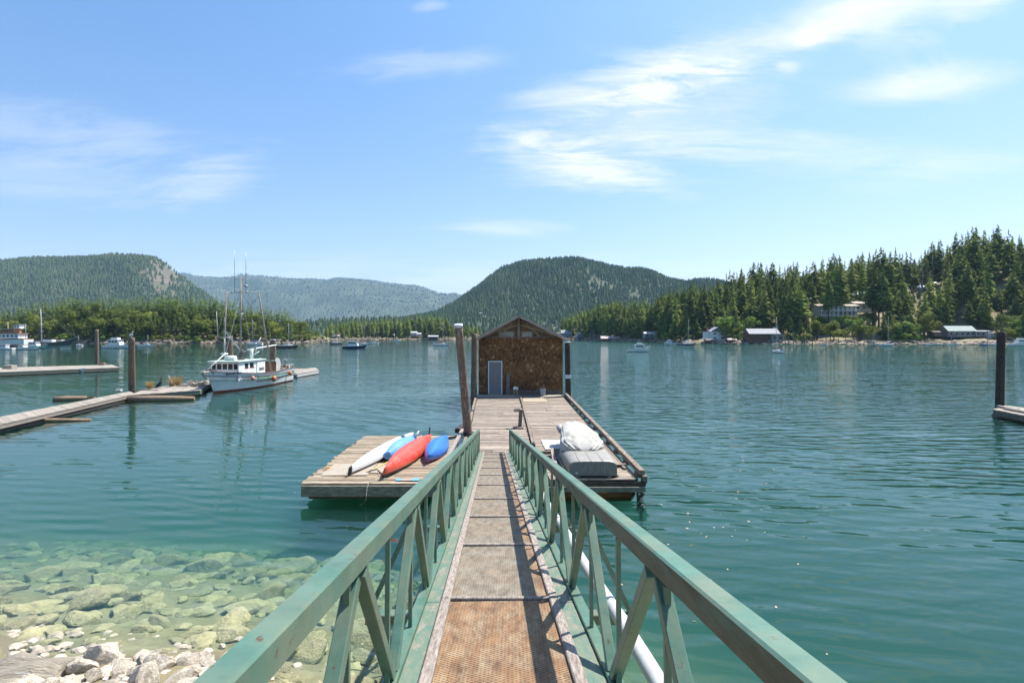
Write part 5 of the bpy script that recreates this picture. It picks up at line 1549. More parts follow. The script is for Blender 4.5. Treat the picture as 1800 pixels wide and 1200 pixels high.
def fishing_boat():
    # waterline midship; bow points towards the camera
    L = 14.0; cx, cy_ = -24.2, 52.1
    r = empty('fishing_boat', (cx, cy_, 0), rad(-90 - .6), 'white wooden fishing boat with green and red stripes and tall poles at the left', 'fishing boat')
    rows = [(.09, 1), (.40, 0), (.48, 1), (.55, 0), (.72, 2), (.775, 1), (.985, 0), (1.0, 3)]
    mb, rings, deck, zs_, half = hull_mesh(L, 3.7, 1.86, 1.28, 1.38, rows, None, stern=.84, rake=1.15, draft=.5, n=28, flare=.13, fine=2.3)
    # the stripes fade out towards the bow: repaint those faces white ahead of the wheelhouse
    nr = len(rows) + 2
    for idx, f in enumerate(mb.f):
        if len(f) == 4 and mb.m[idx] in (1, 2):
            xs = sum(mb.v[i][0] for i in f) / 4; zz = sum(mb.v[i][2] for i in f) / 4
            if xs > 1.6 and zz > .25: mb.m[idx] = 0
    mb.build('hull', [offwhite, redoxide, teal, greyrail], r)
    deck(.62, cream, r)
    # bulwark cap and rub rail on both sides
    for s in (1, -1):
        P = [(ring[-1][0], ring[-1][1] * s, ring[-1][2]) for ring in rings]
        MB().path(P, .045, 6).build('rub_rail', redoxide if s == 5 else greyrail, r)
        P = [(ring[-1][0] + .0, (ring[-1][1] + .01) * s, ring[-1][2] * .80) for ring in rings if ring[-1][0] > 1.4]
        MB().path(P, .035, 5).build('rub_strake', navy, r)
    # anchor roller platform
    MB().box((L / 2 + .15, 0, 1.80), (.9, .34, .08)).build('bow_platform', cream, r)
    a = MB().tube((L / 2 + .35, -.17, 1.86), (L / 2 + .35, .17, 1.86), .06, n=10).build('anchor_roller', grey, r)
    MB().path([(L / 2 + .5, 0, 1.75), (L / 2 + .3, 0, 1.45), (L / 2 - .05, 0, 1.25)], .05, 6).build('anchor', darkgrey, r)
    MB().box((L / 2 - .8, 0, 1.75), (.5, .6, .35)).build('anchor_winch', darkgrey, r)
    # wheelhouse: +x forward. front at x = 4.0 (Y = 48.1)
    xf, xb_, hw = 4.1, -.75, 1.18
    zd, zt = .85, 2.42
    wh = MB(); zw0, zw1 = 1.80, 2.28
    wh.box(((xf + xb_) / 2, 0, (zd + zw0) / 2), (xf - xb_, 2 * hw, zw0 - zd))
    wh.box(((xf + xb_) / 2, 0, (zw1 + zt) / 2), (xf - xb_ + .02, 2 * hw + .02, zt - zw1))
    cab = wh.build('wheelhouse', offwhite, r)
    # corner and window posts
    ys = [-hw + .04, -hw * .60, -hw * .20, hw * .2, hw * .60, hw - .04]
    for y in ys: MB().box((xf - .05, y, (zw0 + zw1) / 2), (.09, .085, zw1 - zw0)).build('window_post', offwhite, cab)
    for y0_, y1_ in zip(ys, ys[1:]): MB().box((xf - .07, (y0_ + y1_) / 2, (zw0 + zw1) / 2), (.02, y1_ - y0_ - .08, zw1 - zw0 - .01)).build('window_pane', glassd, cab)
    for s in (1, -1):
        for (xa, xb2, w) in ((xf - .1, 3.0, 'p'), (3.0, 2.35, 'w'), (2.35, 2.1, 'p'), (2.1, 1.35, 'w'), (1.35, xb_, 'p')):
            if w == 'p' : MB().box(((xa + xb2) / 2, s * (hw - .04), (zw0 + zw1) / 2), (xa - xb2, .08, zw1 - zw0)).build('side_panel', offwhite, cab)
            else:
                MB().box(((xa + xb2) / 2, s * (hw - .06), (zw0 + zw1) / 2), (xa - xb2 - .01, .02, zw1 - zw0 - .01)).build('window_pane', glassd, cab)
                MB().box(((xa + xb2) / 2, s * (hw - .015), zw0 + .02), (xa - xb2 + .06, .05, .05)).build('window_trim', redoxide, cab)
    MB().box((xb_ + .03, 0, (zw0 + zw1) / 2), (.06, 2 * hw - .1, zw1 - zw0)).build('rear_panel', offwhite, cab)
    # interior darkening board is simply the far side; roof with pale green edge
    rf = MB().box(((xf + xb_) / 2 + .1, 0, zt + .05), (xf - xb_ + .45, 2 * hw + .30, .09)).build('roof', boatroof, r, .03)
    # white side door panel with the number
    MB().box((-.0, hw + .03, 1.62), (1.6, .06, 1.42)).build('number_panel', white, r)
    text_obj('24694', .40, black, r, (-.02, hw + .068, 1.62), (rad(90), 0, rad(180)), depth=.005, bold=True, sx=1.08)
    # name on the bow
    qn = 4.62; hb = None
    for a_, b_ in zip(rings, rings[1:]):
        if a_[-1][0] <= qn <= b_[-1][0]:
            f = (qn - a_[-1][0]) / (b_[-1][0] - a_[-1][0])
            top = Vector(a_[-2]) * (1 - f) + Vector(b_[-2]) * f
            lo_ = Vector(a_[-3]) * (1 - f) + Vector(b_[-3]) * f
            ang = math.atan2(b_[-2][1] - a_[-2][1], b_[-2][0] - a_[-2][0])
    c = (top * .93 + lo_ * .07)
    nrm = Vector((-math.sin(ang), math.cos(ang), 0)); nrm = nrm if nrm.y > 0 else -nrm
    text_obj('BEAVER ISLE', .30, navy, r, (c.x + nrm.x * .05, c.y + nrm.y * .05, c.z - .03), (rad(90), 0, ang + rad(180)), depth=.006, bold=True, sx=1.0)
    # things on the roof
    z = zt + .1
    MB().tube((3.3, -.35, z + .20), (3.3, .55, z + .20), .22, n=16).build('life_raft', white, r)
    MB().path([(3.3, -.1, z + .43), (3.3, .25, z + .43)], .03, 6).build('raft_strap', grey, r)
    MB().tube((3.7, -.2, z + .50), (3.7, -.2, z + .66), .26, n=16).build('radar', white, r)
    MB().box((1.6, .2, z + .06), (.9, .5, .16), rz=.3).build('folded_tarp', darkgrey, r)
    MB().box((2.2, -.5, z + .10), (.5, .4, .2)).build('roof_box', cream, r)
    # main mast, crossbar and poles
    zT = 9.95; mx_ = .6
    m = MB().tube((mx_, -.35, z - .6), (mx_, -.35, zT), .10, .06, n=8).build('mast', deadbark, r)
    MB().tube((mx_, -1.3, 8.55), (mx_, 1.15, 8.55), .035, n=6).build('crossbar', grey, m)
    MB().tube((mx_, -.9, 9.75), (mx_, .35, 9.75), .025, n=6).build('crossbar', grey, m)
    MB().tube((mx_, -1.5, 8.95), (mx_, .3, 8.7), .03, n=6).build('crossbar', white, m)
    MB().tube((mx_, .1, 9.05), (mx_, .1, 9.25), .16, n=10).build('mast_lamp', grey, m)
    MB().tube((mx_ + .1, -.35, 6.6), (mx_ + .1, -.1, 6.65), .05, n=6).build('mast_lamp', white, m)
    for (y, zz, zt_) in ((-.92, 8.6, 12.35), (.12, 8.6, 12.15)):
        MB().tube((mx_, y, zz), (mx_, y, zz + 2.2), .018, n=5).build('antenna', darkgrey, m)
        MB().tube((mx_, y, zz + 2.0), (mx_, y, zt_), .028, .02, n=5).build('antenna', white, m)
    # two trolling poles standing up beside the mast
    MB().tube((1.4, -1.55, 1.3), (.9, -1.48, 8.65), .085, .06, n=8).build('trolling_pole', deadbark, r)
    MB().tube((-1.9, 1.35, 1.35), (-.3, .85, 8.75), .10, .06, n=8).build('trolling_pole', deadbark, r)
    MB().tube((1.3, -1.62, 1.3), (.8, -1.72, 6.3), .03, n=6).build('stay_pole', grey, r)
    # booms
    MB().tube((.2, .05, 3.35), (-4.4, .75, 3.75), .07, .05, n=8).build('boom', white, r)
    MB().tube((.6, -.35, 3.35), (1.4, -1.45, 5.1), .07, .04, n=8).build('boom', steel, r)
    MB().tube((-.2, .5, 3.4), (-.6, .95, 4.5), .10, .05, n=8).build('boom', grey, r)
    MB().tube((.0, .35, z), (.0, .35, 3.45), .15, n=10).build('stack_pipe', white, r)
    MB().tube((-.35, .05, z + .15), (-.6, .8, z + .7), .04, n=6).build('davit', white, r)
    MB().path([(mx_, -.45, 2.6), (mx_ + .1, -.2, 3.0), (mx_, .05, 3.3)], [.16, .20, .10], 8).build('winch_block', darkgrey, r)
    # instrument mast at the bow end of the roof
    MB().tube((3.9, -.1, z), (3.9, -.1, 4.5), .03, n=6).build('bow_post', steel, r)
    MB().tube((3.9, -.70, 4.5), (3.9, .35, 4.5), .03, n=6).build('bow_crossbar', steel, r)
    MB().tube((3.9, -.68, 4.5), (3.9, -.80, 6.7), .03, .015, n=6).build('whip_antenna', white, r)
    # stays and lines
    P = [((L / 2 - .2, 0, 1.95), (4.3, .2, 3.2)), ((4.3, .2, 3.2), (mx_, -.35, 8.4)), ((L / 2 - .3, 0, 1.95), (mx_, -1.45, 8.5)), ((-6.8, 0, 1.6), (mx_, -.35, 9.6)), ((-4.3, .75, 3.75), (mx_, -.1, 8.3)),
         ((1.5, 1.3, 1.7), (mx_, -.3, 8.9)), ((1.5, -1.7, 1.7), (mx_, -.4, 8.9)), ((-1.9, -1.7, 1.5), (mx_, -.4, 6.3)), ((-1.8, 1.35, 3.0), (mx_, -.2, 7.4)), ((.9, -1.48, 8.3), (mx_, -.35, 6.5)), ((-.3, .85, 8.3), (mx_, -.3, 6.2))]
    for k, (a, b) in enumerate(P):
        MB().tube(a, b, .012, n=4, cap=False).build('stay', grey if k % 2 else darkgrey, r)
    MB().tube((4.3, .2, 3.2), (L / 2 - .25, 0, 1.95), .035, n=6).build('bow_rail', white, r)
    MB().tube((4.0, -.45, 3.15), (4.3, .3, 3.2), .03, n=6).build('bow_rail', white, r)
    # mast steps and junk hanging on the mast
    rr = random.Random(2)
    for k in range(9):
        zz = 3.4 + k * .55
        MB().box((mx_ + rr.uniform(-.1, .1), -.35 + rr.uniform(-.22, .22), zz), (.06, rr.uniform(.08, .26), .05)).build('mast_step', steel if k % 3 else white, m)
    # after deck: brown shelter panel, net drum, gear, rails
    MB().box((-2.7, .35, 1.62), (.08, 2.2, 1.18)).build('shelter_panel', brownpanel, r)
    MB().box((-1.9, -.7, 1.62), (1.6, .06, 1.1)).build('shelter_side', brownpanel, r)
    d = MB().tube((-4.2, -.7, 1.75), (-4.2, .9, 1.75), .34, n=18).build('net_drum', seagreen, r)
    for y in (-.75, .95): MB().tube((-4.2, y - .03, 1.75), (-4.2, y + .03, 1.75), .72, n=22).build('drum_flange', sheetpale, d)
    MB().tube((-4.2, -.5, 1.75), (-4.2, .7, 1.75), .50, n=18).build('net', mat('green_net', (.03, .10, .07), (.10, .20, .15), 12, .9, bump=.8), d)
    for k in range(10):
        MB().box((rr.uniform(-6.3, -4.9), rr.uniform(-1.0, 1.2), 1.35 + rr.uniform(0, .25)), (rr.uniform(.2, .6), rr.uniform(.2, .5), rr.uniform(.15, .35)), rz=rr.uniform(0, 3)).build('deck_gear', rr.choice((darkgrey, rope, cream, grey, brownpanel, seagreen)), r)
    for s in (1,):
        P = [(x, 1.55 * s, 1.72) for x in (-6.7, -5.5, -4.6)]
        MB().path(P, .025, 5).build('stern_rail', steel, r)
        for x in (-6.7, -6.1, -5.5, -4.9): MB().tube((x, 1.55 * s, 1.3), (x, 1.55 * s, 1.72), .02, n=5).build('rail_post', steel, r)
    MB().path([(-6.2, .6, 1.4), (-6.2, .6, 2.15), (-6.2, .9, 2.35), (-6.2, 1.1, 2.1)], .05, 6).build('gurdy', steel, r)
    MB().box((-6.6, 0, 1.5), (.3, 2.4, .25)).build('stern_locker', cream, r)
    # fenders on the port side
    for (x, m_, rr_, zz) in ((2.6, pink, .18, .95), (-.9, orange, .24, .66), (-5.2, orange, .19, .88)):
        q = (x + L / 2) / L
        y = half(q) * .97 + .22
        b = MB(); rings2 = []
        for i in range(9):
            th = math.pi * i / 8
            rings2.append([(x + math.cos(2 * math.pi * k / 12) * rr_ * max(math.sin(th), .05), y + math.sin(2 * math.pi * k / 12) * rr_ * max(math.sin(th), .05), zz - math.cos(th) * rr_ * 1.15) for k in range(12)])
        b.loft(rings2, 0, True, True, True)
        f = b.build('buoy_fender', m_, r)
        MB().tube((x, y, zz + rr_), (x, y - .15, 1.35), .015, n=4).build('fender_line', rope, f)
        MB().tube((x, y, zz + rr_ * 1.05), (x, y, zz + rr_ * 1.3), .05, n=8).build('fender_eye', black, f)
    return r
greyrail = mat('faded_maroon_rail', (.13, .07, .07), (.20, .12, .11), 4, .7)
fishing_boat()

def sailboat(t, Y, L, mast, hullm, lab, rz=0.0, cover=None, two=None, lean=0.0, cabin=None, zwl=0.0):
    x = (t - 900) / 1000 * Y
    r = empty('sailboat', (x, Y, zwl), rad(rz), lab, 'sailboat')
    h = L * .115
    mb, rings, deck, zs_, half = hull_mesh(L, L * .29, h * 1.25, h * .95, h, [(.14, 1), (.9, 0), (1.0, 2)], None, stern=.62, rake=L * .10, draft=.3, n=14)
    mb.build('hull', [hullm, redoxide if hullm is not navy else offwhite, white], r)
    deck(.98, cream if hullm is not offwhite else offwhite, r)
    c = MB()
    rings_ = [[(xx, s * w * L, h * .95 + zz * L) for s, zz in ((-1, 0), (-.85, q), (.85, q), (1, 0))] for xx, w, q in ((-.12 * L, .085, .045), (.10 * L, .085, .055), (.24 * L, .05, .03))]
    c.loft(rings_, 0, True, True); cb = c.build('cabin', cabin or offwhite, r)
    for s in (-1, 1):
        for xx in (-.05, .05): MB().box((xx * L, s * .078 * L, h * .95 + .028 * L), (.07 * L, .02, .016 * L)).build('window', glassd, cb)
    mz = h + mast
    mx_ = .10 * L
    MB().tube((mx_, 0, h * .9), (mx_ + lean, 0, mz), .07 * (L / 9) + .02, .05, n=6).build('mast', sheetpale, r)
    for zz in (.62, ):
        MB().tube((mx_, -.09 * L, h + mast * zz), (mx_, .09 * L, h + mast * zz), .03, n=5).build('spreader', sheetpale, r)
    MB().tube((mx_, 0, h + .12 * L), (mx_ - .36 * L, 0, h + .12 * L), .05, n=6).build('boom', sheetpale, r)
    if cover: MB().path([(mx_ - .02, 0, h + .17 * L), (mx_ - .12 * L, 0, h + .145 * L), (mx_ - .34 * L, 0, h + .135 * L)], [.02 * L, .024 * L, .012 * L], 7).build('sail_cover', cover, r)
    for (a, b) in (((L / 2 - .1, 0, h * 1.2), (mx_ + lean, 0, mz)), ((-L / 2 + .1, 0, h), (mx_ + lean, 0, mz)), ((mx_, .14 * L, h), (mx_ + lean * .9, 0, mz * .95)), ((mx_, -.14 * L, h), (mx_ + lean * .9, 0, mz * .95))):
        MB().tube(a, b, .014, n=4, cap=False).build('stay', grey, r)
    if two: MB().tube((-.33 * L, 0, h), (-.33 * L, 0, h + mast * two), .06, .04, n=6).build('mizzen_mast', sheetpale, r)
    MB().path([(-L / 2 + .1, -.1 * L, h), (-L / 2 + .1, -.1 * L, h + .6), (-L / 2 + .1, .1 * L, h + .6), (-L / 2 + .1, .1 * L, h)], .025, 5).build('pulpit_rail', steel, r)
    return r
def cruiser(t, Y, L, hullm, lab, rz=0.0, fly=True, cab0=-.15, cab1=.22, ch=1.9, name='motor_boat', mast=0, cabm=None, canopy=None, roofm=None):
    x = (t - 900) / 1000 * Y
    r = empty(name, (x, Y, 0), rad(rz), lab, 'motor boat')
    h = L * .11
    mb, rings, deck, zs_, half = hull_mesh(L, L * .30, h * 1.45, h, h * .95, [(.12, 1), (.92, 0), (1.0, 2)], None, stern=.86, rake=L * .10, draft=.3, n=14)
    mb.build('hull', [hullm, darkgrey, white], r); deck(.95, cabm or offwhite, r)
    w = .115 * L; hw_ = ch * .30
    z0 = h * .95
    cb = MB().loft([[(cab1 * L + (.35 * (1 - k) if k < 1 else -.25), s * w, z) for s in (-1, 1)][::1] + [(cab0 * L, s * w, z) for s in (1, -1)] for k, z in ((0, z0), (.5, z0 + ch * .42), (1, z0 + ch * .78), (1, z0 + ch * .8))], 0, True, True).build('cabin', cabm or offwhite, r)
    for s in (-1, 1):
        for k in range(3):
            xx = cab0 * L + (cab1 - cab0) * L * (.18 + .28 * k)
            MB().box((xx, s * (w + .004), z0 + ch * .56), ((cab1 - cab0) * L * .22, .02, ch * .26)).build('window', glassd, cb)
    for k in (-.5, .5): MB().box((cab1 * L + .02, w * k * .95, z0 + ch * .56), (.03, w * .8, ch * .25), mat=Euler((0, rad(-14), 0)).to_matrix()).build('window', glassd, cb)
    MB().box(((cab0 + cab1) / 2 * L - .15, 0, z0 + ch * .83), ((cab1 - cab0) * L + .5, 2 * w + .25, .08)).build('roof', roofm or offwhite, r)
    if fly:
        f = MB().box(((cab0 + cab1) / 2 * L, 0, z0 + ch * 1.0), ((cab1 - cab0) * L * .6, 1.5 * w, ch * .28)).build('flybridge', cabm or offwhite, r)
        MB().box(((cab0 + cab1) / 2 * L + .45, 0, z0 + ch * 1.22), (.04, 1.3 * w, ch * .16)).build('windscreen', glassd, f)
    if canopy: 
        MB().box((cab0 * L - L * .13, 0, z0 + ch * .84), (L * .24, 2 * w, .06)).build('canopy', canopy, r)
        for s in (-1, 1): MB().tube((cab0 * L - L * .24, s * w * .95, z0), (cab0 * L - L * .24, s * w * .95, z0 + ch * .83), .03, n=5).build('canopy_post', steel, r)
    if mast: MB().tube((0, 0, z0 + ch * .8), (0, 0, z0 + ch * .8 + mast), .06, .03, n=6).build('mast', sheetpale, r)
    for s in (-1, 1):
        P = [(rings[i][-1][0], rings[i][-1][1] * s * .9, rings[i][-1][2] + .55) for i in range(8, 15)]
        MB().path(P, .022, 4).build('bow_rail', steel, r)
        for i in (8, 10, 12): MB().tube((rings[i][-1][0], rings[i][-1][1] * s * .9, rings[i][-1][2]), (rings[i][-1][0], rings[i][-1][1] * s * .9, rings[i][-1][2] + .55), .018, n=4).build('rail_post', steel, r)
    return r
def dinghy(t, Y, L, m, lab, rz=0, name='dinghy', z=0):
    r = empty(name, ((t - 900) / 1000 * Y, Y, z), rad(rz), lab, 'dinghy')
    mb, rings, deck, a, b = hull_mesh(L, L * .42, .55, .42, .42, [(.15, 0), (1.0, 0)], None, stern=.85, rake=.3, draft=.1, n=10)
    mb.build('hull', [m], r); deck(.35, grey, r, 'floor_boards')
    for x in (-.2, .15): MB().box((x * L, 0, .34), (.22, L * .36, .04)).build('thwart', driftwood, r)
    return r
# --- boats seen far off; depths follow from where their waterline is seen
wl = lambda y: 1000 * ZC / (y - HY)
sailboat(776, wl(607.5), 7.5, 10.5, offwhite, 'white sailboat with a red sail cover moored left of the boat shed', rz=-12, cover=redcover)
sailboat(657, 335, 5.6, 8.6, offwhite, 'small white sailboat whose thin mast leans to the left', rz=170, lean=-1.9)
sailboat(638, 300, 6.5, 9.5, offwhite, 'white sailboat partly hidden behind the navy motor cruiser', rz=8, cover=redcover)
sailboat(590, 310, 7.5, 7.0, darkgrey, 'dark ketch with two short masts off the end of the left island', rz=182, two=.75)
cruiser(624, 205, 8.6, navy, 'navy hulled motor cruiser with white cabin moored in mid channel', rz=4, fly=False, cab0=-.28, cab1=.1, ch=2.1)
cruiser(698, 470, 5.5, offwhite, 'tiny white motorboat in front of the far middle shore', fly=False, ch=1.3)
sailboat(503, 212, 9.2, 8.4, darkgrey, 'dark hulled sailboat moored behind the stern of the fishing boat', rz=5)
sailboat(447, 280, 8.5, 12.0, offwhite, 'pale sailboat with a blue cover glimpsed through the fishing boat rigging', rz=175, cover=bluecover)
sailboat(1367, wl(619) * .97, 4.6, 9.3, offwhite, 'white sailboat seen stern-on before the long grey-roofed boathouse', rz=100, cover=redcover)
cruiser(1123, wl(618.5), 6.6, offwhite, 'white trawler style motorboat with a dark stern right of the shed', rz=-6, fly=True, cab0=-.15, cab1=.22, ch=1.7, mast=1.6)
MB_s = MB().box((0, 0, 0), (.1, .1, .1))
sailboat(1207, 262, 8.8, 11.0, navy, 'navy hulled sailboat with a pale green cover near the white house', rz=2, cover=tealcover)
cruiser(1177, 315, 6.6, offwhite, 'white cabin boat moored left of the navy sailboat', rz=175, fly=True, ch=1.6, name='motor_boat')
dinghy(1176, 285, 2.8, grey, 'little grey dinghy afloat left of the navy sailboat', 10)
sailboat(1559, 268, 7.0, 13.0, offwhite, 'white motorsailer with a crossbar mast moored under the right hillside', rz=3)
cruiser(1792, 262, 9.5, offwhite, 'large white motor yacht at the right edge of the picture', rz=4, ch=2.3, fly=True)
cruiser(1752, 285, 5.0, offwhite, 'small open white boat beside the large yacht', rz=8, ch=1.1, fly=False)
for (t, Y, lab) in ((1635, 292, 'pale skiff at the left end of the stilt house float'), (1672, 292, 'pale skiff at the right end of the stilt house float')):
    dinghy(t, Y, 3.4, offwhite, lab, 5, name='skiff')
dinghy(1730, 285, 3.2, bluecover, 'blue skiff at the float right of the stilt house', 0, name='skiff')
dinghy(1448, 287, 2.6, offwhite, 'lone pale dinghy off the bushy bank', 0)
# left side
cruiser(207, wl(610.5) * .93, 10.5, offwhite, 'white motor yacht with dark canopy moored before the left island', rz=-3, ch=2.5, fly=True, cab0=-.28, cab1=.12, canopy=darkgrey)
sailboat(257, 248, 6.8, 4.2, offwhite, 'small white sailboat with a short tripod mast by the left island', rz=2)
sailboat(139, 262, 4.6, 4.3, offwhite, 'tiny white sailboat between the dark schooner and the motor yacht', rz=160)
cruiser(62, 205, 8.5, seagreen, 'sea green cabin boat lying in front of the dark schooner', rz=4, ch=1.8, fly=False, cab0=-.2, cab1=.1)
cruiser(50, 190, 7.5, offwhite, 'long low white boat nearest of the cluster at the far left', rz=2, ch=.9, fly=False, cab0=-.35, cab1=-.15)
cruiser(8, 188, 6.5, offwhite, 'white boat cut by the left edge of the picture', rz=178, ch=1.3, fly=False)
dinghy(117, 205, 3.6, offwhite, 'small pale dinghy trailing from the dark schooner', 3)
def schooner():
    Y = 232; r = empty('wooden_schooner', ((100 - 900) / 1000 * Y, Y, 0), rad(0), 'big dark wooden schooner with sharply raised bow at the far left', 'schooner')
    mb, rings, deck, a, b = hull_mesh(17, 4.4, 4.2, 2.1, 2.3, [(.22, 1), (.93, 0), (1.0, 2)], None, stern=.7, rake=3.8, n=18, fine=1.9)
    mb.build('hull', [darkgrey, seagreen, cream], r); deck(.96, driftwood, r)
    MB().tube((-6.2, 0, 2), (-6.6, 0, 15.5), .24, .12, n=8).build('mast', sheetpale, r)
    for zz in (6.5, 9.5, 12): MB().tube((-6.3, -.9, zz), (-6.3, .9, zz), .06, n=5).build('spreader', sheetpale, r)
    MB().box((-3, 0, 2.6), (3.6, 2.2, 1.0)).build('cabin', offwhite, r); MB().box((1.5, 0, 2.7), (2.0, 1.7, .7)).build('hatch', cream, r)
    MB().tube((7.6, 0, 4.1), (9.6, 0, 4.7), .10, .05, n=6).build('bowsprit', driftwood, r)
    for (a_, b_) in (((8, 0, 4.3), (-6.5, 0, 15)), ((-8.3, 0, 2.4), (-6.5, 0, 15)), ((-6, 1.8, 2.2), (-6.4, 0, 12)), ((-6, -1.8, 2.2), (-6.4, 0, 12))): MB().tube(a_, b_, .02, n=4, cap=False).build('stay', grey, r)
schooner()
def old_ship():
    Y = 240; r = empty('old_work_ship', ((8 - 900) / 1000 * Y, Y, 0), rad(178), 'old white and rust orange work ship at the left edge of the picture', 'ship')
    mb, rings, deck, a, b = hull_mesh(21, 6, 4.2, 3.2, 3.4, [(.3, 1), (.9, 0), (1.0, 1)], None, stern=.8, rake=1.5, n=16)
    mb.build('hull', [offwhite, rustred, cream], r); deck(.97, rustred, r)
    for (x, z, d, m_, nm) in ((-3.5, 4.5, (9, 4.4, 2.0), offwhite, 'deck_house'), (-3.5, 5.65, (10, 5, .25), rustred, 'deck_roof'), (-3, 6.6, (5.5, 3.6, 1.7), rustred, 'upper_house'), (-3, 7.6, (6.2, 4.2, .22), cream, 'upper_roof'), (-6.4, 8.5, (2.2, 2.4, 1.5), offwhite, 'bridge'), (-6.4, 9.35, (2.8, 3.0, .16), sheetpale, 'bridge_roof')):
        o = MB().box((x, 0, z), d).build(nm, m_, r)
        if 'house' in nm or nm == 'bridge':
            for s in (-1, 1):
                for k in range(5 if d[0] > 4 else 2):
                    n_ = 5 if d[0] > 4 else 2
                    MB().box((x - d[0] / 2 + d[0] * (k + .5) / n_, s * (d[1] / 2 + .01), z + .1), (d[0] / n_ * .5, .03, d[2] * .4)).build('window', glassd, o)
    for (x, h) in ((2.2, 13.5), (-1.5, 10.5), (6, 11), (-9.2, 9.5)): MB().tube((x, 0, 3), (x, 0, h), .14, .08, n=6).build('mast', sheetpale if h > 10.6 else cream, r)
old_ship()

# ================================================================== left floats
def far_float(name, quad, z, th, lab, top=driftwood, n=0, side=greybeam, pieces='plank'):
    """quad: four ground points, A-B the near edge, D-C the far edge"""
    A, B, C_, D = [Vector((p[0], p[1], 0)) for p in quad]
    c = (A + B + C_ + D) / 4
    r = empty(name, (c.x, c.y, 0), 0, lab, 'dock')
    for i in range(n):
        q0 = i / n; q1 = (i + 1) / n - .10 / n
        a, b, c2, d = A.lerp(B, q0), A.lerp(B, q1), D.lerp(C_, q1), D.lerp(C_, q0)
        zz = z + rp.uniform(-.012, .012)
        P = [(p.x - c.x, p.y - c.y, zz - .05) for p in (a, b, c2, d)] + [(p.x - c.x, p.y - c.y, zz) for p in (a, b, c2, d)]
        MB().add(P, [(0, 3, 2, 1), (4, 5, 6, 7), (0, 1, 5, 4), (1, 2, 6, 5), (2, 3, 7, 6), (3, 0, 4, 7)]).build(pieces, top, r)
    ins = .04
    def band(p, q, nm, zt, zb_, m_):
        p2, q2 = p - c, q - c
        MB().beam((p2.x, p2.y, (zt + zb_) / 2), (q2.x, q2.y, (zt + zb_) / 2), .14, zt - zb_).build(nm, m_, r)
    nrm = (B - A).cross(Vector((0, 0, 1))).normalized() * -.09
    if nrm.dot(c - A) < 0: nrm = -nrm
    for p, q in ((A, B), (D, C_)):
        s = nrm if p is A else -nrm
        band(p + s, q + s, 'side_beam', z - .055, z - th, side)
    band(A.lerp(B, .005) + nrm, D.lerp(C_, .005) - nrm, 'end_beam', z - .055, z - th, side); band(B.lerp(A, .005) + nrm, C_.lerp(D, .005) - nrm, 'end_beam', z - .055, z - th, side)
    for k in range(3):
        f = .2 + .3 * k
        a, b = A.lerp(D, f) - c, B.lerp(C_, f) - c
        MB().tube((a.x, a.y, -.02), (b.x, b.y, -.02), .22, n=8).build('float_log', wetwood, r)
    return r
# narrow walkway coming from the left, its side beam notched with dark gaps
wk = far_float('walkway_float', (px(-30, 752, .42), px(238, 691.5, .42), px(228, 687.5, .42), px(-45, 741, .42)), .42, .24, 'long narrow pale walkway float leading in from the left edge', driftwood, 60, curb)
A_, B_ = px(-28, 751, .40), px(236, 691.5, .40)
for k in range(44):
    p = A_.lerp(B_, (k + .5) / 44)
    o = MB().box((p.x - wk.location.x + .02, p.y - wk.location.y - .045, .30), (.10, .17, .05)).build('notch_block', wetwood, wk)
far_float('debris_float', (px(228, 694, .42), px(352, 685.5, .42), px(372, 671.5, .42), px(250, 685, .42)), .42, .34, 'weathered float strewn with debris before the bow of the fishing boat', driftwood, 30, greybeam)
far_float('boat_float', (Vector((-26.3, 46.5, 0)), Vector((-26.0, 73.5, 0)), Vector((-28.6, 73.8, 0)), Vector((-29.2, 46.5, 0))), .42, .34, 'long float lying behind the fishing boat', driftwood, 80, greybeam)
far_float('end_float', (px(523, 657, .42), px(561, 650.5, .42), px(553, 645.5, .42), px(512, 651, .42)), .42, .36, 'pale end of the float showing past the stern of the fishing boat', driftwood, 24, sheetpale)
far_float('outer_dock', (px(-40, 656, .42), px(210, 646, .42), px(197, 641, .42), px(-60, 648, .42)), .45, .40, 'long straight plank dock lying farther out at the left', driftwood, 90, greybeam)
far_float('corner_float', (px(1745, 719, .42), px(1850, 740, .42), px(1870, 726, .42), px(1768, 712, .42)), .42, .34, 'small weathered float under the blackened piling at the right edge', driftwood, 20, beamwood)
for (a, b, lab) in (((1753, 714, .47), (1790, 721, .47), 'loose timber lying along the top of the small right float'), ((1765, 718, .47), (1840, 732, .47), 'second timber lying on the small right float nearer the water')):
    tag(MB().beam(px(*a) + Vector((0, 0, .03)), px(*b) + Vector((0, 0, .03)), .16, .10).build('timber', driftwood), lab, 'timber')
def flog(a, b, r0, lab, m=floatlog):
    a, b = Vector(a), Vector(b)
    o = MB().path([a, a.lerp(b, .3) + Vector((.0, .04, .01)), a.lerp(b, .65) + Vector((0, -.05, 0)), b], [r0, r0 * 1.05, r0 * .95, r0 * .6], 10).build('floating_log', m)
    tag(o, lab, 'log', 'logs floating at the left floats')
flog(px(93, 702, .10), px(168, 699, .10), .20, 'short brown log floating behind the narrow walkway')
flog(px(225, 702, .12), px(342, 700, .12), .24, 'long brown log floating in front of the debris covered float')
flog(px(18, 740, .06), px(160, 738, .02), .13, 'slim brown log floating in front of the walkway at the left edge')
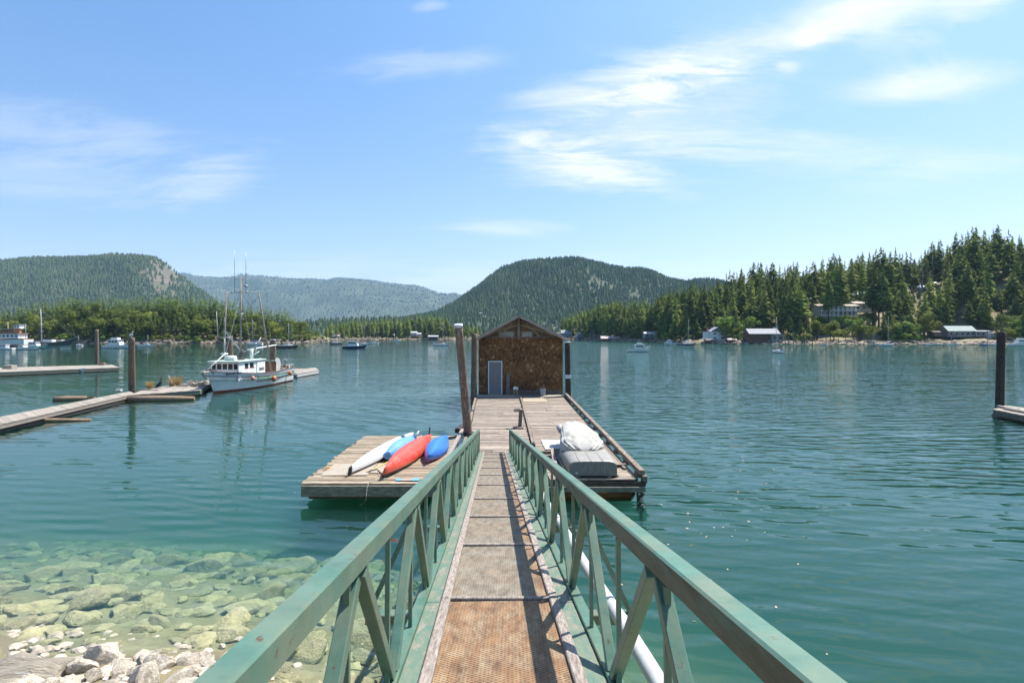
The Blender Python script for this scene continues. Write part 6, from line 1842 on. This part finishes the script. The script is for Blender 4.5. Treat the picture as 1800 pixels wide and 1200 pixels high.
# things on the debris float
def tuft(t, y, h, n, lab, z=.42):
    c = px(t, y, z); mb = MB(); rr = random.Random(int(t))
    for k in range(n):
        a = rr.uniform(0, 6.28); q = rr.uniform(0, .16); l = rr.uniform(.1, .75); hh = h * rr.uniform(.5, 1)
        b = Vector((q * math.cos(a), q * math.sin(a), 0)); tp = b + Vector((l * math.cos(a) * .5, l * math.sin(a) * .5, hh)); w = .014
        mb.add([b + Vector((-w, 0, 0)), b + Vector((w, 0, 0)), tp + Vector((w * .4, 0, 0)), b.lerp(tp, .5) + Vector((-w, 0, .02))], [(0, 1, 2, 3)])
    o = mb.build('straw_tuft', drygrass); o.location = c; tag(o, lab, 'grass tuft', 'straw tufts on the debris float')
tuft(263, 683, .75, 130, 'straw coloured grass tuft left of the cormorant'); tuft(302, 679, 1.0, 130, 'tall straw grass tuft right of the cormorant beside a leaning stick'); tuft(313, 678, 1.05, 100, 'rightmost straw grass tuft on the debris float')
tag(MB().path([px(306, 677, .45), pd(300, 669, 46.5), pd(296, 660, 46.8)], [.07, .05, .03], 6).build('leaning_stick', sheetpale), 'pale crooked stick leaning up from the debris float', 'stick')
def bird(t, y, Y, s, m, lab, name, upright=.9, face=1, neck=1.0, z=None):
    c = pd(t, y, Y); r = empty(name, c, 0, lab, 'bird')
    f = face
    # one continuous body: tail, belly, breast, neck, head
    P = [(-.34 * f, 0, -.06), (-.20 * f, 0, .10), (-.05 * f, 0, .22), (.06 * f, 0, .36), (.10 * f, 0, .36 + .14 * neck), (.07 * f, 0, .36 + .26 * neck), (.12 * f, 0, .36 + .33 * neck), (.19 * f, 0, .36 + .34 * neck)]
    R_ = [.02, .07, .125, .10, .055, .045, .055, .03]
    MB().path([Vector(p) * s for p in P], [q * s for q in R_], 10).build('body', m, r)
    MB().path([Vector((.18 * f, 0, .36 + .34 * neck)) * s, Vector((.30 * f, 0, .36 + .33 * neck)) * s], [.02 * s, .006 * s], 6).build('bill', mat('bird_bill', (.5, .36, .12), None), r)
    for q in (-1, 1):
        MB().path([Vector((.02 * f, q * .10, .30)) * s, Vector((-.12 * f, q * .13, .16)) * s, Vector((-.30 * f, q * .06, -.02)) * s], [.03 * s, .05 * s, .015 * s], 6).build('wing', m, r)
        MB().path([Vector((0, q * .05, .14)) * s, Vector((.02 * f, q * .05, -.02)) * s, Vector((.08 * f, q * .06, -.03)) * s], [.018 * s, .012 * s, .012 * s], 5).build('leg', m, r)
    return r
bird(281, 681, 46.8, 1.15, black, 'black cormorant standing upright on the debris float', 'cormorant')
bird(231, 592.5, 43.2, .75, mat('gull_white', (.7, .7, .7), (.45, .46, .48), 8), 'pale gull perched on top of the brown piling', 'gull', neck=.5)
rr = random.Random(8)
for k, (t, y, L_, w, lab, m_) in enumerate(((330, 676, 1.6, .25, 'flat grey plank tossed on the debris float', driftwood), (343, 674, 1.2, .3, 'short pale board near the bow of the fishing boat', curb), (322, 679, 1.3, .12, 'thin pale plank on the debris float edge', driftwood), (255, 686.5, 1.8, .12, 'narrow dark plank lying by the brown piling', beamwood))):
    c = px(t, y, .46); tag(MB().box((c.x, c.y, .46 + .02 * k), (L_, w, .06), rz=rr.uniform(-.6, .6)).build('loose_plank', m_), lab, 'plank', 'planks lying on the debris float')
mb = MB()
for k in range(60):
    c = px(rr.uniform(333, 360), rr.uniform(671, 678), .48)
    mb.box((c.x, c.y, .46 + rr.uniform(0, .25)), (rr.uniform(.2, .9), rr.uniform(.04, .16), .05), mat=Euler((rr.uniform(-.3, .3), rr.uniform(-.3, .3), rr.uniform(0, 3))).to_matrix())
tag(mb.build('driftwood_debris', driftwood), 'tangled heap of driftwood and boards by the fishing boat bow', 'driftwood', kind='stuff')
for (t, y, s, lab, m_) in ((209, 688, .42, 'small pale block on the joint of walkway and debris float', sheetpale), (17, 648, 1.2, 'low grey box on the far dock near the left edge', driftwood), (180, 641.5, .8, 'small heap of gear on the far dock right of its piling', beamwood)):
    c = px(t, y, .45); tag(MB().box((c.x, c.y, .45 + s * .2), (s, s * .7, s * .4)).build('dock_box', m_, None, .02), lab, 'box')
dinghy(137, 72.5, 2.6, offwhite, 'small pale rowing dinghy tied to the far dock', rz=-15)

# ================================================================== houses on the far shores
def house(t, y_base, Y, w, d, h, roofh, wallm, roofm, lab, name='house', rz=0.0, ridge='x', wins=3, floors=1, over=.4, gable=None, stilts=0, deckw=0, doors=0, openfront=False, zb=None, cat='house'):
    x = (t - 900) / 1000 * Y
    z = ZC - (y_base - HY) / 1000 * Y if zb is None else zb
    r = empty(name, (x, Y, z), rad(rz), lab, cat)
    body = MB().box((0, 0, h / 2), (w, d, h)).build('wall', wallm, r)
    if openfront: MB().box((0, -d / 2 - .02, h * .42), (w * .7, .05, h * .8)).build('boat_opening', wetwood, body)
    if ridge == 'x':
        A = [(-w / 2 - over, -d / 2 - over, h - .05), (-w / 2 - over, 0, h + roofh), (-w / 2 - over, d / 2 + over, h - .05)]
    else:
        A = [(-w / 2 - over, -d / 2 - over, h - .05), (0, -d / 2 - over, h + roofh), (w / 2 + over, -d / 2 - over, h - .05)]
    ln = w + 2 * over if ridge == 'x' else d + 2 * over
    dv = Vector((ln, 0, 0)) if ridge == 'x' else Vector((0, ln, 0))
    for (p, q) in ((A[0], A[1]), (A[1], A[2])):
        p, q = Vector(p), Vector(q); up = Vector((0, 0, .14))
        P = [p, q, q + dv, p + dv]; P = P + [v + up for v in P]
        MB().add(P, [(0, 3, 2, 1), (4, 5, 6, 7), (0, 1, 5, 4), (1, 2, 6, 5), (2, 3, 7, 6), (3, 0, 4, 7)]).build('roof_panel', roofm, r)
    if roofh > 0:
        if ridge == 'x':
            for s in (-1, 1):
                xx = s * (w / 2 - .06); MB().add([(xx, -d / 2, h), (xx, d / 2, h), (xx, 0, h + roofh * .93), (xx + .05, -d / 2, h), (xx + .05, d / 2, h), (xx + .05, 0, h + roofh * .93)], [(0, 1, 2), (5, 4, 3), (0, 3, 4, 1), (1, 4, 5, 2), (2, 5, 3, 0)]).build('gable', gable or wallm, r)
        else:
            for s in (-1, 1):
                yy = s * (d / 2 - .06); MB().add([(-w / 2, yy, h), (w / 2, yy, h), (0, yy, h + roofh * .93), (-w / 2, yy + .05, h), (w / 2, yy + .05, h), (0, yy + .05, h + roofh * .93)], [(0, 1, 2), (5, 4, 3), (0, 3, 4, 1), (1, 4, 5, 2), (2, 5, 3, 0)]).build('gable', gable or wallm, r)
    for f in range(floors):
        for k in range(wins):
            xx = -w / 2 + w * (k + .5) / wins; zz = h * (f + .58) / floors; ww = min(w / wins * .55, 1.6); hh = h / floors * .36
            wn = MB().box((xx, -d / 2 - .03, zz), (ww + .16, .06, hh + .16)).build('window', white, r)
            MB().box((xx, -d / 2 - .065, zz), (ww, .02, hh)).build('pane', glassd, wn)
    for k in range(doors):
        MB().box((w * .28 - k, -d / 2 - .03, 1.0), (.9, .06, 2.0)).build('door', doorgrey, r)
    if stilts:
        for k in range(stilts):
            xx = -w / 2 + w * k / (stilts - 1)
            MB().tube((xx, -d / 2 - .6, -z - 1.0), (xx, -d / 2 - .6, 0), .16, n=6).build('stilt', darkpile, r)
            MB().tube((xx, d / 2 - .5, -z - 1.0), (xx, d / 2 - .5, 0), .16, n=6).build('stilt', darkpile, r)
        MB().box((0, -.4, -.15), (w + .6, d + 1.6, .28)).build('platform', beamwood, r)
    if deckw:
        MB().box((0, -d / 2 - deckw / 2, -.1), (w + 1, deckw, .18)).build('deck', beamwood, r)
        for k in range(int(w) + 1): MB().tube((-w / 2 + k, -d / 2 - deckw + .1, 0), (-w / 2 + k, -d / 2 - deckw + .1, 1.0), .05, n=5).build('rail_post', white, r)
        MB().beam((-w / 2, -d / 2 - deckw + .1, 1.0), (w / 2, -d / 2 - deckw + .1, 1.0), .08, .08).build('deck_rail', white, r)
    return r
# right shore, from left to right
h = house(1259, 598, 346, 9.2, 8, 5.0, 3.0, offwhite, roofgrey, 'small two storey white house with green gable on the right shore', ridge='y', wins=2, floors=2, gable=greenhouse, deckw=2)
MB().box((-5.8, .5, 2.6), (2.8, 5, 5.2)).build('side_wing', offwhite, h); MB().box((-5.8, .5, 5.35), (3.4, 5.6, .3)).build('wing_roof', rooftan, h)
MB().box((-4.6, 2, 6.6), (.8, .8, 2.6)).build('chimney', mat('chimney_brick', (.35, .2, .15), None), h)
house(1245, 604, 336, 3.2, 3, 1.9, .9, barnred, roofbrown, 'little brown hut at the water below the white house', name='hut', ridge='x', wins=0, stilts=3, cat='hut')
house(1285, 603.5, 330, 4.6, 4, 2.1, .9, barnred, roofpink, 'small shed with pale pink roof on the shore float', name='shed', ridge='x', wins=0, stilts=3, cat='shed')
MBf = far_float('shore_float', (Vector((118, 324, 0)), Vector((138, 320, 0)), Vector((138.5, 323, 0)), Vector((118.5, 327, 0))), .5, .4, 'low float lying before the pink roofed shed', driftwood, 12)
h = house(1338, 601, 324, 17, 9, 4.6, 2.9, barnred, roofgrey, 'long boathouse with grey metal roof and dark red board walls on stilts', name='boathouse', ridge='x', wins=0, stilts=7, cat='boathouse')
MB().box((6.6, -5.2, 2.2), (7, 2.2, 4.2)).build('front_bay', greyboards, h); MB().box((6.6, -5.4, 4.4), (7.6, 3.2, .2)).build('bay_roof', roofgrey, h)
for k in (-1, 1): MB().box((6.6 + k * 1.6, -6.34, 2.4), (1.8, .06, 1.6)).build('window', glassd, h)
MB().box((8.5, 1, 8.0), (2.0, 1.2, .9)).build('skylight', sheetpale, h)
h = house(1466, 556, 354, 23.5, 9, 6.2, 1.2, stucco, rooftan, 'wide beige house with white columned terraces high on the slope', ridge='x', wins=8, floors=2, cat='house', over=1.0)
MB().box((0, 0, -3), (23, 8.6, 6)).build('base_wall', stucco, h)
for z_ in (.1, 3.1): MB().box((0, -6.0, z_), (24.5, 3.0, .25)).build('balcony', white, h)
for k in range(10): MB().box((-11.8 + k * 2.6, -7.3, 3.0), (.28, .28, 6.0)).build('column', white, h)
for z_ in (1.1, 4.1): MB().beam((-12, -7.4, z_), (12, -7.4, z_), .08, .08).build('terrace_rail', white, h)
house(1512, 549, 364, 11, 8, 5.4, 1.4, stucco, rooftan, 'beige side house just right of the terraced house on the slope', ridge='x', wins=3, floors=1, zb=None, over=.8)
for (t, y, lab) in ((1636, 499, 'small white roofed cottage among trees highest on the right slope'), (1615, 508, 'small white cottage left of the highest one on the right slope'), (1757, 495, 'little pale cottage peeping through trees at the upper right')):
    Y = {1636: 410, 1615: 404, 1757: 383}[t]; x = (t - 900) / 1000 * Y
    o = house(t, y + 5, Y, 6, 4, 2.4, 1.0, stucco, roofwhite, lab, name='cottage', wins=2, cat='cottage')
    MB().box((0, 0, -1.5), (5.6, 3.6, 3)).build('base_wall', stucco, o)
h = house(1683, 592, 322, 15.5, 7, 3.2, 2.9, greyboards, roofgreen, 'grey stilt house with mossy roof and white framed windows over the water', ridge='x', wins=5, stilts=9, deckw=0, doors=0, name='stilt_house')
for k in range(18): MB().box((-12.5 + k * 1.45, -5.5, .65), (.07, .07, 1.1)).build('rail_post', redoxide if k < 6 else white, h)
MB().box((0, -5.0, -.1), (26, 2.0, .16)).build('boardwalk', beamwood, h)
MB().box((0, -5.5, 1.2), (26, .08, .08)).build('handrail', curb, h)
house(1722, 591, 320, 8.5, 5, 2.7, .5, greyboards, roofgrey, 'low grey wing right of the mossy roofed stilt house', name='stilt_wing', wins=3, stilts=4, over=.2, cat='house')
house(1741, 595, 316, 3.8, 4, 3.0, .1, sheetpale, roofgrey, 'small pale shed at the right end of the stilt houses', name='shed', wins=0, stilts=3, over=.1, cat='shed')
house(1645, 590, 324, 6, 5, 2.0, .6, beamwood, roofbrown, 'dark low lean-to left of the mossy roofed stilt house', name='lean_to', wins=0, stilts=4, cat='shed')
far_float('stilt_house_float', (Vector((722 / 1000 * 298, 298, 0)), Vector((784 / 1000 * 298, 298, 0)), Vector((786 / 1000 * 301, 301, 0)), Vector((724 / 1000 * 301, 301, 0))), .5, .4, 'white edged float on the water before the stilt house', sheetpale, 14, sheetpale)
far_float('yacht_float', (Vector((824 / 1000 * 296, 296, 0)), Vector((865 / 1000 * 292, 292, 0)), Vector((867 / 1000 * 295, 295, 0)), Vector((826 / 1000 * 299, 299, 0))), .5, .4, 'pale float left of the large yacht', sheetpale, 10, sheetpale)
far_float('motorsailer_float', (Vector((629 / 1000 * 300, 300, 0)), Vector((650 / 1000 * 300, 300, 0)), Vector((651 / 1000 * 303, 303, 0)), Vector((629 / 1000 * 303, 303, 0))), .5, .4, 'pale float left of the white motorsailer', sheetpale, 8, sheetpale)
for (t, Y, y_top, lab) in ((1380, 305, 588, 'grey shore piling right of the long boathouse'), (1386, 304, 591, 'second grey shore piling right of the long boathouse'), (1395, 304, 582, 'tallest grey shore piling right of the long boathouse'), (1410, 300, 590, 'pale topped piling left of the lone dinghy'), (1414, 302, 592, 'shorter pale topped piling left of the lone dinghy'), (1428, 300, 590, 'pale topped piling before the bushy bank'), (1452, 298, 590, 'pale topped piling right of the lone dinghy'), (1536, 297, 587, 'grey piling left of the white motorsailer'), (1673, 300, 588, 'thin dark piling before the stilt house'), (1736, 298, 580, 'tall thin post right of the stilt house')):
    x = (t - 900) / 1000 * Y; b = (x, Y, 0); piling(b, (x, Y, ZC - (y_top - HY) / 1000 * Y), .20 if 'thin' not in lab else .16, lab, greyboards if 'pale' not in lab else pilewood, palecap if 'pale' in lab else None)
house(1736, 588, 334, 6, 5, 2.6, 1.4, bluewall, roofgrey, 'blue grey cottage half hidden in the trees behind the pale shed', name='cottage', ridge='y', wins=1, cat='cottage')
# left of the boat shed and just right of it, far off
house(590, 595.5, 610, 9, 6, 2.6, 2.0, barnred, roofpink, 'red brown boathouse with pale roof at the end of the left island', name='boathouse', ridge='x', wins=2, stilts=4, cat='boathouse')
house(762, 597.5, 600, 10, 7, 3.6, 1.2, darkgrey, roofwhite, 'dark boathouse with white roof left of the boat shed pilings', name='boathouse', ridge='x', wins=0, stilts=4, openfront=True, cat='boathouse')
house(728, 590, 652, 7, 6, 3.2, 1.8, sheetpale, roofwhite, 'white roofed house in the dark firs left of the boat shed', wins=2)
house(736, 591, 654, 6, 6, 2.6, 1.4, sheetpale, roofwhite, 'second smaller white roofed house beside it in the dark firs', wins=2)
house(691, 592, 650, 3.5, 4, 2.2, 1, sheetpale, roofwhite, 'tiny pale cottage in the firs of the far middle shore', name='cottage', wins=1, cat='cottage')
house(995, 592, 563, 10, 8, 3.6, 3.2, bluewall, roofgrey, 'grey roofed shore house just right of the boat shed roof', wins=3)
house(1021, 600, 528, 7, 6, 6.2, 2.0, bluewall, roofgrey, 'blue grey two storey boathouse right of the boat shed', name='boathouse', ridge='y', wins=2, stilts=3, openfront=True, cat='boathouse')
house(1072, 600.5, 470, 15, 7, 2.6, 2.0, barnred, roofpink, 'long dark red boathouse with pale pink roof', name='boathouse', ridge='x', wins=0, stilts=6, cat='boathouse')
house(1145, 594, 420, 11.5, 7, 3.0, 1.4, greyboards, roofwhite, 'low grey boathouse with off white roof behind the trawler', name='boathouse', ridge='x', wins=3, stilts=5, cat='boathouse')
house(1008, 577, 600, 8, 6, 3, 1.6, cream, rustred, 'orange roofed cottage in the trees above the shore house', name='cottage', wins=2, cat='cottage')
def on_hill(h, t, y, Ya, Yb):
    """first depth at which the hill surface is seen at row y"""
    Y = Ya
    while Y < Yb:
        g = h(t, Y)
        if HY - (g - ZC) / Y * 1000 <= y: return Y, g
        Y += 10
    return Y, g
for (hh, t, y, lab) in ((MID_H, 852, 562, 'white cottage on the middle hill left of the shed'), (MID_H, 866, 564, 'pale cottage low on the middle hill near the shed peak'), (MID_H, 845, 556, 'white cottage highest of three on the middle hill'),
                        (MID_H, 1052, 512, 'pale house in a clearing on the middle hill')):
    Y, g = on_hill(hh, t, y, 1400, 2300)
    x = (t - 900) / 1000 * 2300 * (.25 + .75 * Y / 2300)
    o = house(t, 0, Y, 8, 8, 4, 2, sheetpale, roofwhite, lab, name='cottage', wins=2, cat='cottage', over=.6, zb=g + 5)
    MB().box((0, 0, -4), (8, 8, 8)).build('base_wall', sheetpale, o)
house(1086, 590, 505, 6, 6, 4, 2, sheetpale, roofwhite, 'white fronted house hidden in the firs right of the shed', name='cottage', wins=2, cat='cottage')

# ================================================================== rocks at the near shore
def rock_mesh(seed, flat, m, n=3, long=1.5):
    V, F = rock_g(seed, flat, n, .22)
    V = V.copy(); V[:, 0] *= long
    return fast_mesh('rock', V, F, m)
rk_dry = [rock_mesh(s, .62, rockdry, long=1.25) for s in range(8)]
rk_wet = [rock_mesh(s + 20, .5, rockwet, long=1.05 + .07 * s) for s in range(8)]
def nice_ground(x, y): return ground_h(x, y)
rr = random.Random(4)
def rocks():
    # ledges of grey bedrock at the lower left corner
    for k, (x, y, z, sx, sy, sz, rz, lab) in enumerate(((-6.9, 7.45, .02, 1.15, .6, .42, .25, 'broad grey ledge rock at the waterline, farthest of the ledges'), (-5.95, 6.75, .14, 1.15, .62, .42, -.15, 'smooth grey ledge rock with curved cracks at the bottom left corner'),
                                                        (-7.4, 6.9, .15, 1.1, .7, .45, .4, 'grey ledge rock cut by the left edge of the picture'), (-4.95, 6.55, .28, .75, .55, .42, .5, 'grey ledge block right of the smooth ledge'), (-6.2, 6.0, .35, 1.4, .7, .5, .1, 'grey ledge rock nearest the bottom edge'))):
        V, F = rock_g(50 + k, .8, 4, .6)
        V = V.copy()
        for i in range(len(V)):
            V[i] *= 1 + .05 * mnoise.noise(Vector(V[i]) * 5)
        me = fast_mesh('ledge_rock', V, F, ledge, True)
        o = link('ledge_rock', me); o.location = (x, y, z - .05); o.scale = (sx, sy, sz); o.rotation_euler = (.1, -.08, rz); tag(o, lab, 'rock', 'grey ledge rocks at the near shore')
    n = 0
    placed = []
    # dry barnacled boulders
    tries = 0
    while n < 120 and tries < 9000:
        tries += 1
        x = rr.uniform(-6.2, -2.3); y = rr.uniform(5.0, near_shore(x) + .25)
        if -7.6 < x < -4.4 and y < 8.0 - (x + 6) * .55 and rr.random() < .85: continue
        s = rr.choice((.12, .15, .18, .22, .28, .34)) * rr.uniform(.8, 1.15)
        if any((x - a) ** 2 + (y - b) ** 2 < (.62 * (s + c)) ** 2 for a, b, c in placed): continue
        placed.append((x, y, s))
        o = link('rock', rr.choice(rk_dry)); o.location = (x, y, max(ground_h(x, y), -.12) + s * .22)
        o.scale = (s, s, s * rr.uniform(.9, 1.3)); o.rotation_euler = (rr.uniform(-.4, .4), rr.uniform(-.4, .4), rr.uniform(0, 6.28))
        tag(o, 'pale barnacled boulder in the dry heap at the bottom left', 'rock', 'dry rocks at the near shore'); n += 1
    n = 0; tries = 0
    while n < 178 and tries < 9000:
        tries += 1
        x = rr.uniform(-13, -.6); d = 7.2 * rr.random() ** 1.25; y = near_shore(x) + d
        if abs(x / y) > .98 or y < 4.2: continue
        s = rr.choice((.17, .22, .28, .34, .42)) * rr.uniform(.85, 1.2) * (1 if d > 1.0 else .75)
        if any((x - a) ** 2 + (y - b) ** 2 < (.62 * (s + c)) ** 2 for a, b, c in placed): continue
        placed.append((x, y, s))
        o = link('rock', rr.choice(rk_wet)); o.location = (x, y, min(ground_h(x, y) + s * .10, -.03 - s * .42))
        o.scale = (s, s, s * rr.uniform(.8, 1.4)); o.rotation_euler = (rr.uniform(-.25, .25), rr.uniform(-.3, .3), rad(25) + rr.gauss(0, .45))
        tag(o, 'rock lying under the clear shallow water at the near shore', 'rock', 'rocks under the shallow water'); n += 1
    P = []; H = []
    for i in range(420):
        x = rr.uniform(-14, -.6); d = 8.5 * rr.random() ** 1.2; y = near_shore(x) + d
        if y < 4.2: continue
        P.append((x, y, min(ground_h(x, y) + .02, -.12))); H.append(rr.uniform(.08, .22))
    o = link('submerged_stones', scatter_mesh('submerged_stones', [rock_g(s, .5, 2, .25) for s in (71, 72, 73)], P, H, rockwet, [1.3] * len(P))); tag(o, 'smaller stones filling in between the rocks under the shallow water', 'stones', kind='stuff')
    # cobbles between them
    P = []; H = []
    for i in range(900):
        x = rr.uniform(-9, -1.5); y = near_shore(x) + rr.uniform(-3.6, 1.2)
        if y < 3.5: continue
        P.append((x, y, max(ground_h(x, y), -.3) + .01)); H.append(rr.uniform(.03, .11))
    o = link('cobbles', scatter_mesh('cobbles', [rock_g(s, .6, 2) for s in (61, 62, 63)], P, H, rockdry, [1.25] * len(P))); tag(o, 'small pale cobbles filling in between the boulders', 'cobbles', kind='stuff')
rocks()
# leaves and scraps floating on the water
mb = MB(); rr = random.Random(31)
leafm = mat('floating_leaf', (.36, .27, .15), (.50, .42, .30), 8, .7)
for k in range(110):
    t = rr.gauss(1280, 90) if rr.random() < .75 else rr.uniform(300, 1500); y = rr.uniform(770, 960) if rr.random() < .8 else rr.uniform(960, 1150)
    c = px(t, y, .006)
    a = rr.uniform(0, 6.28); s = rr.uniform(.012, .05) * (1.0 if rr.random() < .9 else 1.8)
    mb.add([(c.x + s * math.cos(a), c.y + s * math.sin(a), .008), (c.x - s * .5 * math.sin(a), c.y + s * .5 * math.cos(a), .016), (c.x - s * math.cos(a), c.y - s * math.sin(a), .008), (c.x + s * .5 * math.sin(a), c.y - s * .5 * math.cos(a), .004)], [(0, 1, 2), (0, 2, 3)])
tag(mb.build('floating_leaves', leafm), 'scattered pale leaves and flakes drifting on the water', 'leaves', kind='stuff')

# ================================================================== air
if HAZE > 0:
    hm = bpy.data.materials.new('haze_air'); hm.use_nodes = True
    nt = hm.node_tree; nt.nodes.clear()
    out = nt.nodes.new('ShaderNodeOutputMaterial'); v = nt.nodes.new('ShaderNodeVolumePrincipled')
    v.inputs['Color'].default_value = HAZE_COL; v.inputs['Density'].default_value = HAZE; v.inputs['Anisotropy'].default_value = 0.0
    nt.links.new(v.outputs[0], out.inputs['Volume'])
    o = MB().box((0, 1500, 370), (30000, 24000, 900)).build('haze', hm)
    tag(o, kind='stuff'); o['label'] = 'thin pale blue haze that fades the distant hills'; o['category'] = 'haze'
